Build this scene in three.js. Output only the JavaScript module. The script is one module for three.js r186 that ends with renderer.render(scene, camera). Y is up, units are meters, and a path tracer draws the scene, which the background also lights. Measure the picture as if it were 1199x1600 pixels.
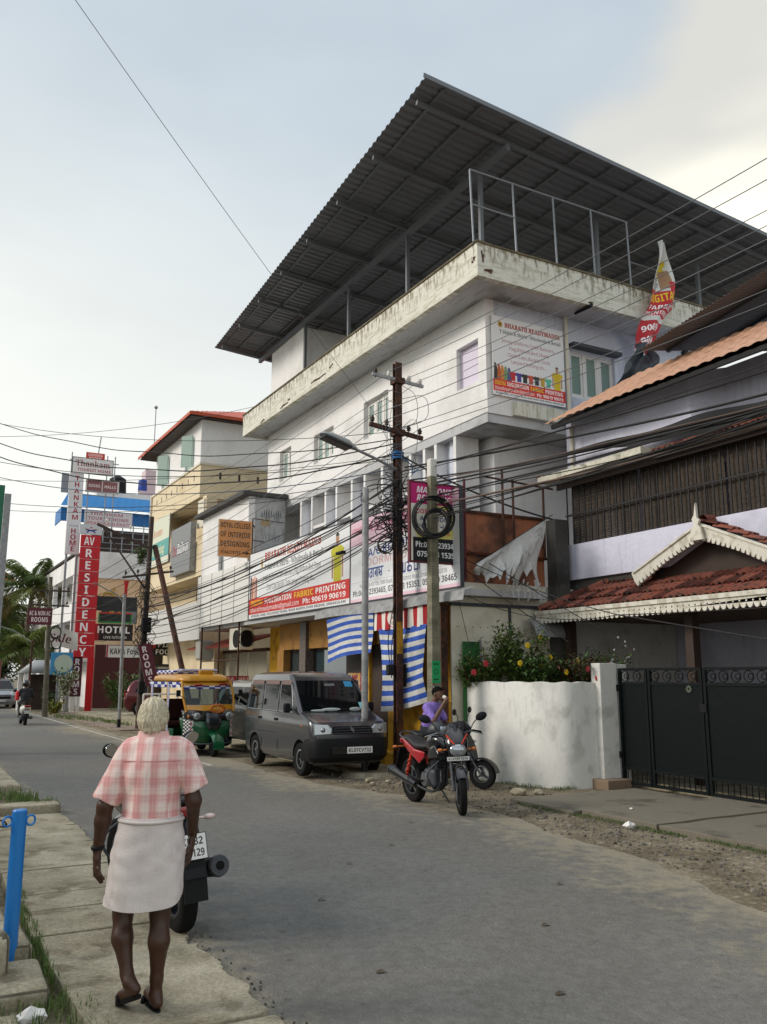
import * as THREE from 'three';
import { RoundedBoxGeometry } from 'three/addons/geometries/RoundedBoxGeometry.js';
import { mergeGeometries, toCreasedNormals } from 'three/addons/utils/BufferGeometryUtils.js';
import { Brush, Evaluator, SUBTRACTION } from 'three-bvh-csg';

// ---------------------------------------------------------------- camera, sky, sun, exposure
const scene = new THREE.Scene();
const camera = new THREE.PerspectiveCamera(61.3, 767 / 1024, 0.05, 900);
camera.rotation.order = 'YXZ';
camera.position.set(0, 1.75, 0);
camera.rotation.set(THREE.MathUtils.degToRad(10.7), THREE.MathUtils.degToRad(-29), 0);
scene.add(camera);
const renderer = new THREE.WebGLRenderer({ antialias: true });
renderer.toneMapping = THREE.LinearToneMapping;
renderer.toneMappingExposure = 1.46;
renderer.shadowMap.enabled = true;
const SUN_DIR = new THREE.Vector3(-0.76, 0.50, -0.30).normalize();

let seedState = 20240611;
function rnd() { seedState = (seedState + 0x6D2B79F5) | 0; let t = Math.imul(seedState ^ (seedState >>> 15), 1 | seedState); t = (t + Math.imul(t ^ (t >>> 7), 61 | t)) ^ t; return ((t ^ (t >>> 14)) >>> 0) / 4294967296; }
const rr = (a, b) => a + (b - a) * rnd();
const clamp = (x, a = 0, b = 1) => Math.min(b, Math.max(a, x));
const mix = (a, b, t) => a + (b - a) * t;
const sst = (a, b, x) => { const t = clamp((x - a) / (b - a)); return t * t * (3 - 2 * t); };
function hash2(x, y, s) { let h = Math.imul(x, 374761393) ^ Math.imul(y, 668265263) ^ Math.imul(s, 974634777); h = Math.imul(h ^ (h >>> 13), 1274126177); h ^= h >>> 16; return (h >>> 0) / 4294967296; }
function vnoise(x, y, per, s) {      // value noise that repeats every per cells
  const xi = Math.floor(x), yi = Math.floor(y), fx = x - xi, fy = y - yi, ux = fx * fx * (3 - 2 * fx), uy = fy * fy * (3 - 2 * fy);
  const w = (a) => ((a % per) + per) % per, x0 = w(xi), x1 = w(xi + 1), y0 = w(yi), y1 = w(yi + 1);
  return mix(mix(hash2(x0, y0, s), hash2(x1, y0, s), ux), mix(hash2(x0, y1, s), hash2(x1, y1, s), ux), uy);
}
function fbm(u, v, f, oct, s) { let a = 0.5, t = 0, n = 0; for (let i = 0; i < oct; i++) { t += a * vnoise(u * f, v * f, f, s + i); n += a; a *= 0.5; f *= 2; } return t / n; }

{ // overcast late-afternoon sky: grey-blue above, cream towards the horizon, one thick warm cloud bank
  const W = 1024, H = 512, data = new Float32Array(W * H * 4);
  for (let j = 0; j < H; j++) for (let i = 0; i < W; i++) {
    const th = ((i + 0.5) / W - 0.5) * 2 * Math.PI, el = ((j + 0.5) / H - 0.5) * Math.PI;
    const x = Math.cos(el) * Math.cos(th), z = Math.cos(el) * Math.sin(th), y = Math.sin(el);
    let az = Math.atan2(x, -z) * 180 / Math.PI - 29; if (az < -180) az += 360;          // degrees to the right of the view
    const e = el * 180 / Math.PI;
    const up = sst(6, 40, e - 3 * (fbm(i / W, j / H, 8, 3, 3) - 0.5) + clamp(-az - 5, 0, 20) * -0.25);
    let r = mix(0.86, 0.485, up), g = mix(0.865, 0.55, up), b = mix(0.80, 0.60, up);
    const zen = sst(40, 90, e); r = mix(r, 1.12, zen); g = mix(g, 1.15, zen); b = mix(b, 1.18, zen);   // an overcast vault is brightest overhead
    const n1 = fbm(i / W + 0.13, j / H, 12, 5, 11), n2 = fbm(i / W, j / H * 2, 24, 4, 23);
    const veil = (n1 - 0.5) * 0.20 + (n2 - 0.5) * 0.08; r += veil; g += veil; b += veil * 0.9;
    // the cloud bank over the right of the street
    const dx = (az - 27) / 12, dy = (e - 29) / 10, d = Math.sqrt(dx * dx + dy * dy) + (n1 - 0.5) * 2.3 + (n2 - 0.5) * 1.0;
    const cl = sst(1.15, 0.55, d);
    const br = sst(33, 19, e + (n2 - 0.5) * 12 + (n1 - 0.5) * 14);
    r = mix(r, mix(0.63, 1.22, br), cl); g = mix(g, mix(0.62, 1.16, br), cl); b = mix(b, mix(0.575, 0.95, br), cl);
    if (e < 0) { const k = sst(0, -12, e); r = mix(r, 0.20, k); g = mix(g, 0.19, k); b = mix(b, 0.17, k); }
    const k = (j * W + i) * 4; data[k] = r * 0.80; data[k + 1] = g * 0.81; data[k + 2] = b * 0.83; data[k + 3] = 1;
  }
  const t = new THREE.DataTexture(data, W, H, THREE.RGBAFormat, THREE.FloatType);
  t.mapping = THREE.EquirectangularReflectionMapping; t.magFilter = THREE.LinearFilter; t.minFilter = THREE.LinearFilter; t.wrapS = THREE.RepeatWrapping; t.needsUpdate = true;
  scene.background = t; scene.environment = t;
}
const sun = new THREE.DirectionalLight(0xfff5e8, 1.5);
sun.position.copy(SUN_DIR).multiplyScalar(60).add(new THREE.Vector3(6, 0, -14)); sun.target.position.set(6, 0, -14);
sun.castShadow = true; sun.shadow.radius = 34; sun.shadow.mapSize.set(2048, 2048);
Object.assign(sun.shadow.camera, { left: -40, right: 40, top: 40, bottom: -40, near: 1, far: 160 });
scene.add(sun, sun.target);

// ---------------------------------------------------------------- helpers
const V = (x, y, z) => new THREE.Vector3(x, y, z);
const D = THREE.MathUtils.degToRad;
const taken = new Map();
function numbered(n) { const k = taken.get(n) || 0; taken.set(n, k + 1); return k ? n + '_' + String(k).padStart(3, '0') : n; }
function sh(o) { o.castShadow = true; o.receiveShadow = true; return o; }
function thing(name, label, category, pos = [0, 0, 0], turn = 0, group) {
  const o = new THREE.Group(); o.name = numbered(name); o.position.set(...pos); o.rotation.y = turn;
  o.userData = { label, category }; if (group) o.userData.group = group; scene.add(o); return o;
}
function part(name, geo, mat, parent, label) {
  if (Array.isArray(geo)) geo = mg(geo);
  if (mat.userData.m) metre(geo, mat.userData.m);
  const o = sh(new THREE.Mesh(geo, mat)); o.name = name; if (label) o.userData.label = label; parent.add(o); return o;
}
function solo(name, geo, mat, label, category, group) { const o = part(numbered(name), geo, mat, scene); o.userData = { label, category }; if (group) o.userData.group = group; return o; }
function struct(name, geo, mat, kind = 'structure') { const o = part(numbered(name), geo, mat, scene); o.userData = { kind }; return o; }
function dup(src, pos, turn, label) { const r = src.clone(); r.name = numbered(src.name.replace(/_\d+$/, '')); r.userData = { ...src.userData }; if (label) r.userData.label = label; r.position.set(...pos); r.rotation.y = turn; scene.add(r); return r; }
function clean(g) { g = g.index ? g.toNonIndexed() : g; for (const k of Object.keys(g.attributes)) if (!['position', 'normal', 'uv'].includes(k)) g.deleteAttribute(k); if (!g.attributes.normal) g.computeVertexNormals(); if (!g.attributes.uv) g.setAttribute('uv', new THREE.BufferAttribute(new Float32Array(g.attributes.position.count * 2), 2)); g.groups = []; return g; }
function mg(list) { list = list.flat(3).map(clean); return list.length === 1 ? list[0] : mergeGeometries(list, false); }
function metre(g, s = 1) {           // texture coordinates in metres, from the dominant side of each vertex
  const p = g.attributes.position, n = g.attributes.normal, uv = new Float32Array(p.count * 2);
  for (let i = 0; i < p.count; i++) {
    const ax = Math.abs(n.getX(i)), ay = Math.abs(n.getY(i)), az = Math.abs(n.getZ(i)), x = p.getX(i), y = p.getY(i), z = p.getZ(i);
    let u, v; if (ay > ax && ay > az) { u = x; v = z; } else if (ax > az) { u = z; v = y; } else { u = x; v = y; }
    uv[2 * i] = u / s; uv[2 * i + 1] = v / s;
  }
  g.setAttribute('uv', new THREE.BufferAttribute(uv, 2)); return g;
}
const E3 = new THREE.Euler();
function at(g, x, y, z, rx = 0, ry = 0, rz = 0) { const m = new THREE.Matrix4().makeRotationFromEuler(E3.set(rx, ry, rz, 'YXZ')); m.setPosition(x, y, z); return g.applyMatrix4(m); }
const bx = (w, h, d, x = 0, y = 0, z = 0, rx, ry, rz) => at(new THREE.BoxGeometry(w, h, d), x, y, z, rx, ry, rz);
const b2 = (x0, x1, y0, y1, z0, z1) => bx(Math.abs(x1 - x0), Math.abs(y1 - y0), Math.abs(z1 - z0), (x0 + x1) / 2, (y0 + y1) / 2, (z0 + z1) / 2);   // box by its limits
const rb = (w, h, d, r, x = 0, y = 0, z = 0, rx, ry, rz) => at(new RoundedBoxGeometry(w, h, d, 2, Math.min(r, w / 2.02, h / 2.02, d / 2.02)), x, y, z, rx, ry, rz);
const sph = (r, x, y, z, sx = 1, sy = 1, sz = 1, n = 16) => at(new THREE.SphereGeometry(r, n, Math.max(6, n * 0.7 | 0)).scale(sx, sy, sz), x, y, z);
const UP = V(0, 1, 0);
function cyl(a, b, r0, r1 = r0, seg = 10, open = false) {
  a = Array.isArray(a) ? V(...a) : a; b = Array.isArray(b) ? V(...b) : b;
  const d = b.clone().sub(a), g = new THREE.CylinderGeometry(r1, r0, d.length(), seg, 1, open);
  g.applyQuaternion(new THREE.Quaternion().setFromUnitVectors(UP, d.normalize())); const c = a.clone().add(b).multiplyScalar(0.5); return g.translate(c.x, c.y, c.z);
}
function bar(a, b, w, h) {           // rectangular bar between two points
  a = V(...a); b = V(...b); const d = b.clone().sub(a), L = d.length(), g = new THREE.BoxGeometry(w, h, L);
  const m = new THREE.Matrix4().lookAt(b, a, Math.abs(d.y / L) > 0.98 ? V(1, 0, 0) : UP); const c = a.add(b).multiplyScalar(0.5); m.setPosition(c); return g.applyMatrix4(m);
}
function tube(pts, r, seg = 0, rad = 6, closed = false) { const c = new THREE.CatmullRomCurve3(pts.map((p) => Array.isArray(p) ? V(...p) : p), closed, 'centripetal'); return new THREE.TubeGeometry(c, seg || Math.max(4, pts.length * 5), r, rad, closed); }
const torus = (R, r, x, y, z, rx, ry, rz, rs = 8, ts = 28, arc) => at(new THREE.TorusGeometry(R, r, rs, ts, arc), x, y, z, rx, ry, rz);
function shapeOf(pts, holes = []) { const s = new THREE.Shape(pts.map((p) => new THREE.Vector2(p[0], p[1]))); for (const h of holes) s.holes.push(new THREE.Path(h.map((p) => new THREE.Vector2(p[0], p[1])))); return s; }
function ext(pts, depth, bevel = 0, holes = []) { const g = new THREE.ExtrudeGeometry(shapeOf(pts, holes), { depth: depth - 2 * bevel, bevelEnabled: bevel > 0, bevelSize: bevel, bevelThickness: bevel, bevelSegments: 2, bevelOffset: -bevel, curveSegments: 8 }); return g.translate(0, 0, bevel); }
const rect = (x0, x1, y0, y1) => [[x0, y0], [x1, y0], [x1, y1], [x0, y1]];
function wallX(x, z0, z1, y0, y1, holes, th = 0.2) {   // wall in a plane of constant x, outer face at x, body towards +x; holes [z0, z1, y0, y1]
  const g = ext(rect(-z1, -z0, y0, y1), th, 0, holes.map((h) => rect(-h[1], -h[0], h[2], h[3]))); return g.applyMatrix4(new THREE.Matrix4().makeBasis(V(0, 0, -1), V(0, 1, 0), V(1, 0, 0)).setPosition(x, 0, 0));
}
function wallZ(z, x0, x1, y0, y1, holes, th = 0.2) {   // wall in a plane of constant z, outer face at z, body towards -z
  return ext(rect(x0, x1, y0, y1), th, 0, holes.map((h) => rect(h[0], h[1], h[2], h[3]))).translate(0, 0, z - th);
}
function loft(rings, capA = true, capB = true, closed = true) {   // surface through rings of points
  const n = rings[0].length, pos = [], uv = [], idx = [];
  rings.forEach((r, i) => r.forEach((p, j) => { pos.push(p.x ?? p[0], p.y ?? p[1], p.z ?? p[2]); uv.push(j / n, i / (rings.length - 1)); }));
  for (let i = 0; i + 1 < rings.length; i++) for (let j = 0; j < (closed ? n : n - 1); j++) { const a = i * n + j, b = i * n + (j + 1) % n, c = a + n, d = b + n; idx.push(a, b, d, a, d, c); }
  const cap = (i, flip) => { const c = pos.length / 3, r = rings[i]; let x = 0, y = 0, z = 0; for (const p of r) { x += p.x ?? p[0]; y += p.y ?? p[1]; z += p.z ?? p[2]; } pos.push(x / n, y / n, z / n); uv.push(0.5, 0.5); for (let j = 0; j < n; j++) { const a = i * n + j, b = i * n + (j + 1) % n; flip ? idx.push(c, b, a) : idx.push(c, a, b); } };
  if (capA) cap(0, true); if (capB) cap(rings.length - 1, false);
  const g = new THREE.BufferGeometry(); g.setAttribute('position', new THREE.Float32BufferAttribute(pos, 3)); g.setAttribute('uv', new THREE.Float32BufferAttribute(uv, 2)); g.setIndex(idx); g.computeVertexNormals(); return g;
}
function grid(nu, nv, fn) {          // sheet from a function (u, v) -> [x, y, z]
  const pos = [], uv = [], idx = [];
  for (let j = 0; j <= nv; j++) for (let i = 0; i <= nu; i++) { pos.push(...fn(i / nu, j / nv)); uv.push(i / nu, j / nv); }
  for (let j = 0; j < nv; j++) for (let i = 0; i < nu; i++) { const a = j * (nu + 1) + i, b = a + 1, c = a + nu + 1, d = c + 1; idx.push(a, b, d, a, d, c); }
  const g = new THREE.BufferGeometry(); g.setAttribute('position', new THREE.Float32BufferAttribute(pos, 3)); g.setAttribute('uv', new THREE.Float32BufferAttribute(uv, 2)); g.setIndex(idx); g.computeVertexNormals(); return g;
}
const crease = (g, a = 0.6) => toCreasedNormals(g, a);
// surface nets over a signed distance: one continuous skin for bodies, cloth and helmets
function netMesh(min, max, cell, f) {
  const nx = Math.ceil((max[0] - min[0]) / cell) + 1, ny = Math.ceil((max[1] - min[1]) / cell) + 1, nz = Math.ceil((max[2] - min[2]) / cell) + 1;
  const d = new Float32Array(nx * ny * nz), id = new Int32Array(nx * ny * nz).fill(-1), at3 = (i, j, k) => (k * ny + j) * nx + i;
  for (let k = 0; k < nz; k++) for (let j = 0; j < ny; j++) for (let i = 0; i < nx; i++) d[at3(i, j, k)] = f(min[0] + i * cell, min[1] + j * cell, min[2] + k * cell);
  const pos = [], idx = [];
  for (let k = 0; k + 1 < nz; k++) for (let j = 0; j + 1 < ny; j++) for (let i = 0; i + 1 < nx; i++) {
    let sx = 0, sy = 0, sz = 0, c = 0, m = 0;
    for (let q = 0; q < 8; q++) if (d[at3(i + (q & 1), j + ((q >> 1) & 1), k + (q >> 2))] < 0) m |= 1 << q;
    if (m === 0 || m === 255) continue;
    for (let q = 0; q < 8; q++) for (let ax = 0; ax < 3; ax++) { if (q & (1 << ax)) continue; const w = q | (1 << ax); if (((m >> q) & 1) === ((m >> w) & 1)) continue;
      const d0 = d[at3(i + (q & 1), j + ((q >> 1) & 1), k + (q >> 2))], d1 = d[at3(i + (w & 1), j + ((w >> 1) & 1), k + (w >> 2))], t = d0 / (d0 - d1);
      sx += (q & 1) + (ax === 0 ? t : 0); sy += ((q >> 1) & 1) + (ax === 1 ? t : 0); sz += (q >> 2) + (ax === 2 ? t : 0); c++; }
    id[at3(i, j, k)] = pos.length / 3; pos.push(min[0] + (i + sx / c) * cell, min[1] + (j + sy / c) * cell, min[2] + (k + sz / c) * cell);
  }
  for (let k = 1; k + 1 < nz; k++) for (let j = 1; j + 1 < ny; j++) for (let i = 1; i + 1 < nx; i++) {
    const s = d[at3(i, j, k)] < 0;
    const quad = (a, b, c2, e, fl) => { if (a < 0 || b < 0 || c2 < 0 || e < 0) return; fl ? idx.push(a, b, c2, a, c2, e) : idx.push(a, c2, b, a, e, c2); };
    if (s !== d[at3(i + 1, j, k)] < 0) quad(id[at3(i, j - 1, k - 1)], id[at3(i, j, k - 1)], id[at3(i, j, k)], id[at3(i, j - 1, k)], s);
    if (s !== d[at3(i, j + 1, k)] < 0) quad(id[at3(i - 1, j, k - 1)], id[at3(i - 1, j, k)], id[at3(i, j, k)], id[at3(i, j, k - 1)], s);
    if (s !== d[at3(i, j, k + 1)] < 0) quad(id[at3(i - 1, j - 1, k)], id[at3(i, j - 1, k)], id[at3(i, j, k)], id[at3(i - 1, j, k)], s);
  }
  const g = new THREE.BufferGeometry(); g.setAttribute('position', new THREE.Float32BufferAttribute(pos, 3)); g.setIndex(idx); g.computeVertexNormals(); return g;
}
const smin = (a, b, k) => { const h = clamp(0.5 + 0.5 * (b - a) / k); return mix(b, a, h) - k * h * (1 - h); };
function capsule(x, y, z, a, b, ra, rbb, sx = 1, sz = 1) {   // tapered capsule, optionally squashed
  const bax = b[0] - a[0], bay = b[1] - a[1], baz = b[2] - a[2], px = x - a[0], py = y - a[1], pz = z - a[2];
  const h = clamp((px * bax + py * bay + pz * baz) / (bax * bax + bay * bay + baz * baz + 1e-9));
  const qx = (px - bax * h) / sx, qy = py - bay * h, qz = (pz - baz * h) / sz; return Math.sqrt(qx * qx + qy * qy + qz * qz) - mix(ra, rbb, h);
}
const bones = (list, k = 0.03) => (x, y, z) => { let d = 9; for (const c of list) { const e = capsule(x, y, z, c[0], c[1], c[2], c[3], c[4] || 1, c[5] || 1); d = d > 8 ? e : smin(d, e, k); } return d; };

// ---------------------------------------------------------------- textures (colour, grain, wear and print only)
function tex(n, fn, srgb = true, h = n) {
  const d = new Uint8Array(n * h * 4);
  for (let j = 0; j < h; j++) for (let i = 0; i < n; i++) { const c = fn(i / n, j / h), k = (j * n + i) * 4; d[k] = clamp(c[0], 0, 1) * 255; d[k + 1] = clamp(c[1] ?? c[0], 0, 1) * 255; d[k + 2] = clamp(c[2] ?? c[0], 0, 1) * 255; d[k + 3] = 255; }
  const t = new THREE.DataTexture(d, n, h); t.wrapS = t.wrapT = THREE.RepeatWrapping; t.magFilter = THREE.LinearFilter; t.minFilter = THREE.LinearMipmapLinearFilter; t.generateMipmaps = true; if (srgb) t.colorSpace = THREE.SRGBColorSpace; t.needsUpdate = true; return t;
}
const tri = (a, b, t) => [mix(a[0], b[0], t), mix(a[1], b[1], t), mix(a[2], b[2], t)];
const hx = (h) => [(h >> 16 & 255) / 255, (h >> 8 & 255) / 255, (h & 255) / 255];
function blotchy(base, stain, amt, f, s, streak = 0, n = 512) {
  const A = hx(base), B = hx(stain);
  return tex(n, (u, v) => { let t = sst(0.5, 0.78, fbm(u, v, f, 6, s)) * amt; if (streak) t = Math.max(t, streak * sst(0.55, 0.85, fbm(u, v * 0.125, 64, 3, s + 9)) * sst(0.35, 0.7, fbm(u, v, 4, 4, s + 5))); const g = (fbm(u, v, 128, 2, s + 3) - 0.5) * 0.05; const c = tri(A, B, clamp(t)); return [c[0] + g, c[1] + g, c[2] + g]; });
}
function mat(o) { const { m, lin, ...r } = o; const k = new THREE.MeshPhysicalMaterial({ roughness: 0.8, metalness: 0, ...r }); if (lin) k.color.setRGB(...lin); if (m) k.userData.m = m; return k; }
function canvasTex(w, h, draw) { const c = document.createElement('canvas'); c.width = w; c.height = h; const x = c.getContext('2d'); draw(x, w, h); const t = new THREE.CanvasTexture(c); t.colorSpace = THREE.SRGBColorSpace; t.anisotropy = 4; return t; }
function txt(x, s, px, py, size, col, o = {}) { x.save(); x.font = `${o.it ? 'italic ' : ''}${o.w || 'bold'} ${size}px ${o.f || 'sans-serif'}`; x.fillStyle = col; x.textAlign = o.a || 'center'; x.textBaseline = 'middle'; x.translate(px, py); if (o.r) x.rotate(o.r); const w = x.measureText(s).width; x.scale(o.fit ? o.fit / w : (o.sx || 1), o.sy || 1); if (o.st) { x.strokeStyle = o.st; x.lineWidth = o.lw || size * 0.12; x.lineJoin = 'round'; x.strokeText(s, 0, 0); } x.fillText(s, 0, 0); x.restore(); }
const flat = (t, rough = 0.6) => mat({ map: t, roughness: rough });

const T = {};
T.asphalt = tex(1024, (u, v) => { const p = fbm(u, v, 4, 5, 1), q = fbm(u, v, 256, 2, 2), w = fbm(u, v, 16, 5, 7); let g = 0.405 + (p - 0.5) * 0.10 + (q - 0.5) * 0.16 + (w - 0.5) * 0.05; const oil = sst(0.70, 0.78, fbm(u, v, 24, 4, 41)) * 0.08; g -= oil; const du = sst(0.52, 0.8, fbm(u, v, 6, 5, 77)) * 0.04; return [g + du, g + du * 0.8, g - 0.012 + du * 0.3]; });
T.asphaltB = tex(512, (u, v) => [fbm(u, v, 128, 3, 5)], false);
T.concrete = tex(512, (u, v) => { const p = fbm(u, v, 6, 6, 8), q = fbm(u, v, 128, 2, 12); const st = sst(0.55, 0.75, fbm(u, v, 10, 5, 31)); const g = 0.59 + (p - 0.5) * 0.30 + (q - 0.5) * 0.18 - st * 0.12; return [g + 0.02, g - 0.012, g - 0.095]; });
T.dirt = tex(512, (u, v) => { const p = fbm(u, v, 8, 6, 3), q = fbm(u, v, 128, 2, 19), s = sst(0.62, 0.72, fbm(u, v, 48, 3, 4)); const g = 0.41 + (p - 0.5) * 0.3 + (q - 0.5) * 0.2 + s * 0.1; return [g + 0.03, g - 0.01, g - 0.085]; });
T.grain = tex(512, (u, v) => [fbm(u, v, 64, 4, 21)], false);
T.coarse = tex(512, (u, v) => [fbm(u, v, 12, 6, 22)], false);
T.white = blotchy(0xedecec, 0xc4c1bd, 0.4, 5, 101, 0.3);
T.blue = blotchy(0xd4d9e6, 0x9aa0b4, 0.8, 4, 111, 0.4);
T.grey = blotchy(0xbfc0c2, 0x76756f, 0.7, 5, 121, 0.6);
T.lilac = blotchy(0xdadbee, 0xadaebf, 0.55, 4, 131, 0.3);
T.tan = blotchy(0xe2d2b2, 0xbfa985, 0.5, 5, 141, 0.3);
T.peach = blotchy(0xe9c8a2, 0xc49d78, 0.4, 5, 151, 0.2);
T.orange = blotchy(0xab6b4c, 0x5a4034, 0.9, 6, 161, 0.8);
T.limewash = blotchy(0xd4d3ce, 0xaaa9a2, 0.6, 9, 171, 0.7);
T.rust = tex(256, (u, v) => { const t = fbm(u, v, 12, 5, 181); return tri([0.23, 0.15, 0.125], [0.36, 0.22, 0.155], sst(0.4, 0.7, t)); });
T.galv = tex(256, (u, v) => { const t = fbm(u, v, 16, 4, 191); const g = 0.58 + (t - 0.5) * 0.22; return [g, g + 0.005, g + 0.01]; });
T.parapet = tex(1024, (u, v) => {    // v = 0 at the foot, 1 at the coping: algae runs down from the coping
  const run = sst(0.40, 0.85, fbm(u, v * 0.03, 128, 4, 201)), reach = 0.3 + 1.1 * fbm(u, 0.3, 32, 4, 207), near = sst(1 - reach, 1.0, v), g = (fbm(u, v, 128, 2, 205) - 0.5) * 0.07;
  const pat = sst(0.5, 0.72, fbm(u * 2 % 1, v, 16, 5, 203));
  let c = tri([0.87, 0.865, 0.82], [0.72, 0.71, 0.63], pat * 0.6); c = tri(c, [0.34, 0.30, 0.22], clamp(run * near * 0.75)); return [c[0] + g, c[1] + g, c[2] + g]; }, true, 256);
T.tile = tex(256, (u, v) => { const t = fbm(u, v, 8, 5, 211), k = sst(0.55, 0.75, fbm(u, v, 16, 4, 213)); return tri(tri([0.60, 0.34, 0.27], [0.50, 0.29, 0.24], t), [0.25, 0.21, 0.18], k * 0.75); });

const M = {
  white: mat({ map: T.white, m: 5, bumpMap: T.grain, bumpScale: 0.004, roughness: 0.85 }),
  blue: mat({ map: T.blue, m: 4, bumpMap: T.grain, bumpScale: 0.004 }),
  grey: mat({ map: T.grey, m: 4, bumpMap: T.grain, bumpScale: 0.004 }),
  lilac: mat({ map: T.lilac, m: 5, bumpMap: T.grain, bumpScale: 0.004 }),
  tan: mat({ map: T.tan, m: 5 }), peach: mat({ map: T.peach, m: 5 }), orange: mat({ map: T.orange, m: 3, bumpMap: T.coarse, bumpScale: 0.01 }),
  lime: mat({ map: T.limewash, m: 2.6, bumpMap: T.coarse, bumpScale: 0.008, roughness: 0.9 }),
  concrete: mat({ map: T.concrete, m: 1.7, bumpMap: T.coarse, bumpScale: 0.02, roughness: 0.92 }),
  dirt: mat({ map: T.dirt, m: 3, bumpMap: T.coarse, bumpScale: 0.03, roughness: 1 }),
  asphalt: mat({ map: T.asphalt, m: 6, bumpMap: T.asphaltB, bumpScale: 0.006, roughness: 0.86 }),
  rust: mat({ map: T.rust, m: 0.8, roughness: 0.75, metalness: 0.2 }), galv: mat({ map: T.galv, m: 1, roughness: 0.5, metalness: 0.35 }),
  steelGrey: mat({ color: 0x8d9298, roughness: 0.5, metalness: 0.4 }), darkSteel: mat({ color: 0x4a4d52, roughness: 0.6, metalness: 0.4 }),
  black: mat({ color: 0x141517, roughness: 0.6, specularIntensity: 0.5 }), blackGloss: mat({ color: 0x101114, roughness: 0.18, clearcoat: 0.6 }), rubber: mat({ color: 0x19191a, roughness: 0.9, specularIntensity: 0.4 }),
  chrome: mat({ color: 0xc9ccd0, roughness: 0.15, metalness: 1 }), alu: mat({ color: 0x9b9da0, roughness: 0.35, metalness: 0.9 }),
  glass: mat({ color: 0x0b0f11, roughness: 0.05, specularIntensity: 0.55 }),
  pane: mat({ color: 0x93a9a4, roughness: 0.25, clearcoat: 0.6, bumpMap: T.grain, bumpScale: 0.004 }),
  whitePaint: mat({ color: 0xe4e2de, roughness: 0.6 }), cream: mat({ color: 0xd8d2c2, roughness: 0.7 }), lilacPaint: mat({ color: 0xd9d0e2, roughness: 0.6 }),
  red: mat({ color: 0xc4121f, roughness: 0.35 }), maroon: mat({ color: 0x5c1220, roughness: 0.55 }), wood: mat({ color: 0x5a4330, roughness: 0.8 }), yellow: mat({ map: blotchy(0xd9a625, 0x94691c, 0.7, 8, 401, 0.5), m: 2 }),
  wire: mat({ color: 0x1b1b1d, roughness: 0.7 }), wireGrey: mat({ color: 0x5d6064, roughness: 0.6 }), bluePlastic: mat({ color: 0x2f78b8, roughness: 0.5 }),
  skin: mat({ lin: [0.062, 0.025, 0.013], roughness: 0.42 }), skin2: mat({ lin: [0.13, 0.063, 0.038], roughness: 0.55 }), hairBlack: mat({ color: 0x0e0c0b, roughness: 0.9, specularIntensity: 0.3 }),
  porcelain: mat({ color: 0xd8d6cf, roughness: 0.25 }), brown: mat({ color: 0x3a2a22, roughness: 0.6 }), tileRed: mat({ map: T.tile, m: 1.3, roughness: 0.85 }), tileDark: mat({ map: T.tile, color: 0xb09a92, m: 1.7, roughness: 0.9 }), tilePale: mat({ map: T.tile, color: 0xfff0e6, m: 0.9, roughness: 0.85 }),
};
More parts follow.
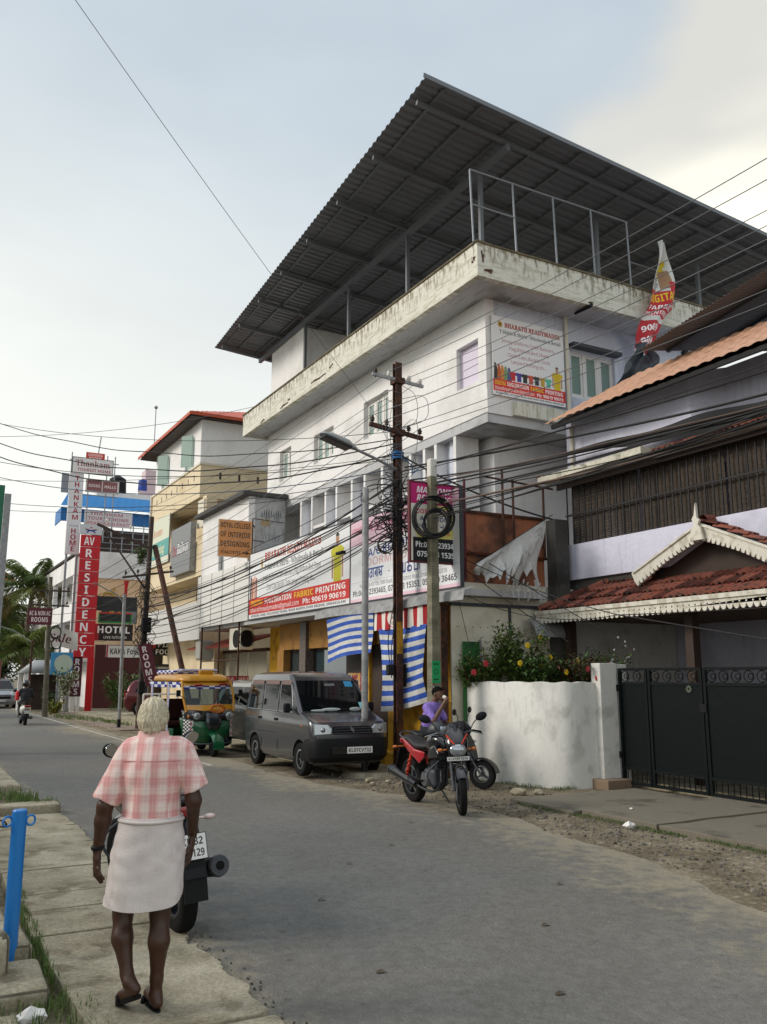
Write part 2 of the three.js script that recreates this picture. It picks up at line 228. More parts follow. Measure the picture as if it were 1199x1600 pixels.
// ================================================================ the setting
struct('ground', [at(new THREE.PlaneGeometry(900, 900, 1, 1), 0, -0.06, -40, -Math.PI / 2)], M.dirt);
{ // carriageway: one sheet with ragged edges
  const L = [], R = [], lx = [[20, 1.8], [-3, 1.8], [-6, 1.84], [-10, 1.95], [-13, 1.9], [-16, 1.68], [-40, 1.4], [-130, 1.0]], rx = [[20, 5.2], [-3, 5.4], [-4.5, 5.85], [-6.7, 6.55], [-9.2, 6.85], [-11.6, 6.8], [-13.5, 6.2], [-17.6, 6.28], [-25, 6.0], [-41, 5.85], [-130, 5.6]];
  const lerp = (t, z) => { for (let i = 0; i + 1 < t.length; i++) if (z <= t[i][0] && z >= t[i + 1][0]) return mix(t[i][1], t[i + 1][1], (t[i][0] - z) / (t[i][0] - t[i + 1][0])); return t[t.length - 1][1]; };
  for (let z = 20; z > -130; z -= z > -30 ? 0.06 : 1) { const n = z > -30 ? 0.10 : 0.02; L.push([lerp(lx, z) + (fbm((z + 200) / 256, 0.3, 512, 4, 51) - 0.5) * n * 1.6, -z]); R.push([lerp(rx, z) + (fbm((z + 200) / 256, 0.7, 256, 5, 52) - 0.5) * n * 4, -z]); }
  const g = new THREE.ShapeGeometry(shapeOf([...R, ...L.reverse()])); g.rotateX(-Math.PI / 2); { const p = g.attributes.position, uv = g.attributes.uv; for (let i = 0; i < p.count; i++) uv.setXY(i, (p.getX(i) - 1) / 7, -p.getZ(i) / 28); }
  const edge = (v) => (lerp(rx, -v * 28) - 1) / 7;
  const rt = tex(1024, (u, v) => { const y = v * 4, p = fbm(u, y, 4, 5, 1), q = hash2(u * 1024 | 0, v * 1536 | 0, 5), q2 = fbm(u, y, 128, 2, 2), w = fbm(u, y, 16, 5, 7); let s = 0.402 + (p - 0.5) * 0.06 + (q - 0.5) * 0.07 + (q2 - 0.5) * 0.07 + (w - 0.5) * 0.03; s -= sst(0.83, 0.86, fbm(u, y, 56, 3, 43)) * 0.06; const wm = sst(0.42, 0.66, fbm(u, y, 3, 4, 47)) * 0.016; let c = [s + 0.004 + wm, s + 0.005 + wm * 0.3, s - 0.008 - wm * 0.3];
    const e = v < 0.6 ? edge(v) : 0.7, dR = e - u, dL = u - 0.115, gr = fbm(u, y, 64, 5, 91), gb = fbm(u, y, 8, 4, 93); const sand = clamp(sst(0.17, 0.0, dR + (gr - 0.5) * 0.22 + (gb - 0.5) * 0.14) * 0.85 + sst(0.05, -0.01, dL + (gr - 0.5) * 0.1) * 0.7); c = tri(c, [0.575 + (q - 0.5) * 0.1, 0.54 + (q - 0.5) * 0.1, 0.46 + (q - 0.5) * 0.1], sand); return c; }, true, 1536);
  const bump = T.asphaltB.clone(); bump.repeat.set(6, 24); bump.needsUpdate = true; struct('road', g, mat({ map: rt, bumpMap: bump, bumpScale: 0.006, roughness: 0.9 }));
  const line = mat({ map: blotchy(0xb5b2a8, 0x6c6a64, 0.95, 16, 61, 0.3), m: 1.2 });
  for (const [z0, z1] of [[-17, -23.5], [-24, -33], [-33.4, -48], [-49, -70]]) { const o = solo('road_marking', ext([[5.55, -z0], [5.64, -z0], [5.6, -z1], [5.5, -z1]], 0.004).rotateX(-Math.PI / 2), line, 'worn white edge line painted along the far kerb side', 'road marking', 'white edge lines'); o.position.y = 0.002; o.userData = { kind: 'structure' }; }
}
{ // near pavement: concrete slabs, one by one
  const pav = new THREE.Group(); pav.name = 'pavement'; pav.userData = { kind: 'structure' }; scene.add(pav);
  const zs = [4, -3.4, -4.55, -5.89, -6.55, -7.22, -7.75, -8.7, -9.9, -11.05, -12.05], base = [0.04, 0.036, 0.038, 0.034, 0.036, 0.03, 0.034, 0.036, 0.034, 0.036];
  for (let i = 0; i + 1 < zs.length; i++) {
    const z0 = zs[i] - 0.012, z1 = zs[i + 1] + 0.012, xl = 0.98 + rr(-0.05, 0.05), pts = [[xl, -z0], [1.80, -z0]]; let n = 30;
    for (let k = 1; k < n; k++) { const z = mix(z0, z1, k / n); pts.push([mix(1.86, 1.98, sst(-6, -10, z)) + (fbm((z + 40) / 64, 0.2, 128, 4, 57) - 0.5) * (z > -7.5 ? 0.26 : 0.12) + rr(-0.008, 0.008), -z]); }
    pts.push([1.88, -z1], [xl + rr(-0.05, 0.05), -z1]); const g = ext(pts, 0.16, 0.006).rotateX(-Math.PI / 2); const o = part('slab', g, M.concrete, pav); o.position.y = base[i] - 0.16; o.rotation.z = rr(-0.006, 0.006);
  }
  for (const [x0, x1, z0, z1, y] of [[1.0, 2.0, -12.15, -12.5, 0.13], [-0.6, 1.95, -12.6, -13.2, 0.05], [-0.6, 1.85, -14.9, -18, 0.08], [-0.6, 1.6, -18.1, -24, 0.07], [-0.8, 1.4, -24.1, -40, 0.07]]) part('kerb_slab', rb(x1 - x0, 0.2, z0 - z1, 0.02, (x0 + x1) / 2, y - 0.1, (z0 + z1) / 2), M.concrete, pav);
  // raised edge stones left of the slabs
  for (const [x, z, w, d, y] of [[0.62, -5.6, 0.55, 0.62, 0.10], [0.58, -6.42, 0.62, 0.72, 0.13], [0.5, -7.35, 0.66, 0.95, 0.09], [0.52, -8.5, 0.7, 1.2, 0.07], [0.5, -10, 0.7, 1.6, 0.08], [0.3, -4.8, 0.8, 0.8, 0.05]]) part('edge_stone', rb(w, 0.3, d, 0.05, x, y - 0.15, z, rr(-0.03, 0.03), rr(-0.08, 0.08), rr(-0.03, 0.03)), M.concrete, pav);
  part('edge_stone', rb(0.5, 0.45, 0.42, 0.06, 0.42, 0.1, -5.75, 0.05, 0.3, 0.04), M.concrete, pav);
  part('soil_strip', bx(2.2, 0.1, 30, -0.35, -0.045, -12), M.dirt, pav);
}
{ // far-side verge: soil, apron slabs in front of the gate, the lane by the shops
  struct('verge', [b2(5.9, 24, -0.2, -0.012, 6, -90)], M.dirt);
  const ap = new THREE.Group(); ap.name = 'driveway_apron'; ap.userData = { kind: 'structure' }; scene.add(ap);
  const wet = mat({ map: blotchy(0x736d60, 0x4c483f, 0.8, 6, 63, 0), m: 2.4, bumpMap: T.coarse, bumpScale: 0.01, roughness: 0.85 });
  const crack = (x0, x1, z0, z1, y, j) => { const pts = []; for (let k = 0; k <= 6; k++) pts.push([mix(x0, x1, k / 6), -(z0 + (k % 6 ? rr(-j, j) : 0))]); for (let k = 0; k <= 6; k++) pts.push([mix(x1, x0, k / 6), -(z1 + (k % 6 ? rr(-j, j) : 0))]); const o = part('slab', ext(pts, 0.14, 0.008).rotateX(-Math.PI / 2), wet, ap); o.position.y = y - 0.14; };
  crack(7.82, 10.35, -3.0, -6.05, 0.06, 0.02); crack(7.84, 10.35, -6.08, -7.6, 0.055, 0.05); crack(7.84, 10.35, -7.64, -8.9, 0.06, 0.05); crack(7.72, 10.1, -8.93, -10.25, 0.045, 0.03);
  part('threshold', rb(0.5, 0.16, 0.9, 0.02, 10.05, 0.06, -10.95), mat({ color: 0x7d6a58, roughness: 0.9 }), ap);
  const pl = struct('shop_pavement', [b2(7.4, 10.6, -0.2, 0.06, -14.6, -44)], M.concrete);
  struct('pole_footing', [at(new THREE.CylinderGeometry(0.45, 0.62, 0.10, 14), 7.6, 0.02, -14.15)], M.concrete);
  struct('hotel_forecourt', [b2(6.4, 14, -0.1, 0.03, -29, -44)], mat({ map: blotchy(0x8a7a6e, 0x5f544c, 0.7, 8, 65, 0), m: 3 }));
  // gravel and rubble along the road edge
  const gm = mat({ color: 0xffffff, roughness: 0.95 }), gg = new THREE.IcosahedronGeometry(1, 0), N = 5200, inst = new THREE.InstancedMesh(gg, gm, N), m4 = new THREE.Matrix4(), q = new THREE.Quaternion(), col = new THREE.Color();
  for (let i = 0; i < N; i++) { const z = rr(-3.5, -15.5), far = z < -10.2, x = far ? rr(6.6, z < -13.4 ? 7.2 : 8.8) : rr(6.1 + sst(-3.5, -8, z) * 0.6, 7.75), lf = i % 8 === 0, s = (Math.pow(rnd(), 6) * 0.022 + 0.004) * (lf ? 0.55 : 1); q.setFromEuler(E3.set(rnd() * 6, rnd() * 6, rnd() * 6)); m4.compose(V(lf ? 1.93 + rr(-0.1, 0.16) * rr(0.2, 1) : x, (lf ? 0.004 : -0.012) + s * 0.3, lf ? rr(-3, -11) : z), q, V(s * rr(0.7, 1.4), s * 0.7, s)); inst.setMatrixAt(i, m4); const g = rr(0.06, 0.22); inst.setColorAt(i, col.setRGB(g, g * 0.93, g * 0.8)); }
  inst.name = 'gravel'; inst.userData = { kind: 'stuff', label: 'loose gravel and grit scattered along the road edge', category: 'gravel' }; scene.add(sh(inst));
  for (const [x, z, s] of [[7.05, -13.2, 0.07], [7.3, -13.0, 0.05], [6.95, -12.9, 0.045], [7.5, -12.75, 0.07], [7.85, -12.9, 0.06], [7.2, -13.45, 0.05], [8.3, -10.8, 0.09], [8.6, -10.7, 0.07]]) { const g = new THREE.IcosahedronGeometry(s, 1); const p = g.attributes.position; for (let i = 0; i < p.count; i++) { const k = 0.8 + 0.4 * hash2(Math.round(p.getX(i) * 900), Math.round(p.getY(i) * 900 + p.getZ(i) * 500), 4); p.setXYZ(i, p.getX(i) * k * 1.3, p.getY(i) * k * 0.7, p.getZ(i) * k); } g.computeVertexNormals(); at(g, x, s * 0.35, z, 0, rnd() * 6); solo('broken_stone', g, M.concrete, 'broken piece of concrete rubble on the soil by the poles', 'stone', 'rubble by the poles'); }
}
// grass tufts: blades as thin bent triangles
const grassMat = mat({ lin: [0.10, 0.16, 0.035], roughness: 0.8, transmission: 0.0, side: THREE.DoubleSide }), mossMat = mat({ lin: [0.075, 0.115, 0.03], roughness: 0.95, side: THREE.DoubleSide });
function blades(list, h0, h1, w) {
  const pos = [], nor = [];
  for (const [x, y, z] of list) { const h = rr(h0, h1), a = rnd() * 6.28, l = rr(0.1, 0.7) * h, ca = Math.cos(a), sa = Math.sin(a), dx = -sa * w, dz = ca * w, mx = x + ca * l * 0.35, mz = z + sa * l * 0.35, my = y + h * 0.65;
    pos.push(x - dx, y, z - dz, x + dx, y, z + dz, mx + dx * 0.7, my, mz + dz * 0.7, x - dx, y, z - dz, mx + dx * 0.7, my, mz + dz * 0.7, mx - dx * 0.7, my, mz - dz * 0.7, mx - dx * 0.7, my, mz - dz * 0.7, mx + dx * 0.7, my, mz + dz * 0.7, x + ca * l, y + h, z + sa * l); }
  const g = new THREE.BufferGeometry(); g.setAttribute('position', new THREE.Float32BufferAttribute(pos, 3)); g.computeVertexNormals(); return clean(g);
}
function grassPatch(spots, n, h0, h1, w, m, label) { const L = []; for (const [x, z, rx, rz, y = 0] of spots) for (let i = 0; i < n; i++) { const a = rnd() * 6.28, r = Math.sqrt(rnd()); L.push([x + Math.cos(a) * r * rx, y, z + Math.sin(a) * r * rz]); } const o = solo('grass', blades(L, h0, h1, w), m, label, 'grass'); o.userData.kind = 'stuff'; }
grassPatch([[0.86, -5.55, 0.14, 0.5], [0.75, -5.1, 0.35, 0.3], [0.6, -4.75, 0.5, 0.35], [0.93, -6.1, 0.06, 0.5], [0.98, -6.9, 0.05, 0.6], [1.02, -8.0, 0.04, 0.5]], 320, 0.03, 0.09, 0.003, grassMat, 'short green grass growing in the gap beside the pavement slabs');
grassPatch([[1.72, -13.6, 0.22, 0.5], [1.92, -12.75, 0.16, 0.3], [1.3, -14.1, 0.5, 0.4]], 260, 0.06, 0.17, 0.005, grassMat, 'green weed tufts at the broken kerb end');
grassPatch([[7.72, -9.6, 0.12, 0.5], [7.76, -8.6, 0.1, 0.7], [7.74, -7.6, 0.08, 0.5], [7.78, -6.4, 0.07, 0.6]], 500, 0.01, 0.035, 0.004, mossMat, 'low moss and grass along the edge of the concrete apron');
grassPatch([[9.0, -11.6, 0.15, 0.6], [9.35, -10.95, 0.3, 0.12]], 240, 0.015, 0.06, 0.004, mossMat, 'moss at the foot of the limewashed compound wall');
grassPatch([[6.5, -39, 0.5, 2.2], [6.9, -36, 0.5, 2], [7.2, -33, 0.3, 2]], 320, 0.05, 0.16, 0.012, grassMat, 'rough grass on the verge before the hotel');
// litter
{ const g = new THREE.IcosahedronGeometry(0.05, 1), p = g.attributes.position; for (let i = 0; i < p.count; i++) { const k = 0.6 + 0.8 * hash2(Math.round(p.getX(i) * 999), Math.round(p.getZ(i) * 999 + p.getY(i) * 444), 9); p.setXYZ(i, p.getX(i) * k * 1.4, p.getY(i) * k * 0.8, p.getZ(i) * k); } g.computeVertexNormals();
  solo('crumpled_paper', at(g, 7.62, 0.03, -7.85), M.whitePaint, 'crumpled white paper on the soil beside the mossy apron', 'litter');
  solo('crumpled_wrapper', g.clone().translate(-6.86, -0.0, 2.75), M.whitePaint, 'crumpled white plastic wrapper in the grass below the blue post', 'litter');
  solo('paper_scrap', at(new RoundedBoxGeometry(0.05, 0.02, 0.04, 1, 0.008), 8.4, 0.07, -8.6, 0, 0.6), M.whitePaint, 'small white paper scrap lying on the concrete apron', 'litter');
  for (const [x, z] of [[4.2, -5.2], [3.4, -4.1], [5.1, -6.1], [3.9, -7.7], [2.7, -4.9], [4.7, -8.3], [5.6, -9.4], [3.1, -6.6]]) solo('dry_leaf', grid(4, 3, (u, v) => [x + (u - 0.5) * 0.07, 0.004 + 0.012 * Math.sin(u * 3.1), z + (v - 0.5) * 0.035 * Math.sin(0.3 + u * 2.6)]), mat({ color: 0x4a3d2c, roughness: 0.9, side: THREE.DoubleSide }), 'dry brown leaf lying on the asphalt', 'leaf', 'leaves on the road');
}
{ // blue bollard with its chain
  const t = thing('bollard', 'bright blue metal pipe post with chain beside the pavement', 'bollard', [0.76, 0.05, -6.1], 0); const bp = mat({ color: 0x1d7fd0, roughness: 0.4, clearcoat: 0.3 });
  part('post', [cyl([0, -0.1, 0], [0, 0.86, 0], 0.045, 0.045, 20), cyl([0, 0.86, 0], [0, 0.868, 0], 0.045, 0.04, 20)], bp, t);
  part('ring', torus(0.03, 0.007, 0.068, 0.8, 0.0, 0, 0.4, 0, 8, 20), bp, t); part('ring', torus(0.03, 0.007, -0.068, 0.8, 0.0, 0, 0.4, 0, 8, 20), bp, t);
  const c = thing('chain', 'dark rusty chain hanging from the blue post', 'chain', [0.76, 0.05, -6.1]);
  for (let i = 0; i < 16; i++) { const u = i / 15, x = -0.1 - u * 0.7, y = 0.79 - 0.55 * u * (1.3 - u); part('link', at(new THREE.TorusGeometry(0.022, 0.006, 5, 10).scale(1.3, 0.8, 1), x, y, 0.1 * u, (i % 2) * 1.57, 0, -0.5 + u * 0.7), M.rust, c); }
}
// ================================================================ main white building
function window3(parent, kind, a0, a1, y0, y1, plane, n, frame, pane, axis = 'x', depth = 0.14) {   // window set back in a reveal; axis is the wall's normal
  const W = a1 - a0, H = y1 - y0, w = part('window', [bx(W, 0.06, 0.06, 0, H / 2 - 0.03, 0), bx(W, 0.06, 0.06, 0, -H / 2 + 0.03, 0), ...Array.from({ length: n + 1 }, (_, i) => bx(i % n ? 0.07 : 0.06, H - 0.122, 0.058, mix(-W / 2 + 0.03, W / 2 - 0.03, i / n), 0, 0))], frame, parent);
  for (let i = 0; i < n; i++) { const cx = mix(-W / 2, W / 2, (i + 0.5) / n), pw = W / n - 0.075; part('pane', [bx(pw - 0.1, H - 0.24, 0.012, cx, 0, -0.006)], pane, w); part('sash', [bx(pw, 0.05, 0.035, cx, H / 2 - 0.088, 0.004), bx(pw, 0.05, 0.035, cx, -H / 2 + 0.088, 0.004), bx(0.05, H - 0.23, 0.035, cx - pw / 2 + 0.026, 0, 0.004), bx(0.05, H - 0.23, 0.035, cx + pw / 2 - 0.026, 0, 0.004)], frame, w); }
  if (axis === 'x') { w.position.set(plane + depth, (y0 + y1) / 2, (a0 + a1) / 2); w.rotation.y = -Math.PI / 2; } else w.position.set((a0 + a1) / 2, (y0 + y1) / 2, plane - depth);
  return w;
}
const glassDark = mat({ color: 0x35454a, roughness: 0.08, clearcoat: 1 });
{
  const B = thing('white_building', 'white three storey building with deep concrete parapet and open roof terrace', 'building');
  // upper floor
  const sw = [[-14.78, -13.97, 7.75, 8.68], [-19.1, -17.8, 7.7, 8.7], [-22.2, -20.9, 7.72, 8.58], [-24.8, -23.9, 7.7, 8.7]];
  part('wall', [wallX(10, -25.6, -13.7, 7.0, 9.46, sw, 0.22), b2(10.0, 16, 7.0, 9.46, -25.82, -25.6)], M.white, B);
  part('wall', wallZ(-13.7, 10.222, 16, 7.0, 9.46, [[12.26, 13.56, 7.68, 8.78]], 0.22), M.blue, B, 'pale blue front wall');
  part('plaster_return', [b2(10.0, 10.62, 6.985, 7.5, -13.685, -13.7)], M.white, B);
  part('ledge', [b2(10.62, 15.9, 7.0, 7.3, -13.60, -13.698)], mat({ map: T.parapet, m: 2 }), B, 'stained concrete ledge');
  part('chajja', [b2(12.2, 13.62, 8.79, 8.87, -13.5, -13.699)], M.darkSteel, B);
  window3(B, 0, 12.26, 13.56, 7.68, 8.78, -13.7, 3, M.whitePaint, mat({ color: 0x7f9a90, roughness: 0.35, bumpMap: T.grain, bumpScale: 0.01 }), 'z', 0.1);
  const w1 = part('shutter', [b2(10.13, 10.17, 7.79, 8.66, -14.74, -14.01)], M.lilacPaint, B, 'closed lilac shutter'); part('shutter_rail', [b2(10.117, 10.13, 8.2, 8.23, -14.70, -14.05), b2(10.11, 10.13, 7.75, 8.68, -14.76, -14.735)], M.lilacPaint, w1);
  window3(B, 0, -19.1, -17.8, 7.7, 8.7, 10, 3, M.whitePaint, M.pane); window3(B, 0, -22.2, -20.9, 7.72, 8.58, 10, 3, M.whitePaint, M.pane); window3(B, 0, -24.8, -23.9, 7.7, 8.7, 10, 2, M.whitePaint, M.pane);
  part('rain_pipe', [cyl([12.1, 7.32, -13.62], [12.1, 9.45, -13.62], 0.045, 0.045, 10), cyl([12.1, 8.2, -13.62], [12.1, 8.28, -13.62], 0.055)], M.cream, B);
  // slabs
  part('floor_slab', [b2(10.02, 16, 6.8, 6.995, -25.6, -13.72)], M.grey, B);
  part('roof_slab', [b2(9.38, 16, 9.462, 9.62, -26.1, -13.0)], M.grey, B);
  const par = (z0, z1, axis) => { const L = Math.abs(z1 - z0), n = 24; const g = axis === 'x' ? b2(9.24, 9.38, 9.44, 10.14, z0, z1) : b2(z0, z1, 9.44, 10.13, -13.01, -12.87); const p = g.attributes.position, uv = g.attributes.uv; for (let i = 0; i < p.count; i++) uv.setXY(i, (axis === 'x' ? p.getZ(i) : p.getX(i)) / 6, (p.getY(i) - 9.44) / 0.7); return g; };
  const pm = mat({ map: T.parapet, bumpMap: T.coarse, bumpScale: 0.01, roughness: 0.92 });
  part('parapet', [par(-26.2, -12.87, 'x'), b2(9.38, 16, 9.44, 10.13, -26.2, -26.06)], pm, B, 'weathered parapet streaked with algae');
  part('parapet', [par(9.382, 15.8, 'z')], pm, B, 'weathered parapet streaked with algae');
  part('coping', [b2(9.21, 9.41, 10.14, 10.175, -26.23, -12.84), b2(9.412, 15.83, 10.13, 10.165, -13.04, -12.84)], mat({ map: T.concrete, m: 1.5, color: 0xb5ad9c }), B);
  for (const [z, y, l] of [[-22.6, 9.55, 0.7], [-20.3, 9.62, 0.9], [-24.4, 9.5, 0.3], [-13.0, 9.82, 0.12], [-19.5, 9.7, 0.2]]) part('exposed_rebar', Array.from({ length: 5 }, (_, k) => bx(0.014, rr(0.025, 0.055), l / 4, 9.237, y + rr(-0.03, 0.03) + (k - 2) * 0.012, z + (k - 2) * l / 5, rr(-0.15, 0.15))), M.rust, B, 'broken edge with rusty bars');
  for (const [x, y, w, h] of [[9.36, 9.86, 0.03, 0.24], [9.5, 9.6, 0.2, 0.04], [12.15, 9.5, 0.12, 0.03]]) part('exposed_rebar', [bx(w, h, 0.012, x, y, -12.866, 0, 0, 0.15), bx(w * 0.6, h * 0.7, 0.014, x + 0.02, y - 0.03, -12.865, 0, 0, -0.2)], M.rust, B, 'broken edge with rusty bars');
  part('rain_spout', cyl([12.1, 9.4, -13.3], [12.1, 9.4, -12.8], 0.04), M.black, B);
  // first floor, set back behind deep fins
  part('wall', [b2(10.79, 16, 3.2, 6.798, -25.4, -14.57)], M.white, B); part('wall', [b2(10.2, 10.788, 3.2, 6.798, -15.4, -15.2)], M.blue, B);
  const fz = [-23.13, -22.35, -21.44, -20.74, -19.82, -19.1, -18.18, -17.48, -16.82, -16.2, -15.72, -14.95];
  for (const z of fz) part('fin', [b2(10.03, 10.62, 4.4, 6.798, z - 0.05, z + 0.05)], M.white, B);
  for (let i = 0; i + 1 < fz.length; i++) { const a = fz[i] + 0.052, b = fz[i + 1] - 0.052; if (i % 2 === 0) part('screen_panel', [b2(10.3, 10.36, 4.4, 6.798, a, b)], M.blue, B); else { part('shelf_slab', [b2(10.06, 10.6, 5.86, 5.94, a, b)], M.white, B); part('back_panel', [b2(10.6, 10.66, 5.94, 6.798, a, b)], M.grey, B); part('back_panel', [b2(10.7, 10.74, 4.4, 5.86, a, b)], M.blue, B); } }
  part('side_wall', [b2(10.1, 10.785, 3.2, 6.798, -25.58, -25.402)], M.white, B);
  const dr = part('shutter', [b2(10.0, 10.05, 4.7, 5.7, -24.05, -23.35)], mat({ color: 0x7fa3a8, roughness: 0.6 }), B, 'pale teal window shutter'); part('shutter_rail', [b2(9.985, 10.0, 4.72, 5.68, -23.42, -23.36), b2(9.985, 10.0, 4.72, 5.68, -24.04, -23.98), b2(9.984, 10.0, 5.2, 5.26, -23.97, -23.43)], mat({ color: 0x6d9197, roughness: 0.6 }), dr);
  // annex under the signs: soffit, shop walls, pillars
  part('canopy_slab', [b2(8.72, 10.78, 3.18, 3.3, -24.1, -12.98)], M.grey, B);
  part('wall', [b2(9.9, 10.0, 0, 3.178, -25, -13.5)], M.yellow, B, 'ochre yellow shop wall');
  // stair-head block on the terrace
  const sb = part('stair_block', [wallX(10, -25.7, -23.1, 9.62, 12.3, [], 0.2), wallZ(-23.1, 10.202, 12.6, 9.62, 12.28, [[10.75, 11.2, 10.3, 10.9]], 0.2), b2(12.4, 12.6, 9.62, 12.2, -25.7, -23.302)], M.white, B);
  // terrace roof: corrugated sheets on beams, rafters, purlins and posts
  const R = thing('terrace_roof', 'large grey corrugated metal roof on thin posts above the terrace', 'roof'); const roofY = (x) => 12.74 - 0.075 * (x - 7.65), xl = (z) => 7.65 + (-12.19 - z) * 0.055;
  const sm = [0, 1, 2].map((i) => mat({ color: [0x777a80, 0x73767c, 0x7b7e84][i], roughness: 0.5, metalness: 0.35, side: THREE.DoubleSide, bumpMap: T.coarse, bumpScale: 0.002 }));
  for (let s = 0; s < 14; s++) { const z0 = -12.19 - s * 1.064, prof = []; for (let k = 0; k < 5; k++) { const p = 0.2128; prof.push([k * p, 0], [k * p + 0.09, 0], [k * p + 0.115, 0.034], [k * p + 0.185, 0.034]); } prof.push([1.064 + 0.02, 0]);
    const up = [], lo = []; for (const [dz, h] of prof) { const z = z0 - dz, e = s % 2 * 0.003; up.push([xl(z), roofY(xl(z)) + h + e, z], [20.4, roofY(20.4) + h + e, z]); }
    const pos = [], idx = []; up.forEach((p) => pos.push(...p)); for (let i = 0; i + 3 < up.length; i += 2) idx.push(i, i + 1, i + 3, i, i + 3, i + 2); const g = new THREE.BufferGeometry(); g.setAttribute('position', new THREE.Float32BufferAttribute(pos, 3)); g.setIndex(idx); const g2 = g.toNonIndexed(); g2.computeVertexNormals(); part('roof_sheet', g2, sm[s % 3], R); }
  const beamM = mat({ color: 0x777b81, roughness: 0.55, metalness: 0.35 });
  for (const x of [8.1, 8.95, 9.8, 10.65, 11.5, 12.35, 13.2, 14.05, 14.9, 15.75, 16.6, 17.45, 18.3, 19.15, 20]) part('purlin', bar([x, roofY(x) - 0.03, -12.25], [x + (x < 8.4 ? 0.6 : x < 9.2 ? 0.2 : 0), roofY(x) - 0.03, -26.95], 0.045, 0.05), beamM, R);
  for (let i = 0; i < 8; i++) { const z = -12.75 - i * 1.98, x = xl(z) + 0.12; part('rafter', bar([x, roofY(x) - 0.105, z], [20.2, roofY(20.2) - 0.105, z], 0.06, 0.1), beamM, R); }
  part('main_beam', bar([9.95, 12.34, -12.7], [9.95, 12.34, -26.7], 0.1, 0.14), beamM, R);
  for (const z of [-13.7, -16.75, -19.9, -22.85]) part('post', b2(9.91, 9.99, 9.62, 12.27, z - 0.04, z + 0.04), beamM, R);
  for (const x of [13.2, 16.5]) part('post', b2(x - 0.04, x + 0.04, 9.62, roofY(x) - 0.16, -13.74, -13.66), beamM, R);
  part('edge_trim', [bar([7.6, 12.76, -12.17], [20.4, 11.8, -12.17], 0.02, 0.09)], beamM, R);
  // terrace railing
  const rl = thing('terrace_railing', 'thin grey steel pipe railing above the stained front parapet', 'railing'); const xs = [9.2, 10.26, 11.32, 12.37, 13.42];
  for (const x of xs) part('baluster', cyl([x, 10.16, -12.93], [x - 0.08, 11.68, -12.9], 0.022, 0.022, 8), M.steelGrey, rl);
  part('top_rail', cyl([9.12, 11.69, -12.9], [13.36, 11.69, -12.9], 0.02), M.steelGrey, rl); part('mid_rail', cyl([9.16, 10.95, -12.915], [10.22, 10.95, -12.915], 0.018), M.steelGrey, rl); part('mid_rail', cyl([13.4, 10.75, -12.915], [14.3, 10.75, -12.915], 0.015), M.steelGrey, rl);
}
// ================================================================ signs, awnings, shop fronts on the main building
function board(name, label, W, H, texture, pos, turn, o = {}) {   // flat printed board with its frame and back
  const t = thing(name, label, o.cat || 'sign', pos, turn, o.group); const d = o.d || 0.05;
  part('face', at(new THREE.PlaneGeometry(W, H), 0, 0, d / 2 + 0.003), flat(texture, o.rough || 0.55), t);
  part('panel', bx(W, H, d, 0, 0, 0), o.side || M.galv, t);
  if (o.frame) part('frame', [bx(W + 0.06, 0.03, d + 0.02, 0, H / 2 + 0.0155, 0), bx(W + 0.06, 0.03, d + 0.02, 0, -H / 2 - 0.0155, 0), bx(0.03, H, d + 0.02, W / 2 + 0.0155, 0, 0), bx(0.03, H, d + 0.02, -W / 2 - 0.0155, 0, 0)], o.frame, t);
  if (o.back) { const b = part('back_face', at(new THREE.PlaneGeometry(W, H), 0, 0, -d / 2 - 0.003, 0, Math.PI), flat(texture, 0.55), t); }
  return t;
}
const FX = -Math.PI / 2;   // faces the street
function tee(x, cx, y, s, col) { x.fillStyle = col; x.beginPath(); x.moveTo(cx - s * 0.5, y + s * 0.15); x.lineTo(cx - s * 0.2, y); x.quadraticCurveTo(cx, y + s * 0.12, cx + s * 0.2, y); x.lineTo(cx + s * 0.5, y + s * 0.15); x.lineTo(cx + s * 0.4, y + s * 0.42); x.lineTo(cx + s * 0.27, y + s * 0.36); x.lineTo(cx + s * 0.27, y + s); x.lineTo(cx - s * 0.27, y + s); x.lineTo(cx - s * 0.27, y + s * 0.36); x.lineTo(cx - s * 0.4, y + s * 0.42); x.closePath(); x.fill(); }
function figure(x, cx, y, s, shirt) { x.fillStyle = '#b98a68'; x.beginPath(); x.ellipse(cx, y + s * 0.11, s * 0.075, s * 0.1, 0, 0, 7); x.fill(); x.fillRect(cx - s * 0.05, y + s * 0.18, s * 0.1, s * 0.1); x.fillRect(cx - s * 0.26, y + s * 0.4, s * 0.07, s * 0.5); x.fillRect(cx + s * 0.19, y + s * 0.4, s * 0.07, s * 0.5); x.fillStyle = '#2a2220'; x.beginPath(); x.ellipse(cx, y + s * 0.05, s * 0.08, s * 0.06, 0, 3.1, 6.4); x.fill(); tee(x, cx, y + s * 0.24, s * 0.62, shirt); x.fillRect(cx - s * 0.17, y + s * 0.7, s * 0.34, s * 0.3); }
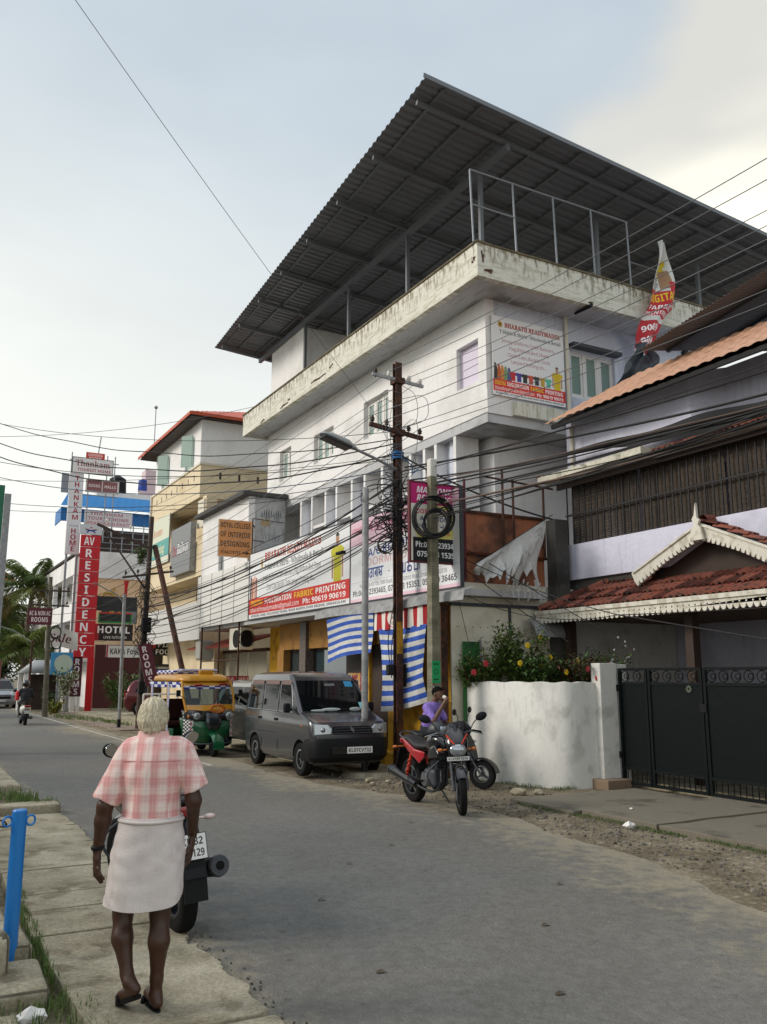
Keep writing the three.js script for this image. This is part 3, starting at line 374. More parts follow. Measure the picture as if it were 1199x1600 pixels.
function readymades(W, H, tall) {
  return canvasTex(W, H, (x) => {
    x.fillStyle = '#edeef0'; x.fillRect(0, 0, W, H); const u = H;
    const red = tall ? 0.80 : 0.70, rh = tall ? 0.15 : 0.235;
    x.fillStyle = '#caa84a'; x.beginPath(); x.ellipse(W * (tall ? 0.11 : 0.15), u * (tall ? 0.10 : 0.2), u * 0.035, u * (tall ? 0.04 : 0.085), 0, 0, 7); x.fill(); x.fillStyle = '#7c5a22'; x.beginPath(); x.ellipse(W * (tall ? 0.11 : 0.15), u * (tall ? 0.1 : 0.2), u * 0.018, u * (tall ? 0.02 : 0.05), 0, 0, 7); x.fill();
    txt(x, 'BHARATH READYMADES', W * (tall ? 0.56 : 0.47), u * (tall ? 0.10 : 0.11), u * (tall ? 0.075 : 0.15), '#c8452c', { fit: W * (tall ? 0.78 : 0.58), st: '#5a2a20', lw: 3, f: 'serif' });
    txt(x, 'T Shirts & Shirts - Wholesale & Retail', W * (tall ? 0.53 : 0.48), u * (tall ? 0.19 : 0.27), u * (tall ? 0.06 : 0.115), '#2a3b33', { fit: W * (tall ? 0.86 : 0.60), f: 'serif' });
    const lines = tall ? [['Jersey,Uniform,Cloth Banners,', 0.30], ['Flag,Ribbon,Bed Sheet', 0.385], ['Cloth Caps,Backlit Cloth', 0.47], ['Lanyard Printing etc...', 0.55]] : [['Jersey,Uniform,Cloth Banners,Flag,Ribbon,Bed Sheet', 0.43], ['Cloth Caps,Backlit Cloth,Lanyard Printing etc...', 0.575]];
    lines.forEach(([s, y], i) => txt(x, s, W * (tall ? 0.5 : 0.46), u * y, u * (tall ? 0.06 : 0.12), tall ? '#a24a5e' : '#3a3438', { w: 'normal', fit: W * (tall ? [0.74, 0.56, 0.6, 0.5][i] : [0.6, 0.5][i]) }));
    if (tall) { ['#3a3334', '#c8632c', '#d88a3a', '#7a9a6a', '#555a8a'].forEach((c, i) => { x.fillStyle = c; x.beginPath(); x.moveTo(W * (0.01 + i * 0.045), u * 0.80); x.lineTo(W * (0.02 + i * 0.045), u * (0.60 + i * 0.012)); x.quadraticCurveTo(W * (0.06 + i * 0.045), u * 0.58, W * (0.07 + i * 0.045), u * 0.80); x.fill(); }); ['#c8202c', '#4a3f96', '#2c2a2c', '#c8543a', '#34343a', '#c8a03a', '#5ac0a8'].forEach((c, i) => tee(x, W * (0.27 + i * 0.082), u * 0.675, u * 0.115, c)); figure(x, W * 0.89, u * 0.50, u * 0.30, '#e0c01c'); }
    else { ['#4a3a36', '#c8734c', '#d8a08a', '#a0604a'].forEach((c, i) => { x.fillStyle = c; x.fillRect(W * (0.01 + i * 0.022), u * (0.36 + (i % 2) * 0.03), W * 0.018, u * 0.34); }); figure(x, W * 0.90, u * 0.10, u * 0.62, '#c8c22a'); }
    x.fillStyle = '#d8332c'; x.fillRect(0, u * red, W, u * rh);
    const y1 = red + rh * 0.30, y2 = red + rh * 0.74, s1 = u * rh * 0.46, s2 = u * rh * 0.40;
    txt(x, 'DIGITAL', W * 0.02, u * y1, s1, '#f2d21c', { a: 'left', fit: W * 0.15, it: 1 }); txt(x, 'SUGLIMATION', W * 0.185, u * y1, s1, '#fff', { a: 'left', fit: W * 0.30 }); txt(x, 'FABRIC', W * 0.505, u * y1, s1, '#f2d21c', { a: 'left', fit: W * 0.19 }); txt(x, 'PRINTING', W * 0.71, u * y1, s1, '#fff', { a: 'left', fit: W * 0.26 });
    txt(x, 'bharathreadymades@gmail.com', W * 0.02, u * y2, s2, '#fff', { a: 'left', fit: W * 0.54, w: 'normal' }); txt(x, 'Ph: 90619 90619', W * 0.59, u * y2, s2, '#fff', { a: 'left', fit: W * 0.38 });
    txt(x, 'KOKERA LANE, PULLEPADY ROAD, NEAR NORTH OVER BRIDGE, ERNAKULAM', W * 0.03, u * (red + rh + (1 - red - rh) * 0.45), u * (tall ? 0.03 : 0.045), '#222', { a: 'left', fit: W * 0.94 });
  });
}
board('shop_signboard', 'long white and red readymade garments signboard above the shop front', 6.4, 1.86, readymades(1536, 448, false), [8.7, 4.25, -20.4], FX, { frame: M.darkSteel });
board('garment_banner', 'square garment printing banner on the upper front wall beside the window', 1.9, 1.72, readymades(768, 696, true), [11.07, 8.24, -13.65], 0, { d: 0.02, side: M.whitePaint });
// characters of the two Indian scripts on the lodge sign, drawn as strokes
function strokes(x, ox, oy, s, col, list, lw) { x.save(); x.strokeStyle = col; x.lineWidth = lw; x.lineCap = 'round'; x.lineJoin = 'round'; for (const c of list) { x.beginPath(); c.forEach((p, i) => { const X = ox + p[0] * s, Y = oy + p[1] * s; if (!i) x.moveTo(X, Y); else if (p.length === 4) x.quadraticCurveTo(ox + p[2] * s, oy + p[3] * s, X, Y); else x.lineTo(X, Y); }); x.stroke(); } x.restore(); }
const NAGARI = [[[-0.1, 0], [4.6, 0]], [[0.1, 0.3], [0.45, 0.75, 0, 0.8], [0.45, 0]], [[0.45, 0], [0.45, 1]], [[0.9, 0], [0.9, 1]], [[1.5, 0.4], [1.25, 0.95, 1.1, 0.6]], [[1.5, 0.4], [1.75, 0.4]], [[1.75, 0], [1.75, 1]], [[1.75, 0.8], [1.4, 1.1]], [[2.1, 0], [2.1, 1]], [[2.6, 0.55], [2.9, 0.55, 2.4, 1.0], [2.6, 0.5, 2.75, 0.25]], [[2.9, 0], [2.9, 1]], [[3.25, 0], [3.25, 1]], [[3.5, 0.25], [3.75, 0.5, 3.9, 0.3], [3.55, 0.65], [3.95, 1]], [[3.7, 0.6], [4.2, 0.6]], [[4.2, 0], [4.2, 1]]];
const TAMIL = [[[0, 0.4], [0.45, 0.4, 0.2, 0], [0.1, 0.95, 0.4, 0.9], [0.7, 0.95]], [[0.05, 0.15], [0.6, 0.15]], [[0.1, 0.95], [0.2, 1.4, -0.15, 1.4]], [[1, 0.2], [1, 0.95]], [[1, 0.2], [1.35, 0.2]], [[1.35, 0.2], [1.35, 0.95], [1.7, 0.6, 1.75, 1.0]], [[1.7, 0.2], [1.7, 0.95]], [[2.0, 0.2], [2.7, 0.2]], [[2.3, 0.2], [2.3, 0.95]], [[2.3, 0.55], [2.15, 0.95, 1.9, 0.6], [2.6, 0.95]], [[2.3, 0.6], [2.75, 0.8, 2.7, 0.4], [2.5, 0.95, 2.75, 0.95]], [[3.2, 0.2], [3.2, 0.95], [3.75, 0.95], [3.75, 0.5]], [[3.45, -0.15], [3.5, -0.2]], [[4.0, 0.2], [4.0, 0.95]]];
board('lodge_signboard', 'white and pink lodge dormitory signboard with phone numbers beside the garments board', 4.35, 1.8, canvasTex(1152, 476, (x, W, H) => {
  x.fillStyle = '#eceef2'; x.fillRect(0, 0, W, H); x.fillStyle = '#ecc9d8'; x.beginPath(); x.moveTo(0, 0); x.lineTo(W, 0); x.lineTo(W, H * 0.12); x.quadraticCurveTo(W * 0.5, H * 0.42, 0, H * 0.30); x.fill(); x.fillRect(0, H * 0.965, W, H * 0.035);
  txt(x, 'THANKAM', W * 0.36, H * 0.13, 66, '#c86a92', { f: 'serif', fit: W * 0.5 }); txt(x, 'LODGE', W * 0.06, H * 0.12, 40, '#c4455f', { fit: W * 0.1 });
  txt(x, 'A/C RETION', W * 0.40, H * 0.42, 60, '#2c3f8c', { fit: W * 0.42, r: -0.03 }); txt(x, 'DORMITORY', W * 0.42, H * 0.545, 60, '#d9a0a8', { w: 'normal', fit: W * 0.5 });
  strokes(x, W * 0.16, H * 0.63, 46, '#2d4a90', NAGARI, 9); txt(x, '-', W * 0.40, H * 0.69, 50, '#2d4a90'); strokes(x, W * 0.46, H * 0.62, 62, '#22367c', TAMIL, 10);
  txt(x, 'House No 43/156, SRM Road, North, District Road, Ernakulam 682018', W * 0.5, H * 0.815, 30, '#5a5d64', { w: 'normal', fit: W * 0.8 }); txt(x, 'Ph:0484-2393465, 075 563 15353, 098470 36465', W * 0.5, H * 0.90, 44, '#3a3d44', { fit: W * 0.95 });
  x.fillStyle = '#b9bcc4'; x.fillRect(0, H * 0.765, W, 2);
}), [8.7, 4.22, -14.98], FX, { frame: M.darkSteel });
{ const t = board('rooms_signboard', 'magenta and yellow residency rooms signboard with black phone strip', 1.12, 1.42, canvasTex(640, 812, (x, W, H) => {
  x.fillStyle = '#efeadb'; x.fillRect(0, 0, W, H); x.fillStyle = '#e4dc7c'; x.beginPath(); x.ellipse(W * 0.55, H * 0.5, W * 0.5, H * 0.24, -0.3, 0, 7); x.fill(); x.fillStyle = '#f3efe2'; x.beginPath(); x.ellipse(W * 0.4, H * 0.5, W * 0.36, H * 0.18, -0.3, 0, 7); x.fill();
  x.fillStyle = '#c51a72'; x.fillRect(0, 0, W, H * 0.27); x.fillRect(W * 0.93, 0, W * 0.07, H * 0.56); txt(x, 'MARGONES', W * 0.47, H * 0.085, 92, '#fff', { it: 1, fit: W * 0.74 }); txt(x, 'RESIDENCY', W * 0.47, H * 0.19, 92, '#fff', { it: 1, fit: W * 0.74 });
  txt(x, 'DORMITORIES', W * 0.46, H * 0.365, 70, '#cc3566', { fit: W * 0.72 }); txt(x, 'A/C ROOMS', W * 0.48, H * 0.455, 66, '#252f7c', { fit: W * 0.62 }); strokes(x, W * 0.14, H * 0.515, 52, '#252f7c', NAGARI.slice(1).map((c) => c.map((p) => [p[0] * 2, p[1]])), 9); txt(x, 'Per Bed @ Rs: 150', W * 0.44, H * 0.635, 50, '#d0592c', { fit: W * 0.62 });
  x.fillStyle = '#14181f'; x.fillRect(W * 0.04, H * 0.70, W * 0.96, H * 0.30); txt(x, 'Ph:0484-2393465', W * 0.5, H * 0.79, 80, '#fff', { fit: W * 0.84 }); txt(x, '075 563 15353', W * 0.5, H * 0.91, 80, '#fff', { fit: W * 0.78 });
}), [8.34, 4.46, -13.06], 0, { frame: M.maroon, back: true }); part('bracket', [cyl([0.62, 0.9, 0], [0.62, -1.0, 0], 0.025), cyl([0.62, 0.5, 0], [0.42, 0.5, -0.3], 0.02)], M.maroon, t); }
{ // small building next door, with graffiti and its hanging sign
  const b = thing('small_building', 'small grey white building with dark eave and scribbled wall beside the shops', 'building');
  part('wall', [wallX(8.8, -28.7, -24.2, 3.33, 7.05, [[-26.9, -26.35, 4.95, 5.85]], 0.2)], M.white, b); part('wall', wallZ(-24.2, 9.002, 9.98, 3.33, 7.05, [], 0.2), M.grey, b, 'stained grey gable wall'); part('wall', [b2(9.0, 9.98, 3.33, 7.05, -28.7, -28.5)], M.grey, b);
  part('roof_edge', [b2(8.55, 10.02, 7.05, 7.17, -28.95, -24.02)], mat({ color: 0x4b4a4a, roughness: 0.9 }), b); part('floor_soffit', [b2(8.82, 9.98, 3.2, 3.33, -28.7, -24.21)], M.grey, b);
  const w = part('window', [b2(8.88, 8.93, 4.95, 5.85, -26.9, -26.35)], M.cream, b); for (let i = 0; i < 3; i++) part('pane', [b2(8.866, 8.88, 5.0, 5.8, -26.85 + i * 0.18, -26.73 + i * 0.18)], glassDark, w);
  const sp = canvasTex(512, 512, (x, W, H) => { x.fillStyle = 'rgba(0,0,0,0)'; x.clearRect(0, 0, W, H); x.lineCap = 'round'; const s = (c, lw, pts) => { x.strokeStyle = c; x.lineWidth = lw; x.beginPath(); pts.forEach((p, i) => i ? x.lineTo(...p) : x.moveTo(...p)); x.stroke(); }; for (let i = 0; i < 9; i++) { const X = 60 + i * 46; s('#4b5660', 9, [[X, 120 + rr(-15, 15)], [X + rr(5, 20), 60 + rr(-15, 15)], [X + 24, 125 + rr(-15, 15)]]); } for (let i = 0; i < 5; i++) { const X = 70 + i * 34; s('#c9a04a', 10, [[X, 210], [X + 8, 150], [X + 22, 212]]); } for (let i = 0; i < 6; i++) { const X = 90 + i * 60; s('#8c949a', 8, [[X, 300 + rr(-20, 20)], [X + 14, 360], [X + 34, 300 + rr(-20, 20)]]); } for (let i = 0; i < 8; i++) s('#9aa0a4', 5, [[90 + i * 40, 400], [90 + i * 40 + rr(-5, 5), 470]]); });
  part('graffiti', at(new THREE.PlaneGeometry(0.86, 1.5), 9.52, 6.05, -24.196), mat({ map: sp, transparent: true, roughness: 0.8 }), b);
  part('hook_pipe', tube([[9.0, 6.1, -24.18], [8.85, 6.2, -24.1], [8.75, 6.1, -24.1]], 0.015), M.rust, b);
  part('sign_bracket', [cyl([8.9, 6.35, -24.1], [8.9, 5.0, -24.1], 0.018), cyl([8.9, 6.35, -24.1], [9.9, 6.3, -24.1], 0.012), cyl([8.9, 5.7, -24.1], [9.3, 5.68, -24.15], 0.012)], M.rust, b);
  board('college_sign', 'orange interior designing college sign with black lettering and arrow', 1.02, 1.1, canvasTex(512, 552, (x, W, H) => { x.fillStyle = '#d9955a'; x.fillRect(0, 0, W, H); x.strokeStyle = '#f0d0a8'; x.lineWidth = 8; x.strokeRect(4, 4, W - 8, H - 8); txt(x, 'NOYAL COLLEGE', W / 2, H * 0.15, 110, '#241812', { fit: W * 0.9 }); txt(x, 'OF INTERIOR', W / 2, H * 0.40, 110, '#241812', { fit: W * 0.9 }); txt(x, 'DESIGNING', W / 2, H * 0.65, 110, '#241812', { fit: W * 0.9 }); txt(x, '9746278757', W * 0.37, H * 0.88, 66, '#241812', { fit: W * 0.6 }); x.fillStyle = '#241812'; x.fillRect(W * 0.71, H * 0.86, W * 0.15, 18); x.beginPath(); x.moveTo(W * 0.85, H * 0.83); x.lineTo(W * 0.95, H * 0.878); x.lineTo(W * 0.85, H * 0.925); x.fill(); }), [8.36, 5.7, -24.1], 0, { back: true });
  board('red_notice', 'small crimson notice board on the grey wall', 0.75, 0.35, canvasTex(256, 120, (x, W, H) => { x.fillStyle = '#b01844'; x.fillRect(0, 0, W, H); txt(x, 'MARGONES', W / 2, H * 0.35, 40, '#f0c8d4', { fit: W * 0.8 }); txt(x, 'RESIDENCY', W / 2, H * 0.72, 40, '#f0c8d4', { fit: W * 0.7 }); }), [9.35, 5.1, -24.12], 0, {});
}
{ // blank white continuation panel of the sign fascia
  const t = thing('white_fascia_panel', 'blank white metal fascia panel beside the garments board', 'panel'); part('panel', [b2(8.66, 8.7, 3.3, 5.0, -28.6, -23.66)], M.whitePaint, t); for (let i = 0; i < 4; i++) part('joint_strip', [b2(8.652, 8.66, 3.3, 5.0, -24.9 - i * 1.1, -24.87 - i * 1.1)], M.galv, t);
  const s = thing('steel_props', 'thin dark steel props below the white fascia', 'frame'); for (const z of [-24.6, -26.4, -28.2]) part('prop', cyl([8.75, 0, z], [8.75, 3.3, z], 0.03), M.rust, s); part('rail', cyl([8.75, 2.2, -24.6], [8.75, 2.2, -28.2], 0.02), M.rust, s);
}
{ // shop front on the ground floor
  const t = thing('garment_shop_front', 'ochre shop front with dark glass doors and tiled pillar', 'shop front');
  const och = mat({ map: blotchy(0xa7793a, 0x6d4b24, 0.6, 5, 301, 0.2), m: 2 });
  part('lintel', [b2(9.55, 9.85, 2.45, 3.17, -23.4, -15.9)], och, t); part('pillar', [b2(9.5, 9.86, 0, 2.448, -23.4, -22.95)], och, t); part('pillar', [b2(9.46, 9.84, 0, 3.15, -21.75, -21.35)], mat({ map: blotchy(0x6d615b, 0x3a3432, 0.9, 24, 303), m: 0.7, roughness: 0.4 }), t, 'speckled granite pillar'); part('pillar', [b2(9.5, 9.86, 0, 2.448, -19.0, -18.6)], och, t);
  for (const [a, b] of [[-22.9, -21.8], [-21.3, -19.05], [-18.55, -16.5]]) { const d = part('glass_door', [b2(9.74, 9.76, 0.1, 2.4, a, b)], glassDark, t); part('door_frame', [b2(9.7, 9.78, 2.4, 2.448, a, b), b2(9.7, 9.78, 0, 0.1, a, b), b2(9.7, 9.79, 0.1, 2.4, a - 0.03, a), b2(9.7, 9.79, 0.1, 2.4, b, b + 0.03)], M.brown, d); }
  for (const [z, y] of [[-22.2, 1.9], [-22.2, 1.6], [-22.25, 1.35]]) part('sticker', at(new THREE.CircleGeometry(0.11, 18), 9.735, y, z, 0, FX), M.whitePaint, t);
  const ac = thing('air_conditioner', 'grey outdoor air conditioner unit hung under the fascia', 'air conditioner', [9.0, 2.82, -25.1]); part('case', rb(0.4, 0.65, 1.0, 0.03), M.cream, ac); part('fan_grille', [torus(0.24, 0.012, 0, 0, 0.507, 0, 0, 0), torus(0.16, 0.01, 0, 0, 0.507), cyl([0, 0, 0.499], [0, 0, 0.506], 0.245, 0.245, 24).scale(0.8, 1, 1)], M.black, ac); part('fan_grille', [at(new THREE.CylinderGeometry(0.25, 0.25, 0.012, 24), -0.205, 0, 0.15, 0, 0, Math.PI / 2), torus(0.25, 0.014, -0.212, 0, 0.15, 0, Math.PI / 2, 0)], M.black, ac); part('bracket', [bx(0.5, 0.03, 0.04, 0.1, -0.34, 0.4), bx(0.5, 0.03, 0.04, 0.1, -0.34, -0.4)], M.rust, ac);
}
{ // tea stall: awning, valance, striped tarpaulins, yellow posts, cream sheet wall
  const aw = thing('sheet_awning', 'grey bent metal sheet awning below the lodge board', 'awning'); part('sheet', grid(12, 3, (u, v) => [mix(8.72, 8.44, v), mix(3.30, 3.19, v) + 0.02 * Math.sin(u * 9) * v, mix(-18.5, -12.35, u)]), mat({ map: T.galv, m: 1.4, roughness: 0.55, metalness: 0.2, side: THREE.DoubleSide }), aw); part('lip', grid(12, 1, (u, v) => [8.44 - 0.03 * v, mix(3.19, 3.02, v) + 0.02 * Math.sin(u * 9), mix(-18.5, -12.35, u)]), mat({ map: T.galv, m: 1.4, roughness: 0.55, side: THREE.DoubleSide }), aw);
  const vt = canvasTex(1024, 200, (x, W, H) => { for (let i = 0; i < 15; i++) { x.fillStyle = i % 2 ? '#e4dfd8' : '#ab1a22'; x.fillRect(i * W / 15, 0, W / 15 + 1, H); } x.fillStyle = '#e6ddd8'; x.beginPath(); x.ellipse(W * 0.40, H * 0.5, W * 0.105, H * 0.44, 0, 0, 7); x.fill(); x.strokeStyle = '#9c2a2a'; x.lineWidth = 5; x.stroke(); txt(x, 'TEA', W * 0.4, H * 0.26, 40, '#a02c2c'); txt(x, 'SNACKS', W * 0.4, H * 0.5, 38, '#333', { fit: 110 }); txt(x, 'CORNER', W * 0.4, H * 0.74, 36, '#6a2a2a', { fit: 110 }); });
  const fold = (A, B, h0, h1, n, sag, bulge) => (u, v) => [mix(A[0], B[0], u) + 0.035 * Math.sin(u * n + v * 1.5) * v + bulge * Math.sin(v * 3.1), mix(mix(A[1], B[1], u), mix(h0, h1, u), v) - sag * Math.sin(u * 3.14) * (v > 0 ? 1 : 0.3), mix(A[2], B[2], u) + 0.04 * v * Math.sin(u * 5)];
  solo('striped_valance', grid(48, 6, (u, v) => [8.47 + 0.02 * Math.sin(u * 40) * v, mix(3.1, 2.64, v), mix(-15.9, -13.25, u)]), mat({ map: (vt.flipY = true, vt), side: THREE.DoubleSide, roughness: 0.8 }), 'red and white striped valance hanging below the metal awning', 'awning').geometry.attributes.uv.array.forEach((q, i, a) => { if (i % 2) a[i] = 1 - q; });
  const tarp = (n, s) => mat({ map: tex(64, (u, v) => { const k = (v * n) % 1, w = fbm(u, v, 16, 3, s) * 0.16; return k < 0.5 ? [0.10 + w * 0.6, 0.26 + w * 0.7, 0.60 + w] : [0.72 + w * 0.8, 0.72 + w * 0.8, 0.70 + w * 0.8]; }, true, 512), side: THREE.DoubleSide, roughness: 0.75, bumpMap: T.coarse, bumpScale: 0.01 });
  const sheet = (g, label, m) => { const o = solo('striped_tarpaulin', g, m, label, 'tarpaulin', undefined); return o; };
  sheet(grid(26, 22, fold([8.42, 2.98, -17.85], [8.42, 3.04, -15.65], 2.02, 2.2, 9, -0.06, 0.03)), 'blue and white striped tarpaulin blowing under the awning above the van', tarp(5.5, 311));
  sheet(grid(26, 30, (u, v) => { const p = fold([8.47, 2.66, -15.5], [8.47, 2.68, -13.6], 1.04, 1.28, 7, 0.05, -0.04)(u, v); const pinch = Math.exp(-Math.pow((v - 0.52) * 3.2, 2)) * 0.22; p[2] = mix(p[2], -14.3, pinch); p[0] += 0.025 * Math.sin(v * 9 + u * 4); return p; }), 'blue and white striped tarpaulin hanging down behind the rusty pole', tarp(8, 313));
  const ys = thing('tea_stall', 'yellow painted tea stall with posts and counter behind the poles', 'stall'); part('post', [b2(8.85, 9.05, 0, 3.0, -16.9, -16.6)], M.yellow, ys); part('post', [b2(8.5, 8.64, 0, 3.0, -13.35, -13.2)], M.rust, ys); part('counter', [b2(8.75, 9.2, 0, 1.25, -15.6, -13.5)], M.yellow, ys); part('plinth', [b2(8.4, 9.25, 0, 0.28, -16.95, -13.4)], M.yellow, ys); part('door', [b2(8.9, 8.96, 0.28, 2.4, -16.55, -15.55)], M.brown, ys);
  const pp = part('poster', at(new THREE.PlaneGeometry(0.7, 0.9), 8.846, 1.35, -17.25, 0, FX), flat(tex(128, (u, v) => { const n = fbm(u, v, 8, 3, 321); return n > 0.55 ? [0.8, 0.55, 0.15] : n > 0.45 ? [0.75, 0.7, 0.6] : [0.55, 0.2, 0.15]; })), ys); part('side_panel', [b2(8.85, 8.9, 0.3, 2.2, -17.7, -16.92)], M.brown, ys);
  const cw = thing('cream_sheet_wall', 'cream riveted sheet metal wall beside the tea stall', 'wall'); const crm = mat({ map: blotchy(0xe6e0cf, 0xb9ae98, 0.5, 5, 331, 0.3), m: 3, roughness: 0.6 });
  for (const [a, b] of [[8.72, 10.02], [10.04, 11.3]]) part('panel', [b2(a, b, 0, 3.0, -13.24, -13.2)], crm, cw); part('panel', [b2(8.72, 11.3, 3.06, 3.45, -13.3, -13.26)], crm, cw); part('rail', [b2(8.7, 11.3, 3.0, 3.06, -13.22, -13.16)], M.darkSteel, cw); part('batten', [b2(10.01, 10.05, 0, 3.0, -13.2, -13.16)], M.darkSteel, cw);
  for (let i = 0; i < 14; i++) part('rivet', at(new THREE.SphereGeometry(0.012, 6, 4), 8.85 + i * 0.17, 2.62, -13.197), M.darkSteel, cw);
  const ow = thing('orange_wall', 'weathered orange terrace wall with dark algae streaks', 'wall'); part('wall', [b2(9.12, 11.02, 3.46, 4.77, -13.5, -13.32)], M.orange, ow); part('coping', [b2(9.08, 11.02, 4.77, 4.83, -13.52, -13.29)], mat({ map: T.orange, color: 0x8d7d72, m: 1.5 }), ow); part('ledge', [b2(9.1, 11.04, 3.98, 4.03, -13.315, -13.24)], mat({ map: T.orange, color: 0x8d6d62, m: 1.5 }), ow); part('stub', [b2(9.1, 9.2, 4.83, 4.93, -13.45, -13.34)], M.grey, ow);
  const fr = thing('rusty_scaffold', 'rusty steel posts and rails standing on the orange wall', 'scaffold'); for (const [x, h] of [[9.95, 5.7], [10.2, 5.5], [10.95, 5.45]]) part('post', cyl([x, 4.0, -13.2], [x, h, -13.2], 0.025), M.rust, fr); part('rail', cyl([9.5, 5.5, -13.2], [11.2, 5.42, -13.2], 0.02), M.rust, fr);
  const tt = solo('torn_tarpaulin', grid(34, 26, (u, v) => { const topx = mix(8.95, 10.62, u), topy = mix(3.72, 4.68, u), len = mix(0.10, 1.0, Math.pow(u, 0.75)) * (0.85 + 0.25 * Math.sin(u * 37) * Math.sin(u * 11)); const fr2 = v > 0.72 ? Math.sin(u * 110) * 0.05 : 0; return [topx - 0.22 * v * u + fr2 * 0.3 + 0.03 * Math.sin(v * 7 + u * 6), topy - len * v * 1.25 + fr2, -12.75 + 0.12 * Math.sin(v * 4 + u * 9) * v + 0.05 * Math.sin(u * 23) * v]; }), mat({ map: blotchy(0xd5d6d4, 0x8f9496, 0.7, 8, 341, 0.4), side: THREE.DoubleSide, roughness: 0.6, bumpMap: T.coarse, bumpScale: 0.02 }), 'torn white tarpaulin sagging in front of the orange wall', 'tarpaulin');
  const tp = tt; part('rope', tube([[8.95, 3.72, -12.75], [10.62, 4.69, -12.75], [11.0, 4.85, -13.0]], 0.008), M.wire, tp); for (let i = 0; i < 9; i++) part('torn_strip', grid(2, 8, (u, v) => [9.75 + i * 0.085 + u * 0.035 - 0.1 * v + 0.02 * Math.sin(v * 6 + i), 3.5 - v * rr(0.3, 0.31) - (i % 3) * 0.05, -12.7 + 0.03 * Math.sin(v * 5 + i * 2)]), tp.material, tp);
}
{ // banner strip hanging from the terrace railing
  const ft = canvasTex(256, 768, (x, W, H) => { x.fillStyle = '#d9dad6'; x.fillRect(0, 0, W, H); tee(x, W * 0.55, H * 0.12, W * 0.5, '#d8c02a'); x.fillStyle = '#a98462'; x.fillRect(W * 0.45, H * 0.22, W * 0.35, H * 0.16); for (let i = 0; i < 5; i++) txt(x, 'Shirts', W * 0.25, H * (0.18 + i * 0.05), 38, '#3a3d40', { r: -0.8 }); x.fillStyle = '#c8202c'; x.fillRect(0, H * 0.40, W, H * 0.26); x.fillRect(W * 0.7, H * 0.33, W * 0.3, H * 0.12); txt(x, 'DIGITAL', W * 0.45, H * 0.45, 62, '#f2d21c', { r: -0.15 }); txt(x, 'FABRIC', W * 0.5, H * 0.54, 62, '#fff', { r: -0.15 }); txt(x, 'PRINTING', W * 0.5, H * 0.62, 50, '#fff', { r: -0.15 }); x.fillStyle = '#d9dad6'; x.fillRect(0, H * 0.66, W, H * 0.05); x.fillStyle = '#b8202a'; x.fillRect(0, H * 0.71, W, H * 0.27); txt(x, '90619', W * 0.5, H * 0.78, 70, '#fff', { r: -0.2 }); txt(x, '90619', W * 0.5, H * 0.9, 70, '#fff', { r: -0.2 }); });
  const prof = [[13.98, 14.12, 11.25], [13.88, 14.28, 10.75], [13.78, 14.36, 10.3], [13.62, 14.38, 9.75], [13.5, 14.1, 9.45], [13.3, 13.78, 9.0], [13.05, 13.62, 8.5]];
  const g = grid(12, 36, (u, v) => { const k = v * 6, i = Math.min(5, Math.floor(k)), t = k - i, x0 = mix(prof[i][0], prof[i + 1][0], t), x1 = mix(prof[i][1], prof[i + 1][1], t); return [mix(x0, x1, u), mix(prof[i][2], prof[i + 1][2], t), -12.62 + 0.09 * Math.sin(u * 7 + v * 6) + 0.05 * Math.sin(v * 14 + u * 3)]; });
  const uv = g.attributes.uv; for (let i = 0; i < uv.count; i++) uv.setY(i, 1 - uv.getY(i)); solo('hanging_banner', g, mat({ map: ft, side: THREE.DoubleSide, roughness: 0.6 }), 'twisted printed fabric banner hanging from the terrace roof edge', 'banner');
  const dk = grid(14, 24, (u, v) => [mix(mix(13.02, 12.25, v), mix(13.62, 13.15, v * v), u) + 0.03 * Math.sin(v * 8), mix(8.62, 7.45, v) + 0.08 * u * (1 - v), -12.55 + 0.14 * Math.sin(u * 6 + v * 3) + 0.06 * Math.sin(v * 11 + u * 5)]);
  solo('black_plastic_sheet', dk, mat({ color: 0x2c343a, side: THREE.DoubleSide, roughness: 0.4, bumpMap: T.coarse, bumpScale: 0.02 }), 'black plastic sheet hanging below the printed banner', 'plastic sheet');
}
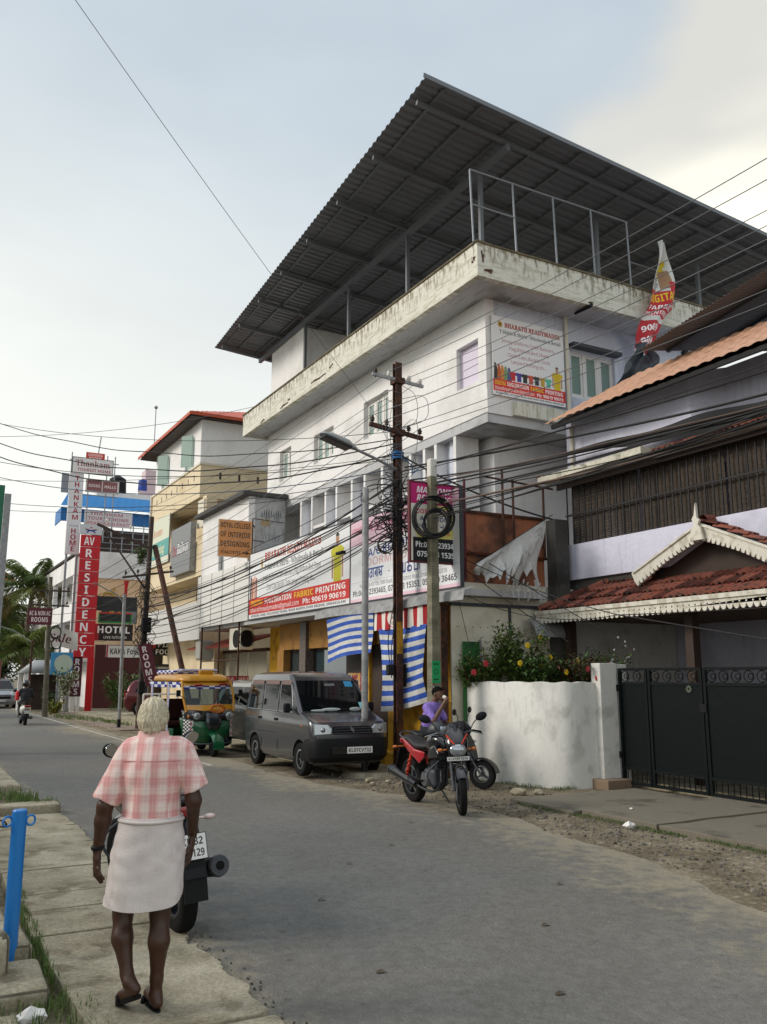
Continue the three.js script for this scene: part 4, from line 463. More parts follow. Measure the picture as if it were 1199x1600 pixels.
// ================================================================ neighbouring house with tiled porch, wall and gate
{
  const H = thing('lilac_house', 'pale lilac two storey house with tiled roofs, blinds and porch', 'house');
  const dirty = mat({ map: blotchy(0x4d4b49, 0x2a2a28, 0.9, 5, 351, 0.6), m: 2 });
  part('wall', [b2(14.3, 17, 0, 3.4, -13.2, 3)], M.lilac, H); part('balcony_slab', [b2(11.46, 17, 3.4, 3.58, -13.2, 3)], dirty, H); part('balcony_parapet', [b2(11.4, 11.52, 3.58, 4.27, -13.2, 3), b2(11.522, 13, 3.58, 4.27, -13.2, -13.08)], M.lilac, H);
  part('pillar', [b2(10.98, 11.3, 1.6, 4.75, -13.18, -12.9)], dirty, H, 'dark wet stained pillar'); part('wall', [b2(11.3, 14.3, 0, 3.4, -13.2, -13.0)], M.lime, H);
  part('back_wall', [b2(12.6, 12.7, 4.27, 5.5, -13.2, 3)], M.lilac, H);
  // balcony grille and bamboo blinds
  for (let i = 0; i < 52; i++) { const z = -13.05 + i * 0.17; part('grille_bar', b2(11.425, 11.445, 4.27, 5.52, z - 0.011, z + 0.011), M.wire, H); }
  part('grille_rail', [b2(11.42, 11.45, 4.85, 4.885, -13.1, -4)], M.wire, H);
  const bam = mat({ map: tex(256, (u, v) => { const n = fbm(u, v, 24, 4, 361); return tri([0.34, 0.29, 0.24], [0.20, 0.17, 0.15], n); }), m: 0.8 }), bamT = bam;
  for (const [a, b] of [[-13.0, -11.2], [-11.15, -9.3], [-9.25, -7.4], [-7.35, -4.5]]) { const L = []; for (let i = 0; i < 62; i++) L.push(bx(0.008, 0.017, b - a, 11.52 + rr(-0.004, 0.004), 4.29 + i * 0.0198, (a + b) / 2, 0, 0, rr(-0.1, 0.1))); const o = part('bamboo_blind', mg(L), bam, H, 'dark bamboo roll blind'); part('blind_cord', [0.2, 0.5, 0.8].map((t) => cyl([11.508, 4.28, mix(a, b, t)], [11.508, 5.52, mix(a, b, t)], 0.006, 0.006, 5)), M.wire, o); }
  // ledge over the blinds
  part('ledge', [b2(10.95, 11.75, 5.54, 5.66, -13.35, -10.55)], mat({ map: blotchy(0xcfcbbb, 0x4c4d3c, 0.95, 8, 371, 0.4), m: 1.6, bumpMap: T.coarse, bumpScale: 0.03 }), H, 'mossy concrete ledge'); part('ledge', [b2(11.2, 11.75, 5.46, 5.56, -10.54, 2)], dirty, H);
  part('eave_board', [b2(11.3, 11.36, 5.4, 5.54, -13.2, 2)], M.brown, H);
  part('wall', [b2(11.62, 17, 5.56, 6.95, -13.2, -10.4)], M.lilac, H); part('wall', [b2(11.62, 17, 5.56, 6.95, -10.398, -10.0)].map((g) => g), M.lilac, H); part('wall', ext([[11.62, 10.0], [12.0, 9.5], [12.0, -3], [17, -3], [17, 10.0]], 1.39).rotateX(-Math.PI / 2).translate(0, 5.56, 0), M.lilac, H);
  part('gutter_pipe', cyl([11.58, 5.7, -13.0], [11.58, 6.7, -13.0], 0.04), M.cream, H);
}
function tileGeo(w, l, seed) {   // one Mangalore tile: two rolls, lower lip; lies along +x upwards
  const g = grid(8, 2, (u, v) => { const h = 0.042 * Math.abs(Math.sin(u * Math.PI * 2)) + 0.004 * Math.sin(u * 12 + seed); return [v * l, h + (v === 0 ? -0.008 : 0) - v * 0.020, (u - 0.5) * w]; });
  const lip = grid(8, 1, (u, v) => { const h = 0.042 * Math.abs(Math.sin(u * Math.PI * 2)) + 0.004 * Math.sin(u * 12 + seed); return [0, h - 0.008 - (1 - v) * 0.026, (u - 0.5) * w]; }); return metre(mg([g, lip]), 1);
}
const tg = [0, 1, 2, 3, 4, 5, 6, 7].map((i) => { const g = tileGeo(0.242, 0.38, i * 1.7), uv = g.attributes.uv; for (let k = 0; k < uv.count; k++) uv.setXY(k, uv.getX(k) * 0.7 + i * 0.371, uv.getY(k) * 0.7 + i * 0.223); return g; }), tm = [M.tileRed, M.tileRed, M.tileDark, M.tilePale, M.tileDark].map((m, i) => { const k = m.clone(); k.side = THREE.DoubleSide; k.userData = {}; k.color.offsetHSL(0, 0, [0, 0.03, -0.05, 0, -0.12][i]); return k; });
function tileField(parent, rows, cols, place, skip) { for (let r = 0; r < rows; r++) for (let c = 0; c < cols; c++) { if (skip && skip(r, c)) continue; const o = sh(new THREE.Mesh(tg[(rnd() * 8) | 0], tm[rnd() < 0.12 ? 3 : rnd() < 0.3 + 0.06 * r ? (rnd() < 0.5 ? 4 : 2) : (rnd() * 2) | 0])); o.name = 'roof_tile'; place(o, r, c); parent.add(o); } }
{ // porch
  const P = thing('tiled_porch', 'porch with red clay tile roof and white carved fretwork eaves', 'porch');
  const sl = Math.atan(0.55), ux = Math.cos(sl), uy = Math.sin(sl);
  tileField(P, 6, 40, (o, r, c) => { const s = r * 0.33; o.position.set(10.58 + s * ux, 2.93 + s * uy + 0.035 + rr(0, 0.012), -12.85 + c * 0.235 + rr(-0.008, 0.008)); o.rotation.set(0, 0, sl - 0.11 + rr(-0.015, 0.015)); o.rotation.x = rr(-0.02, 0.02); }, (r, c) => -12.85 + c * 0.235 < -13 + r * 0.33 * ux + 0.05);
  part('roof_deck', [at(new THREE.BoxGeometry(2.5, 0.03, 9.6), 10.58 + 1.25 * ux, 2.885 + 1.25 * uy, -8.3, 0, 0, sl)].map((g) => g), M.wood, P);
  // hip side and ridge caps
  part('hip_deck', (() => { const g = new THREE.BufferGeometry(); const a = [10.55, 2.88, -13.05], b = [12.35, 3.86, -11.25], c = [12.35, 2.88, -13.05]; g.setAttribute('position', new THREE.Float32BufferAttribute([...a, ...b, ...c], 3)); g.computeVertexNormals(); return g; })(), Object.assign(M.tileRed.clone(), { side: THREE.DoubleSide }), P);
  for (let i = 0; i < 8; i++) { const t = i * 0.22; part('ridge_cap', tube([[10.6 + t, 2.985 + 0.55 * t, -13 + t], [10.6 + t + 0.2, 2.99 + 0.55 * (t + 0.2), -13 + t + 0.2]], 0.085 - (i % 2) * 0.006, 3, 10).translate(0, -0.02, 0), tm[i % 3], P); }
  // fretwork fascia
  const fret = (L, h, pitch) => { const pts = [[0, h]]; const n = Math.floor(L / pitch); pts.push([0, 0.02]); for (let i = 0; i < n; i++) { const a = i * pitch; for (let k = 0; k <= 8; k++) { const t = k / 8, w = Math.sin(t * Math.PI); pts.push([a + t * pitch * 0.82 + pitch * 0.09, 0.05 - 0.05 * Math.pow(w, 0.6)]); } pts.push([a + pitch, 0.075]); } pts.push([L, h]); return pts; };
  const L = 7.2, pit = 0.115, holes = []; for (let i = 0; i < 62; i++) { const cx = i * pit + pit, cy = 0.085, hp = []; for (let k = 0; k < 6; k++) hp.push([cx + 0.017 * Math.cos(k * 1.047), cy + 0.02 + 0.017 * Math.sin(k * 1.047)]); holes.push(hp); }
  const carved = mat({ map: blotchy(0xe3dfd3, 0xb0a794, 0.6, 10, 381, 0.3), m: 1, roughness: 0.75 });
  const fg = ext(fret(L, 0.24, pit), 0.03, 0, holes); fg.applyMatrix4(new THREE.Matrix4().makeBasis(V(0, 0, 1), V(0, 1, 0), V(-1, 0, 0)).setPosition(10.56, 2.70, -13.02)); part('fretwork_fascia', fg, carved, P, 'white scalloped fretwork board'); part('fascia_rail', [b2(10.5, 10.53, 2.87, 2.94, -13.02, -5.8)], carved, P);
  // gable over the middle of the porch
  const zc = -9.52, gx = 11.12, yb = 3.36, ya = 3.98, hw = 1.42, gt = (s) => { const Lg = Math.hypot(hw + 0.08, ya - yb + 0.02), pts = [[0, 0.0], [0, 0.15]]; pts.push([Lg, 0.15]); const n = 17; for (let i = 0; i < n; i++) { const a = Lg - i * Lg / n, b = Lg - (i + 1) * Lg / n, sag = (t) => -0.02 - 0.07 * Math.sin(t * Math.PI) * 0 - 0.05 * Math.pow(Math.abs(t - 0.5) * 2, 1.5); pts.push([a, sag(a / Lg) + 0.02], [a - 0.02, sag(a / Lg) - 0.05], [b + 0.03, sag(b / Lg) - 0.05]); } const g = ext(pts, 0.045, 0.004); const ang = Math.atan2(ya - yb, hw) ; const m = new THREE.Matrix4().makeRotationZ(s > 0 ? ang : -ang); if (s < 0) g.translate(-Lg, 0, 0); g.applyMatrix4(m); g.applyMatrix4(new THREE.Matrix4().makeBasis(V(0, 0, 1), V(0, 1, 0), V(-1, 0, 0))); g.translate(gx, yb, s > 0 ? zc - hw - 0.05 : zc + hw + 0.05); return g; };
  part('bargeboard', gt(1), carved, P, 'carved white bargeboard'); part('bargeboard', gt(-1), carved, P, 'carved white bargeboard');
  part('bargeboard_trim', [bar([gx - 0.06, yb + 0.14, zc - hw - 0.06], [gx - 0.06, ya + 0.16, zc], 0.03, 0.03), bar([gx - 0.06, yb + 0.14, zc + hw + 0.06], [gx - 0.06, ya + 0.16, zc], 0.03, 0.03)], carved, P);
  part('finial', [at(ext([[-0.13, -0.05], [0.13, -0.05], [0.10, 0.14], [0.05, 0.2], [0.085, 0.27], [0.035, 0.31], [0.02, 0.56], [-0.02, 0.36], [-0.07, 0.3], [-0.03, 0.2], [-0.1, 0.12]], 0.05, 0.005), gx - 0.08, ya - 0.06, zc, 0, FX, 0)], carved, P);
  part('gable_panel', [at(ext([[-hw, 0], [hw, 0], [0, ya - yb]], 0.03), gx + 0.3, yb, zc, 0, FX, 0)], M.brown, P);
  const sa = Math.atan2(ya - yb, hw), slen = hw / Math.cos(sa);
  for (const s of [-1, 1]) { part('gable_deck', [at(new THREE.BoxGeometry(1.9, 0.03, slen + 0.05), gx + 0.95, (ya + yb) / 2 + 0.12, zc + s * hw / 2, s * sa, 0, 0)], M.wood, P);
    for (let r = 0; r < 5; r++) for (let c = 0; c < 8; c++) { const o = sh(new THREE.Mesh(tg[(rnd() * 8) | 0], tm[(rnd() * 3) | 0])); o.name = 'roof_tile'; const q = (r * 0.3 + 0.02) / slen; o.position.set(gx + 0.13 + c * 0.235, mix(yb, ya, q) + (s > 0 ? 0.26 : 0.15), zc + s * hw * (1 - q)); o.rotation.set(0, s > 0 ? Math.PI / 2 : -Math.PI / 2, sa - 0.10, 'YXZ'); P.add(o); } }
  for (let i = 0; i < 6; i++) part('ridge_cap', tube([[gx + 0.05 + i * 0.32, ya + 0.24, zc], [gx + 0.36 + i * 0.32, ya + 0.25, zc]], 0.085 - (i % 2) * 0.008, 3, 10), tm[i % 3], P);
  // posts and dark room behind
  for (const z of [-12.7, -9.8, -6.6]) part('post', b2(11.0, 11.16, 0, 2.95, z - 0.08, z + 0.08), M.brown, P); part('back_wall', [b2(14.2, 14.28, 0, 3.38, -12.98, -3)], M.lilac, P); part('end_wall', [b2(10.9, 14.19, 0, 2.77, -3.2, -3.1)], M.lilac, P); part('floor', [b2(10.6, 14.19, -0.1, 0.08, -12.98, -3.21)], M.concrete, P); part('ceiling', [b2(10.65, 14.19, 2.78, 2.8, -12.97, -3.0)], M.wood, P);
  const d = part('door', [b2(14.14, 14.2, 0.08, 2.2, -10.2, -9.2)], M.wood, P); part('door_panel', [b2(14.12, 14.14, 1.2, 2.0, -9.95, -9.45)], M.cream, d); part('window', [b2(14.15, 14.2, 1.0, 2.1, -8.6, -7.4)], glassDark, P);
  part('canopy_hood', grid(10, 6, (u, v) => [mix(10.3, 11.2, u), 2.45 + 0.35 * Math.sin(v * 1.57), -13.0 - 0.1 + 0.6 * Math.cos(v * 1.57) * 0.6]), mat({ map: T.galv, side: THREE.DoubleSide, roughness: 0.5 }), P);
}
{ // red tile strip on the upper ledge, tan profile roof, dark sheet roof
  const U = thing('upper_tile_ledge', 'short red clay tile strip on the ledge above the bamboo blinds', 'roof'); tileField(U, 2, 26, (o, r, c) => { o.position.set(11.12 + r * 0.28, 5.58 + r * 0.1, -10.35 + c * 0.235 + rr(-0.01, 0.01)); o.rotation.z = 0.34 + rr(-0.02, 0.02); }); part('batten', [b2(11.16, 11.22, 5.54, 5.58, -10.4, -4.5)], M.wood, U); part('roof_tile', at(tg[1].clone(), 10.95, 5.66, -13.25, 0, 0.2, 0.2), tm[0], U);
  const Tn = thing('tan_sheet_roof', 'tan tile-profile metal sheet roof above the lilac wall', 'roof'); const tanM = mat({ map: blotchy(0xbe957c, 0x94705c, 0.5, 8, 391, 0.2), m: 1.5, roughness: 0.6, side: THREE.DoubleSide });
  const sl = 0.70; for (let s = 0; s < 14; s++) { const zA = -13.28 + s * 0.75; const g = grid(15, 20, (u, v) => { const z = zA + u * 0.762, lim = clamp((z + 13.35) / 1.55, 0.04, 1), t = v * lim * 1.15, st = (t / 0.19) % 1; return [10.98 + t, 6.70 + t * 0.72 + 0.034 * Math.abs(Math.sin(z * Math.PI / 0.25)) - 0.034 * st + (s % 2) * 0.003, z]; }); part('roof_sheet', crease(g, 0.35), tanM, Tn); }
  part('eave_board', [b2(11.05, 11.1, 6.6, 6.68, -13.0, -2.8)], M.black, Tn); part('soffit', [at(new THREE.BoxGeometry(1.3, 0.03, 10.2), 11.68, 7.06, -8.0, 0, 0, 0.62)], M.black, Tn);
  const Dk = thing('dark_sheet_roof', 'dark corrugated metal lean-to roof above the tan roof', 'roof'); for (let s = 0; s < 9; s++) { const g = grid(48, 1, (u, v) => { const z = -10.9 + s * 0.95 + u * 0.955; return [mix(11.45, 15.5, v), 7.64 + (z + 10.9) * 0.155 + v * 0.75 + 0.016 * Math.sin(z * Math.PI * 2 / 0.08) + (s % 2) * 0.003, z]; }); part('roof_sheet', g, mat({ color: 0x5e5a58, roughness: 0.6, metalness: 0.2, side: THREE.DoubleSide }), Dk); }
  for (let i = 0; i < 3; i++) { const x = 12.1 + i * 1.1; part('purlin', bar([x, 7.6 + (x - 11.45) * 0.185, -10.85], [x, 8.86 + (x - 11.45) * 0.185, -2.6], 0.06, 0.06), M.darkSteel, Dk); } part('post', [b2(12.4, 12.5, 6.9, 7.75, -10.8, -10.7)], M.darkSteel, Dk); part('post', [b2(12.4, 12.5, 6.9, 8.9, -3.5, -3.4)], M.darkSteel, Dk);
  solo('dark_shade_net', grid(40, 5, (u, v) => { const z = mix(-13.0, -3, u), th = mix(0.10, 0.42, sst(0, 0.5, u)); return [11.38 + 0.04 * Math.sin(u * 31 + v * 3), 6.16 - u * 0.42 - th * v + 0.025 * Math.sin(u * 23), z]; }), mat({ color: 0x1c2023, side: THREE.DoubleSide, roughness: 0.8 }), 'dark shade net slung along the lilac upper wall', 'net');
}
{ // compound wall with planter and gate
  const W = thing('compound_wall', 'curved limewashed compound wall topped by flowering shrubs', 'wall');
  const path = [[8.95, -13.5], [8.97, -12.6], [9.03, -11.9], [9.15, -11.35], [9.4, -10.98], [9.72, -10.86], [10.1, -10.85]], c = new THREE.CatmullRomCurve3(path.map((p) => V(p[0], 0, p[1]))), N = 40, ring = [];
  for (let i = 0; i <= N; i++) { const p = c.getPoint(i / N), t = c.getTangent(i / N), nx = -t.z, nz = t.x, h = 1.64 + 0.01 * Math.sin(i); ring.push([[p.x, -0.1, p.z], [p.x, h - 0.02, p.z], [p.x + 0.02 * nx * -1, h, p.z], [p.x + nx * -0.0 + 0.16 * (nx < 0 ? -nx : nx), h, p.z - 0.16 * Math.abs(nz)], [p.x + 0.18 * Math.abs(nx), h - 0.02, p.z - 0.18 * Math.abs(nz)], [p.x + 0.18 * Math.abs(nx), -0.1, p.z - 0.18 * Math.abs(nz)]]); }
  { const g = loft(ring, true, true, true), p = g.attributes.position, uv = g.attributes.uv; for (let i = 0; i < p.count; i++) { const k = Math.min(N, Math.floor(i / 6)); uv.setXY(i, k / N * 3.4 / 2.6, p.getY(i) / 2.6); } const wm = M.lime.clone(); wm.userData = {}; part('wall', crease(g, 0.9), wm, W); } part('pier', [rb(0.36, 2.03, 0.22, 0.012, 10.12, 0.93, -10.83)], M.lime, W); part('pier', [rb(0.2, 2.0, 0.3, 0.012, 10.42, 0.93, -10.87)], M.lime, W);
  solo('planter_soil', b2(9.5, 10.25, 0, 1.42, -13.05, -11.25), M.dirt, 'dark soil bed behind the compound wall', 'soil').userData = { kind: 'structure' };
  const G = thing('metal_gate', 'dark green sheet metal gate with scroll band and star', 'gate', [10.3, 0, -10.68]); const gm = mat({ color: 0x0a1113, roughness: 0.5, specularIntensity: 0.35, bumpMap: T.coarse, bumpScale: 0.003 });
  const leaf = (z0, z1) => { part('sheet', b2(0.0, 0.01, 0.3, 1.62, z0 + 0.04, z1 - 0.04), gm, G); part('stile', b2(-0.02, 0.03, 0.06, 1.86, z0, z0 + 0.05), gm, G); part('stile', b2(-0.02, 0.03, 0.06, 1.86, z1 - 0.05, z1), gm, G); for (const y of [0.06, 0.28, 1.6, 1.82]) part('rail', b2(-0.015, 0.025, y, y + 0.045, z0 + 0.05, z1 - 0.05), gm, G); const n = Math.floor((z1 - z0 - 0.1) / 0.1); for (let i = 0; i < n; i++) part('bar', cyl([0.005, 0.1, z0 + 0.1 + i * 0.1], [0.005, 0.28, z0 + 0.1 + i * 0.1], 0.008, 0.008, 6), gm, G); const k = Math.floor((z1 - z0 - 0.1) / 0.2); for (let i = 0; i < k; i++) { const z = z0 + 0.14 + i * (z1 - z0 - 0.1) / k; part('scroll', [torus(0.08, 0.008, 0.005, 1.735, z, 0, Math.PI / 2, 0, 6, 20), torus(0.04, 0.007, 0.005, 1.735, z + 0.03, 0, Math.PI / 2, 0, 6, 14)], gm, G); } };
  leaf(0, 0.62); leaf(0.64, 1.7); leaf(1.72, 3.1); leaf(3.12, 4.2); part('star', [0, 1, 2, 3].map((k) => at(new THREE.BoxGeometry(0.012, 0.11, 0.02), -0.012, 1.55, 1.45, 0, 0, 0).translate(0.012, -1.55, -1.45).rotateX(k * 0.785).translate(-0.012, 1.55, 1.45)), mat({ color: 0x6f7a6c, roughness: 0.4, metalness: 0.6 }), G); part('lock', [b2(-0.03, 0.02, 1.22, 1.34, 1.64, 1.76)], M.black, G);
  for (const y of [0.45, 1.5]) part('hinge', [b2(-0.03, 0.02, y, y + 0.1, -0.05, 0.02)], M.black, G);
}
// ================================================================ vehicles (local frame: forward +z, right side -x)
function ringAt(L, n = 12) {     // rounded plan outline of a vehicle body at one height
  const { y, zf, zr, w, rf = 0.15, rr: rb_ = 0.1 } = L, pts = [], arc = (cx, cz, r, a0) => { for (let k = 0; k <= n; k++) { const a = a0 + k / n * Math.PI / 2; pts.push([cx + r * Math.cos(a), y, cz + r * Math.sin(a)]); } };
  arc(w - rf, zf - rf, rf, 0); arc(-w + rf, zf - rf, rf, Math.PI / 2); arc(-w + rb_, zr + rb_, rb_, Math.PI); arc(w - rb_, zr + rb_, rb_, Math.PI * 1.5); return pts;
}
const lv = (L, y, k) => { for (let i = 0; i + 1 < L.length; i++) if (y >= L[i].y && y <= L[i + 1].y) return mix(L[i][k], L[i + 1][k], (y - L[i].y) / (L[i + 1].y - L[i].y)); return y < L[0].y ? L[0][k] : L[L.length - 1][k]; };
const csg = new Evaluator(); csg.useGroups = false; csg.attributes = ['position', 'normal', 'uv'];
function bodyShell(L, wheels, R) {
  const g = clean(loft(L.map((l) => ringAt(l)).reverse(), true, true)); const c = crease(g, 0.45); let A = new Brush(c); A.updateMatrixWorld();
  for (const z of wheels) { const h = new Brush(clean(new THREE.CylinderGeometry(R, R, 3, 28).rotateZ(Math.PI / 2).translate(0, R * 0.92 - 0.02, z))); h.updateMatrixWorld(); A = csg.evaluate(A, h, SUBTRACTION); }
  return crease(clean(A.geometry), 0.5);
}
function sideGlass(L, s, y0, y1, zb0, zb1, zt0, zt1, off = 0.007) { return grid(8, 10, (u, v) => { const y = mix(y0, y1, v), z = mix(mix(zb0, zt0, v), mix(zb1, zt1, v), u); return [s * (lv(L, y, 'w') + off), y, z]; }); }
function frontGlass(L, y0, y1, inset, key = 'zf', off = 0.009) { return grid(14, 10, (u, v) => { const y = mix(y0, y1, v), w = lv(L, y, 'w') - inset; return [(u * 2 - 1) * w, y + 0.004, lv(L, y, key) + (key === 'zf' ? off : -off)]; }); }
function wheelGeo(r, w, spokes, rimR) {     // axis along x
  const pr = [[rimR, -w * 0.42], [r * 0.86, -w * 0.5], [r * 0.96, -w * 0.44], [r, -w * 0.28], [r, w * 0.28], [r * 0.96, w * 0.44], [r * 0.86, w * 0.5], [rimR, w * 0.42]].map((p) => new THREE.Vector2(p[0], p[1]));
  const tyre = new THREE.LatheGeometry(pr, 36).rotateZ(Math.PI / 2), rim = [new THREE.LatheGeometry([[rimR * 0.82, -w * 0.36], [rimR * 1.0, -w * 0.42], [rimR * 1.01, w * 0.42], [rimR * 0.82, w * 0.36]].map((p) => new THREE.Vector2(p[0], p[1])), 36).rotateZ(Math.PI / 2), cyl([-w * 0.3, 0, 0], [w * 0.3, 0, 0], rimR * 0.24, rimR * 0.24, 14)];
  for (let i = 0; i < spokes; i++) rim.push(at(new THREE.BoxGeometry(w * 0.34, rimR * 0.74, rimR * (spokes > 6 ? 0.16 : 0.22)), 0, rimR * 0.55, 0).rotateX(i / spokes * Math.PI * 2)); return [tyre, mg(rim)];
}
function addWheel(t, name, x, y, z, geos, rimMat, turn = 0) { const o = part(name, geos[0].clone(), M.rubber, t); o.position.set(x, y, z); o.rotation.y = turn; part('rim', geos[1].clone(), rimMat, o); return o; }
function plate(t, s, W, H, x, y, z, turn, two, bg = '#e9e9e6') { const o = part('number_plate', bx(W, H, 0.012), M.black, t); o.position.set(x, y, z); o.rotation.y = turn; part('plate_print', at(new THREE.PlaneGeometry(W - 0.01, H - 0.01), 0, 0, 0.0075), flat(canvasTex(256, Math.round(256 * H / W), (c, w, h) => { c.fillStyle = bg; c.fillRect(0, 0, w, h); if (two) { txt(c, two[0], w / 2, h * 0.28, h * 0.42, '#111', { fit: w * 0.8 }); txt(c, two[1], w / 2, h * 0.74, h * 0.42, '#111', { fit: w * 0.84 }); } else txt(c, s, w / 2, h * 0.54, h * 0.8, '#111', { fit: w * 0.9 }); }), 0.4), o); return o; }
const lampGlass = mat({ color: 0xa9b0b6, roughness: 0.14, metalness: 0.6, clearcoat: 1 }), amber = mat({ color: 0xc06a1e, roughness: 0.25, clearcoat: 0.6 }), redLens = mat({ color: 0x8e1016, roughness: 0.2, clearcoat: 0.8 });
function headlamp(t, pts, mtx) { const o = part('headlight', ext(pts, 0.05, 0.012).applyMatrix4(mtx), M.chrome, t); part('lens', ext(pts.map((p) => [p[0] * 0.93, p[1] * 0.9]), 0.03, 0.006).translate(0, 0, 0.028).applyMatrix4(mtx), lampGlass, o); part('bulb_reflector', at(new THREE.SphereGeometry(0.045, 14, 10), 0, 0, 0.05).applyMatrix4(mtx), M.alu, o); return o; }
const MX = (x, y, z, ry = 0, rx = 0) => new THREE.Matrix4().makeRotationFromEuler(new THREE.Euler(rx, ry, 0, 'YXZ')).setPosition(x, y, z);
{ // grey van
  const t = thing('grey_van', 'dark grey minivan parked in front of the garment shop', 'van', [7.08, 0.02, -15.62], D(-1.5)); const paint = mat({ color: 0x434347, roughness: 0.24, metalness: 0.5, clearcoat: 0.8, clearcoatRoughness: 0.1 });
  const L = [{ y: 0.24, zf: 1.70, zr: -1.76, w: 0.69 }, { y: 0.34, zf: 1.78, zr: -1.82, w: 0.728 }, { y: 0.62, zf: 1.80, zr: -1.84, w: 0.74 }, { y: 0.84, zf: 1.78, zr: -1.84, w: 0.742, rf: 0.17 }, { y: 0.93, zf: 1.70, zr: -1.84, w: 0.738, rf: 0.15 }, { y: 1.0, zf: 1.44, zr: -1.835, w: 0.732, rf: 0.11 }, { y: 1.08, zf: 1.14, zr: -1.83, w: 0.722, rf: 0.08 }, { y: 1.4, zf: 0.83, zr: -1.78, w: 0.69, rf: 0.08 }, { y: 1.66, zf: 0.57, zr: -1.70, w: 0.655, rf: 0.09 }, { y: 1.745, zf: 0.44, zr: -1.64, w: 0.615, rf: 0.12, rr: 0.12 }, { y: 1.785, zf: 0.2, zr: -1.5, w: 0.5, rf: 0.15, rr: 0.15 }, { y: 1.80, zf: -0.2, zr: -1.2, w: 0.3 }];
  part('body', bodyShell(L, [1.2, -1.17], 0.335), paint, t); part('wheel_well', [b2(-0.62, 0.62, 0.2, 0.7, 0.85, 1.55), b2(-0.62, 0.62, 0.2, 0.7, -1.52, -0.82), b2(-0.6, 0.6, 0.2, 0.3, -1.6, 1.5)], paint, t);
  for (const s of [-1, 1]) {
    const wf = [[0.16, 0.86, 0.12, 0.64, 'door_window'], [-0.74, 0.05, -0.72, 0.03, 'door_window'], [-1.62, -0.84, -1.5, -0.82, 'quarter_window']];
    for (const [a, b, c, d, n] of wf) { const w = part(n, sideGlass(L, s, 1.075, 1.56, a, b, c, d), M.glass, t); const cr = [0, 1, 2, 3].map((k) => [s * (lv(L, k < 2 ? 1.07 : 1.565, 'w') + 0.006), k < 2 ? 1.07 : 1.565, [a, b, d, c][k]]); part('window_trim', [0, 1, 2, 3].map((k) => [cyl(cr[k], cr[(k + 1) % 4], k ? 0.008 : 0.012, k ? 0.008 : 0.012, 6), sph(k < 2 ? 0.012 : 0.008, ...cr[k], 1, 1, 1, 6)]), M.alu, w); part('rain_visor', [grid(4, 2, (u, v) => { const y = mix(1.56, 1.64, v); return [s * (lv(L, y, 'w') + 0.02), y, mix(c, d, u)]; })], mat({ color: 0x6d5650, roughness: 0.4, side: THREE.DoubleSide }), w); }
    part('door_seam', [cyl([s * 0.742, 0.38, 0.1], [s * 0.70, 1.63, 0.09], 0.004, 0.004, 5), cyl([s * 0.742, 0.38, -0.79], [s * 0.70, 1.63, -0.77], 0.004, 0.004, 5), cyl([s * 0.742, 0.66, -1.8], [s * 0.742, 0.68, 0.1], 0.004, 0.004, 5)], M.black, t);
    part('door_handle', rb(0.03, 0.05, 0.14, 0.012, s * 0.748, 0.92, 0.02), M.black, t); part('door_handle', rb(0.03, 0.05, 0.14, 0.012, s * 0.748, 0.92, -0.88), M.black, t);
    const mir = part('side_mirror', [rb(0.13, 0.17, 0.09, 0.035, s * 0.84, 1.15, 0.83), cyl([s * 0.72, 1.12, 0.82], [s * 0.82, 1.14, 0.83], 0.018)], M.black, t); part('mirror_glass', bx(0.1, 0.13, 0.004, s * 0.84, 1.15, 0.782), M.chrome, mir);
    part('side_indicator', rb(0.012, 0.03, 0.05, 0.005, s * 0.744, 0.86, 1.3), amber, t);
    headlamp(t, [[-0.16, -0.09], [0.15, -0.075], [0.17, 0.02], [0.1, 0.085], [-0.17, 0.1]].map((p) => [p[0] * (s < 0 ? 1 : -1), p[1]]).sort(() => 0), MX(s * 0.535, 0.80, 1.745, s * 0.25, -0.08)); part('fog_lamp', cyl([s * 0.5, 0.44, 1.76], [s * 0.5, 0.44, 1.815], 0.07, 0.06, 18), M.blackGloss, t);
    addWheel(t, 'wheel', s * 0.655, 0.28, 1.2, wheelGeo(0.285, 0.165, 8, 0.175), M.alu); addWheel(t, 'wheel', s * 0.655, 0.28, -1.17, wheelGeo(0.285, 0.165, 8, 0.175), M.alu); part('mud_flap', b2(s * 0.56, s * 0.7, 0.12, 0.34, 0.82, 0.84), M.black, t);
    part('wiper', tube([[s * 0.12 - 0.1, 1.1, 1.14], [s * 0.12 + 0.1, 1.12, 1.13], [s * 0.12 + 0.42, 1.13, 1.12]], 0.008), M.black, t);
  }
  const ws = part('windscreen', frontGlass(L, 1.10, 1.63, 0.075), M.glass, t); part('windscreen_sticker', grid(1, 1, (u, v) => { const y = mix(1.52, 1.62, v); return [mix(0.36, 0.52, u), y, lv(L, y, 'zf') + 0.016]; }), mat({ color: 0x2f8fc0, roughness: 0.4 }), ws); part('windscreen_sticker', grid(1, 1, (u, v) => { const y = mix(1.13, 1.24, v); return [mix(0.50, 0.58, u), y, lv(L, y, 'zf') + 0.016]; }), mat({ color: 0x7ecbd0, roughness: 0.4 }), ws); part('dashboard_cloth', [sph(0.12, -0.1, 1.12, 1.13, 1.6, 0.25, 0.22), sph(0.1, -0.34, 1.105, 1.13, 1.6, 0.2, 0.2), sph(0.1, 0.38, 1.12, 1.13, 1.2, 0.35, 0.2)], mat({ color: 0xb9c2c2, roughness: 0.9 }), ws); part('rear_mirror', rb(0.2, 0.05, 0.02, 0.01, 0.05, 1.55, 0.70), M.steelGrey, ws);
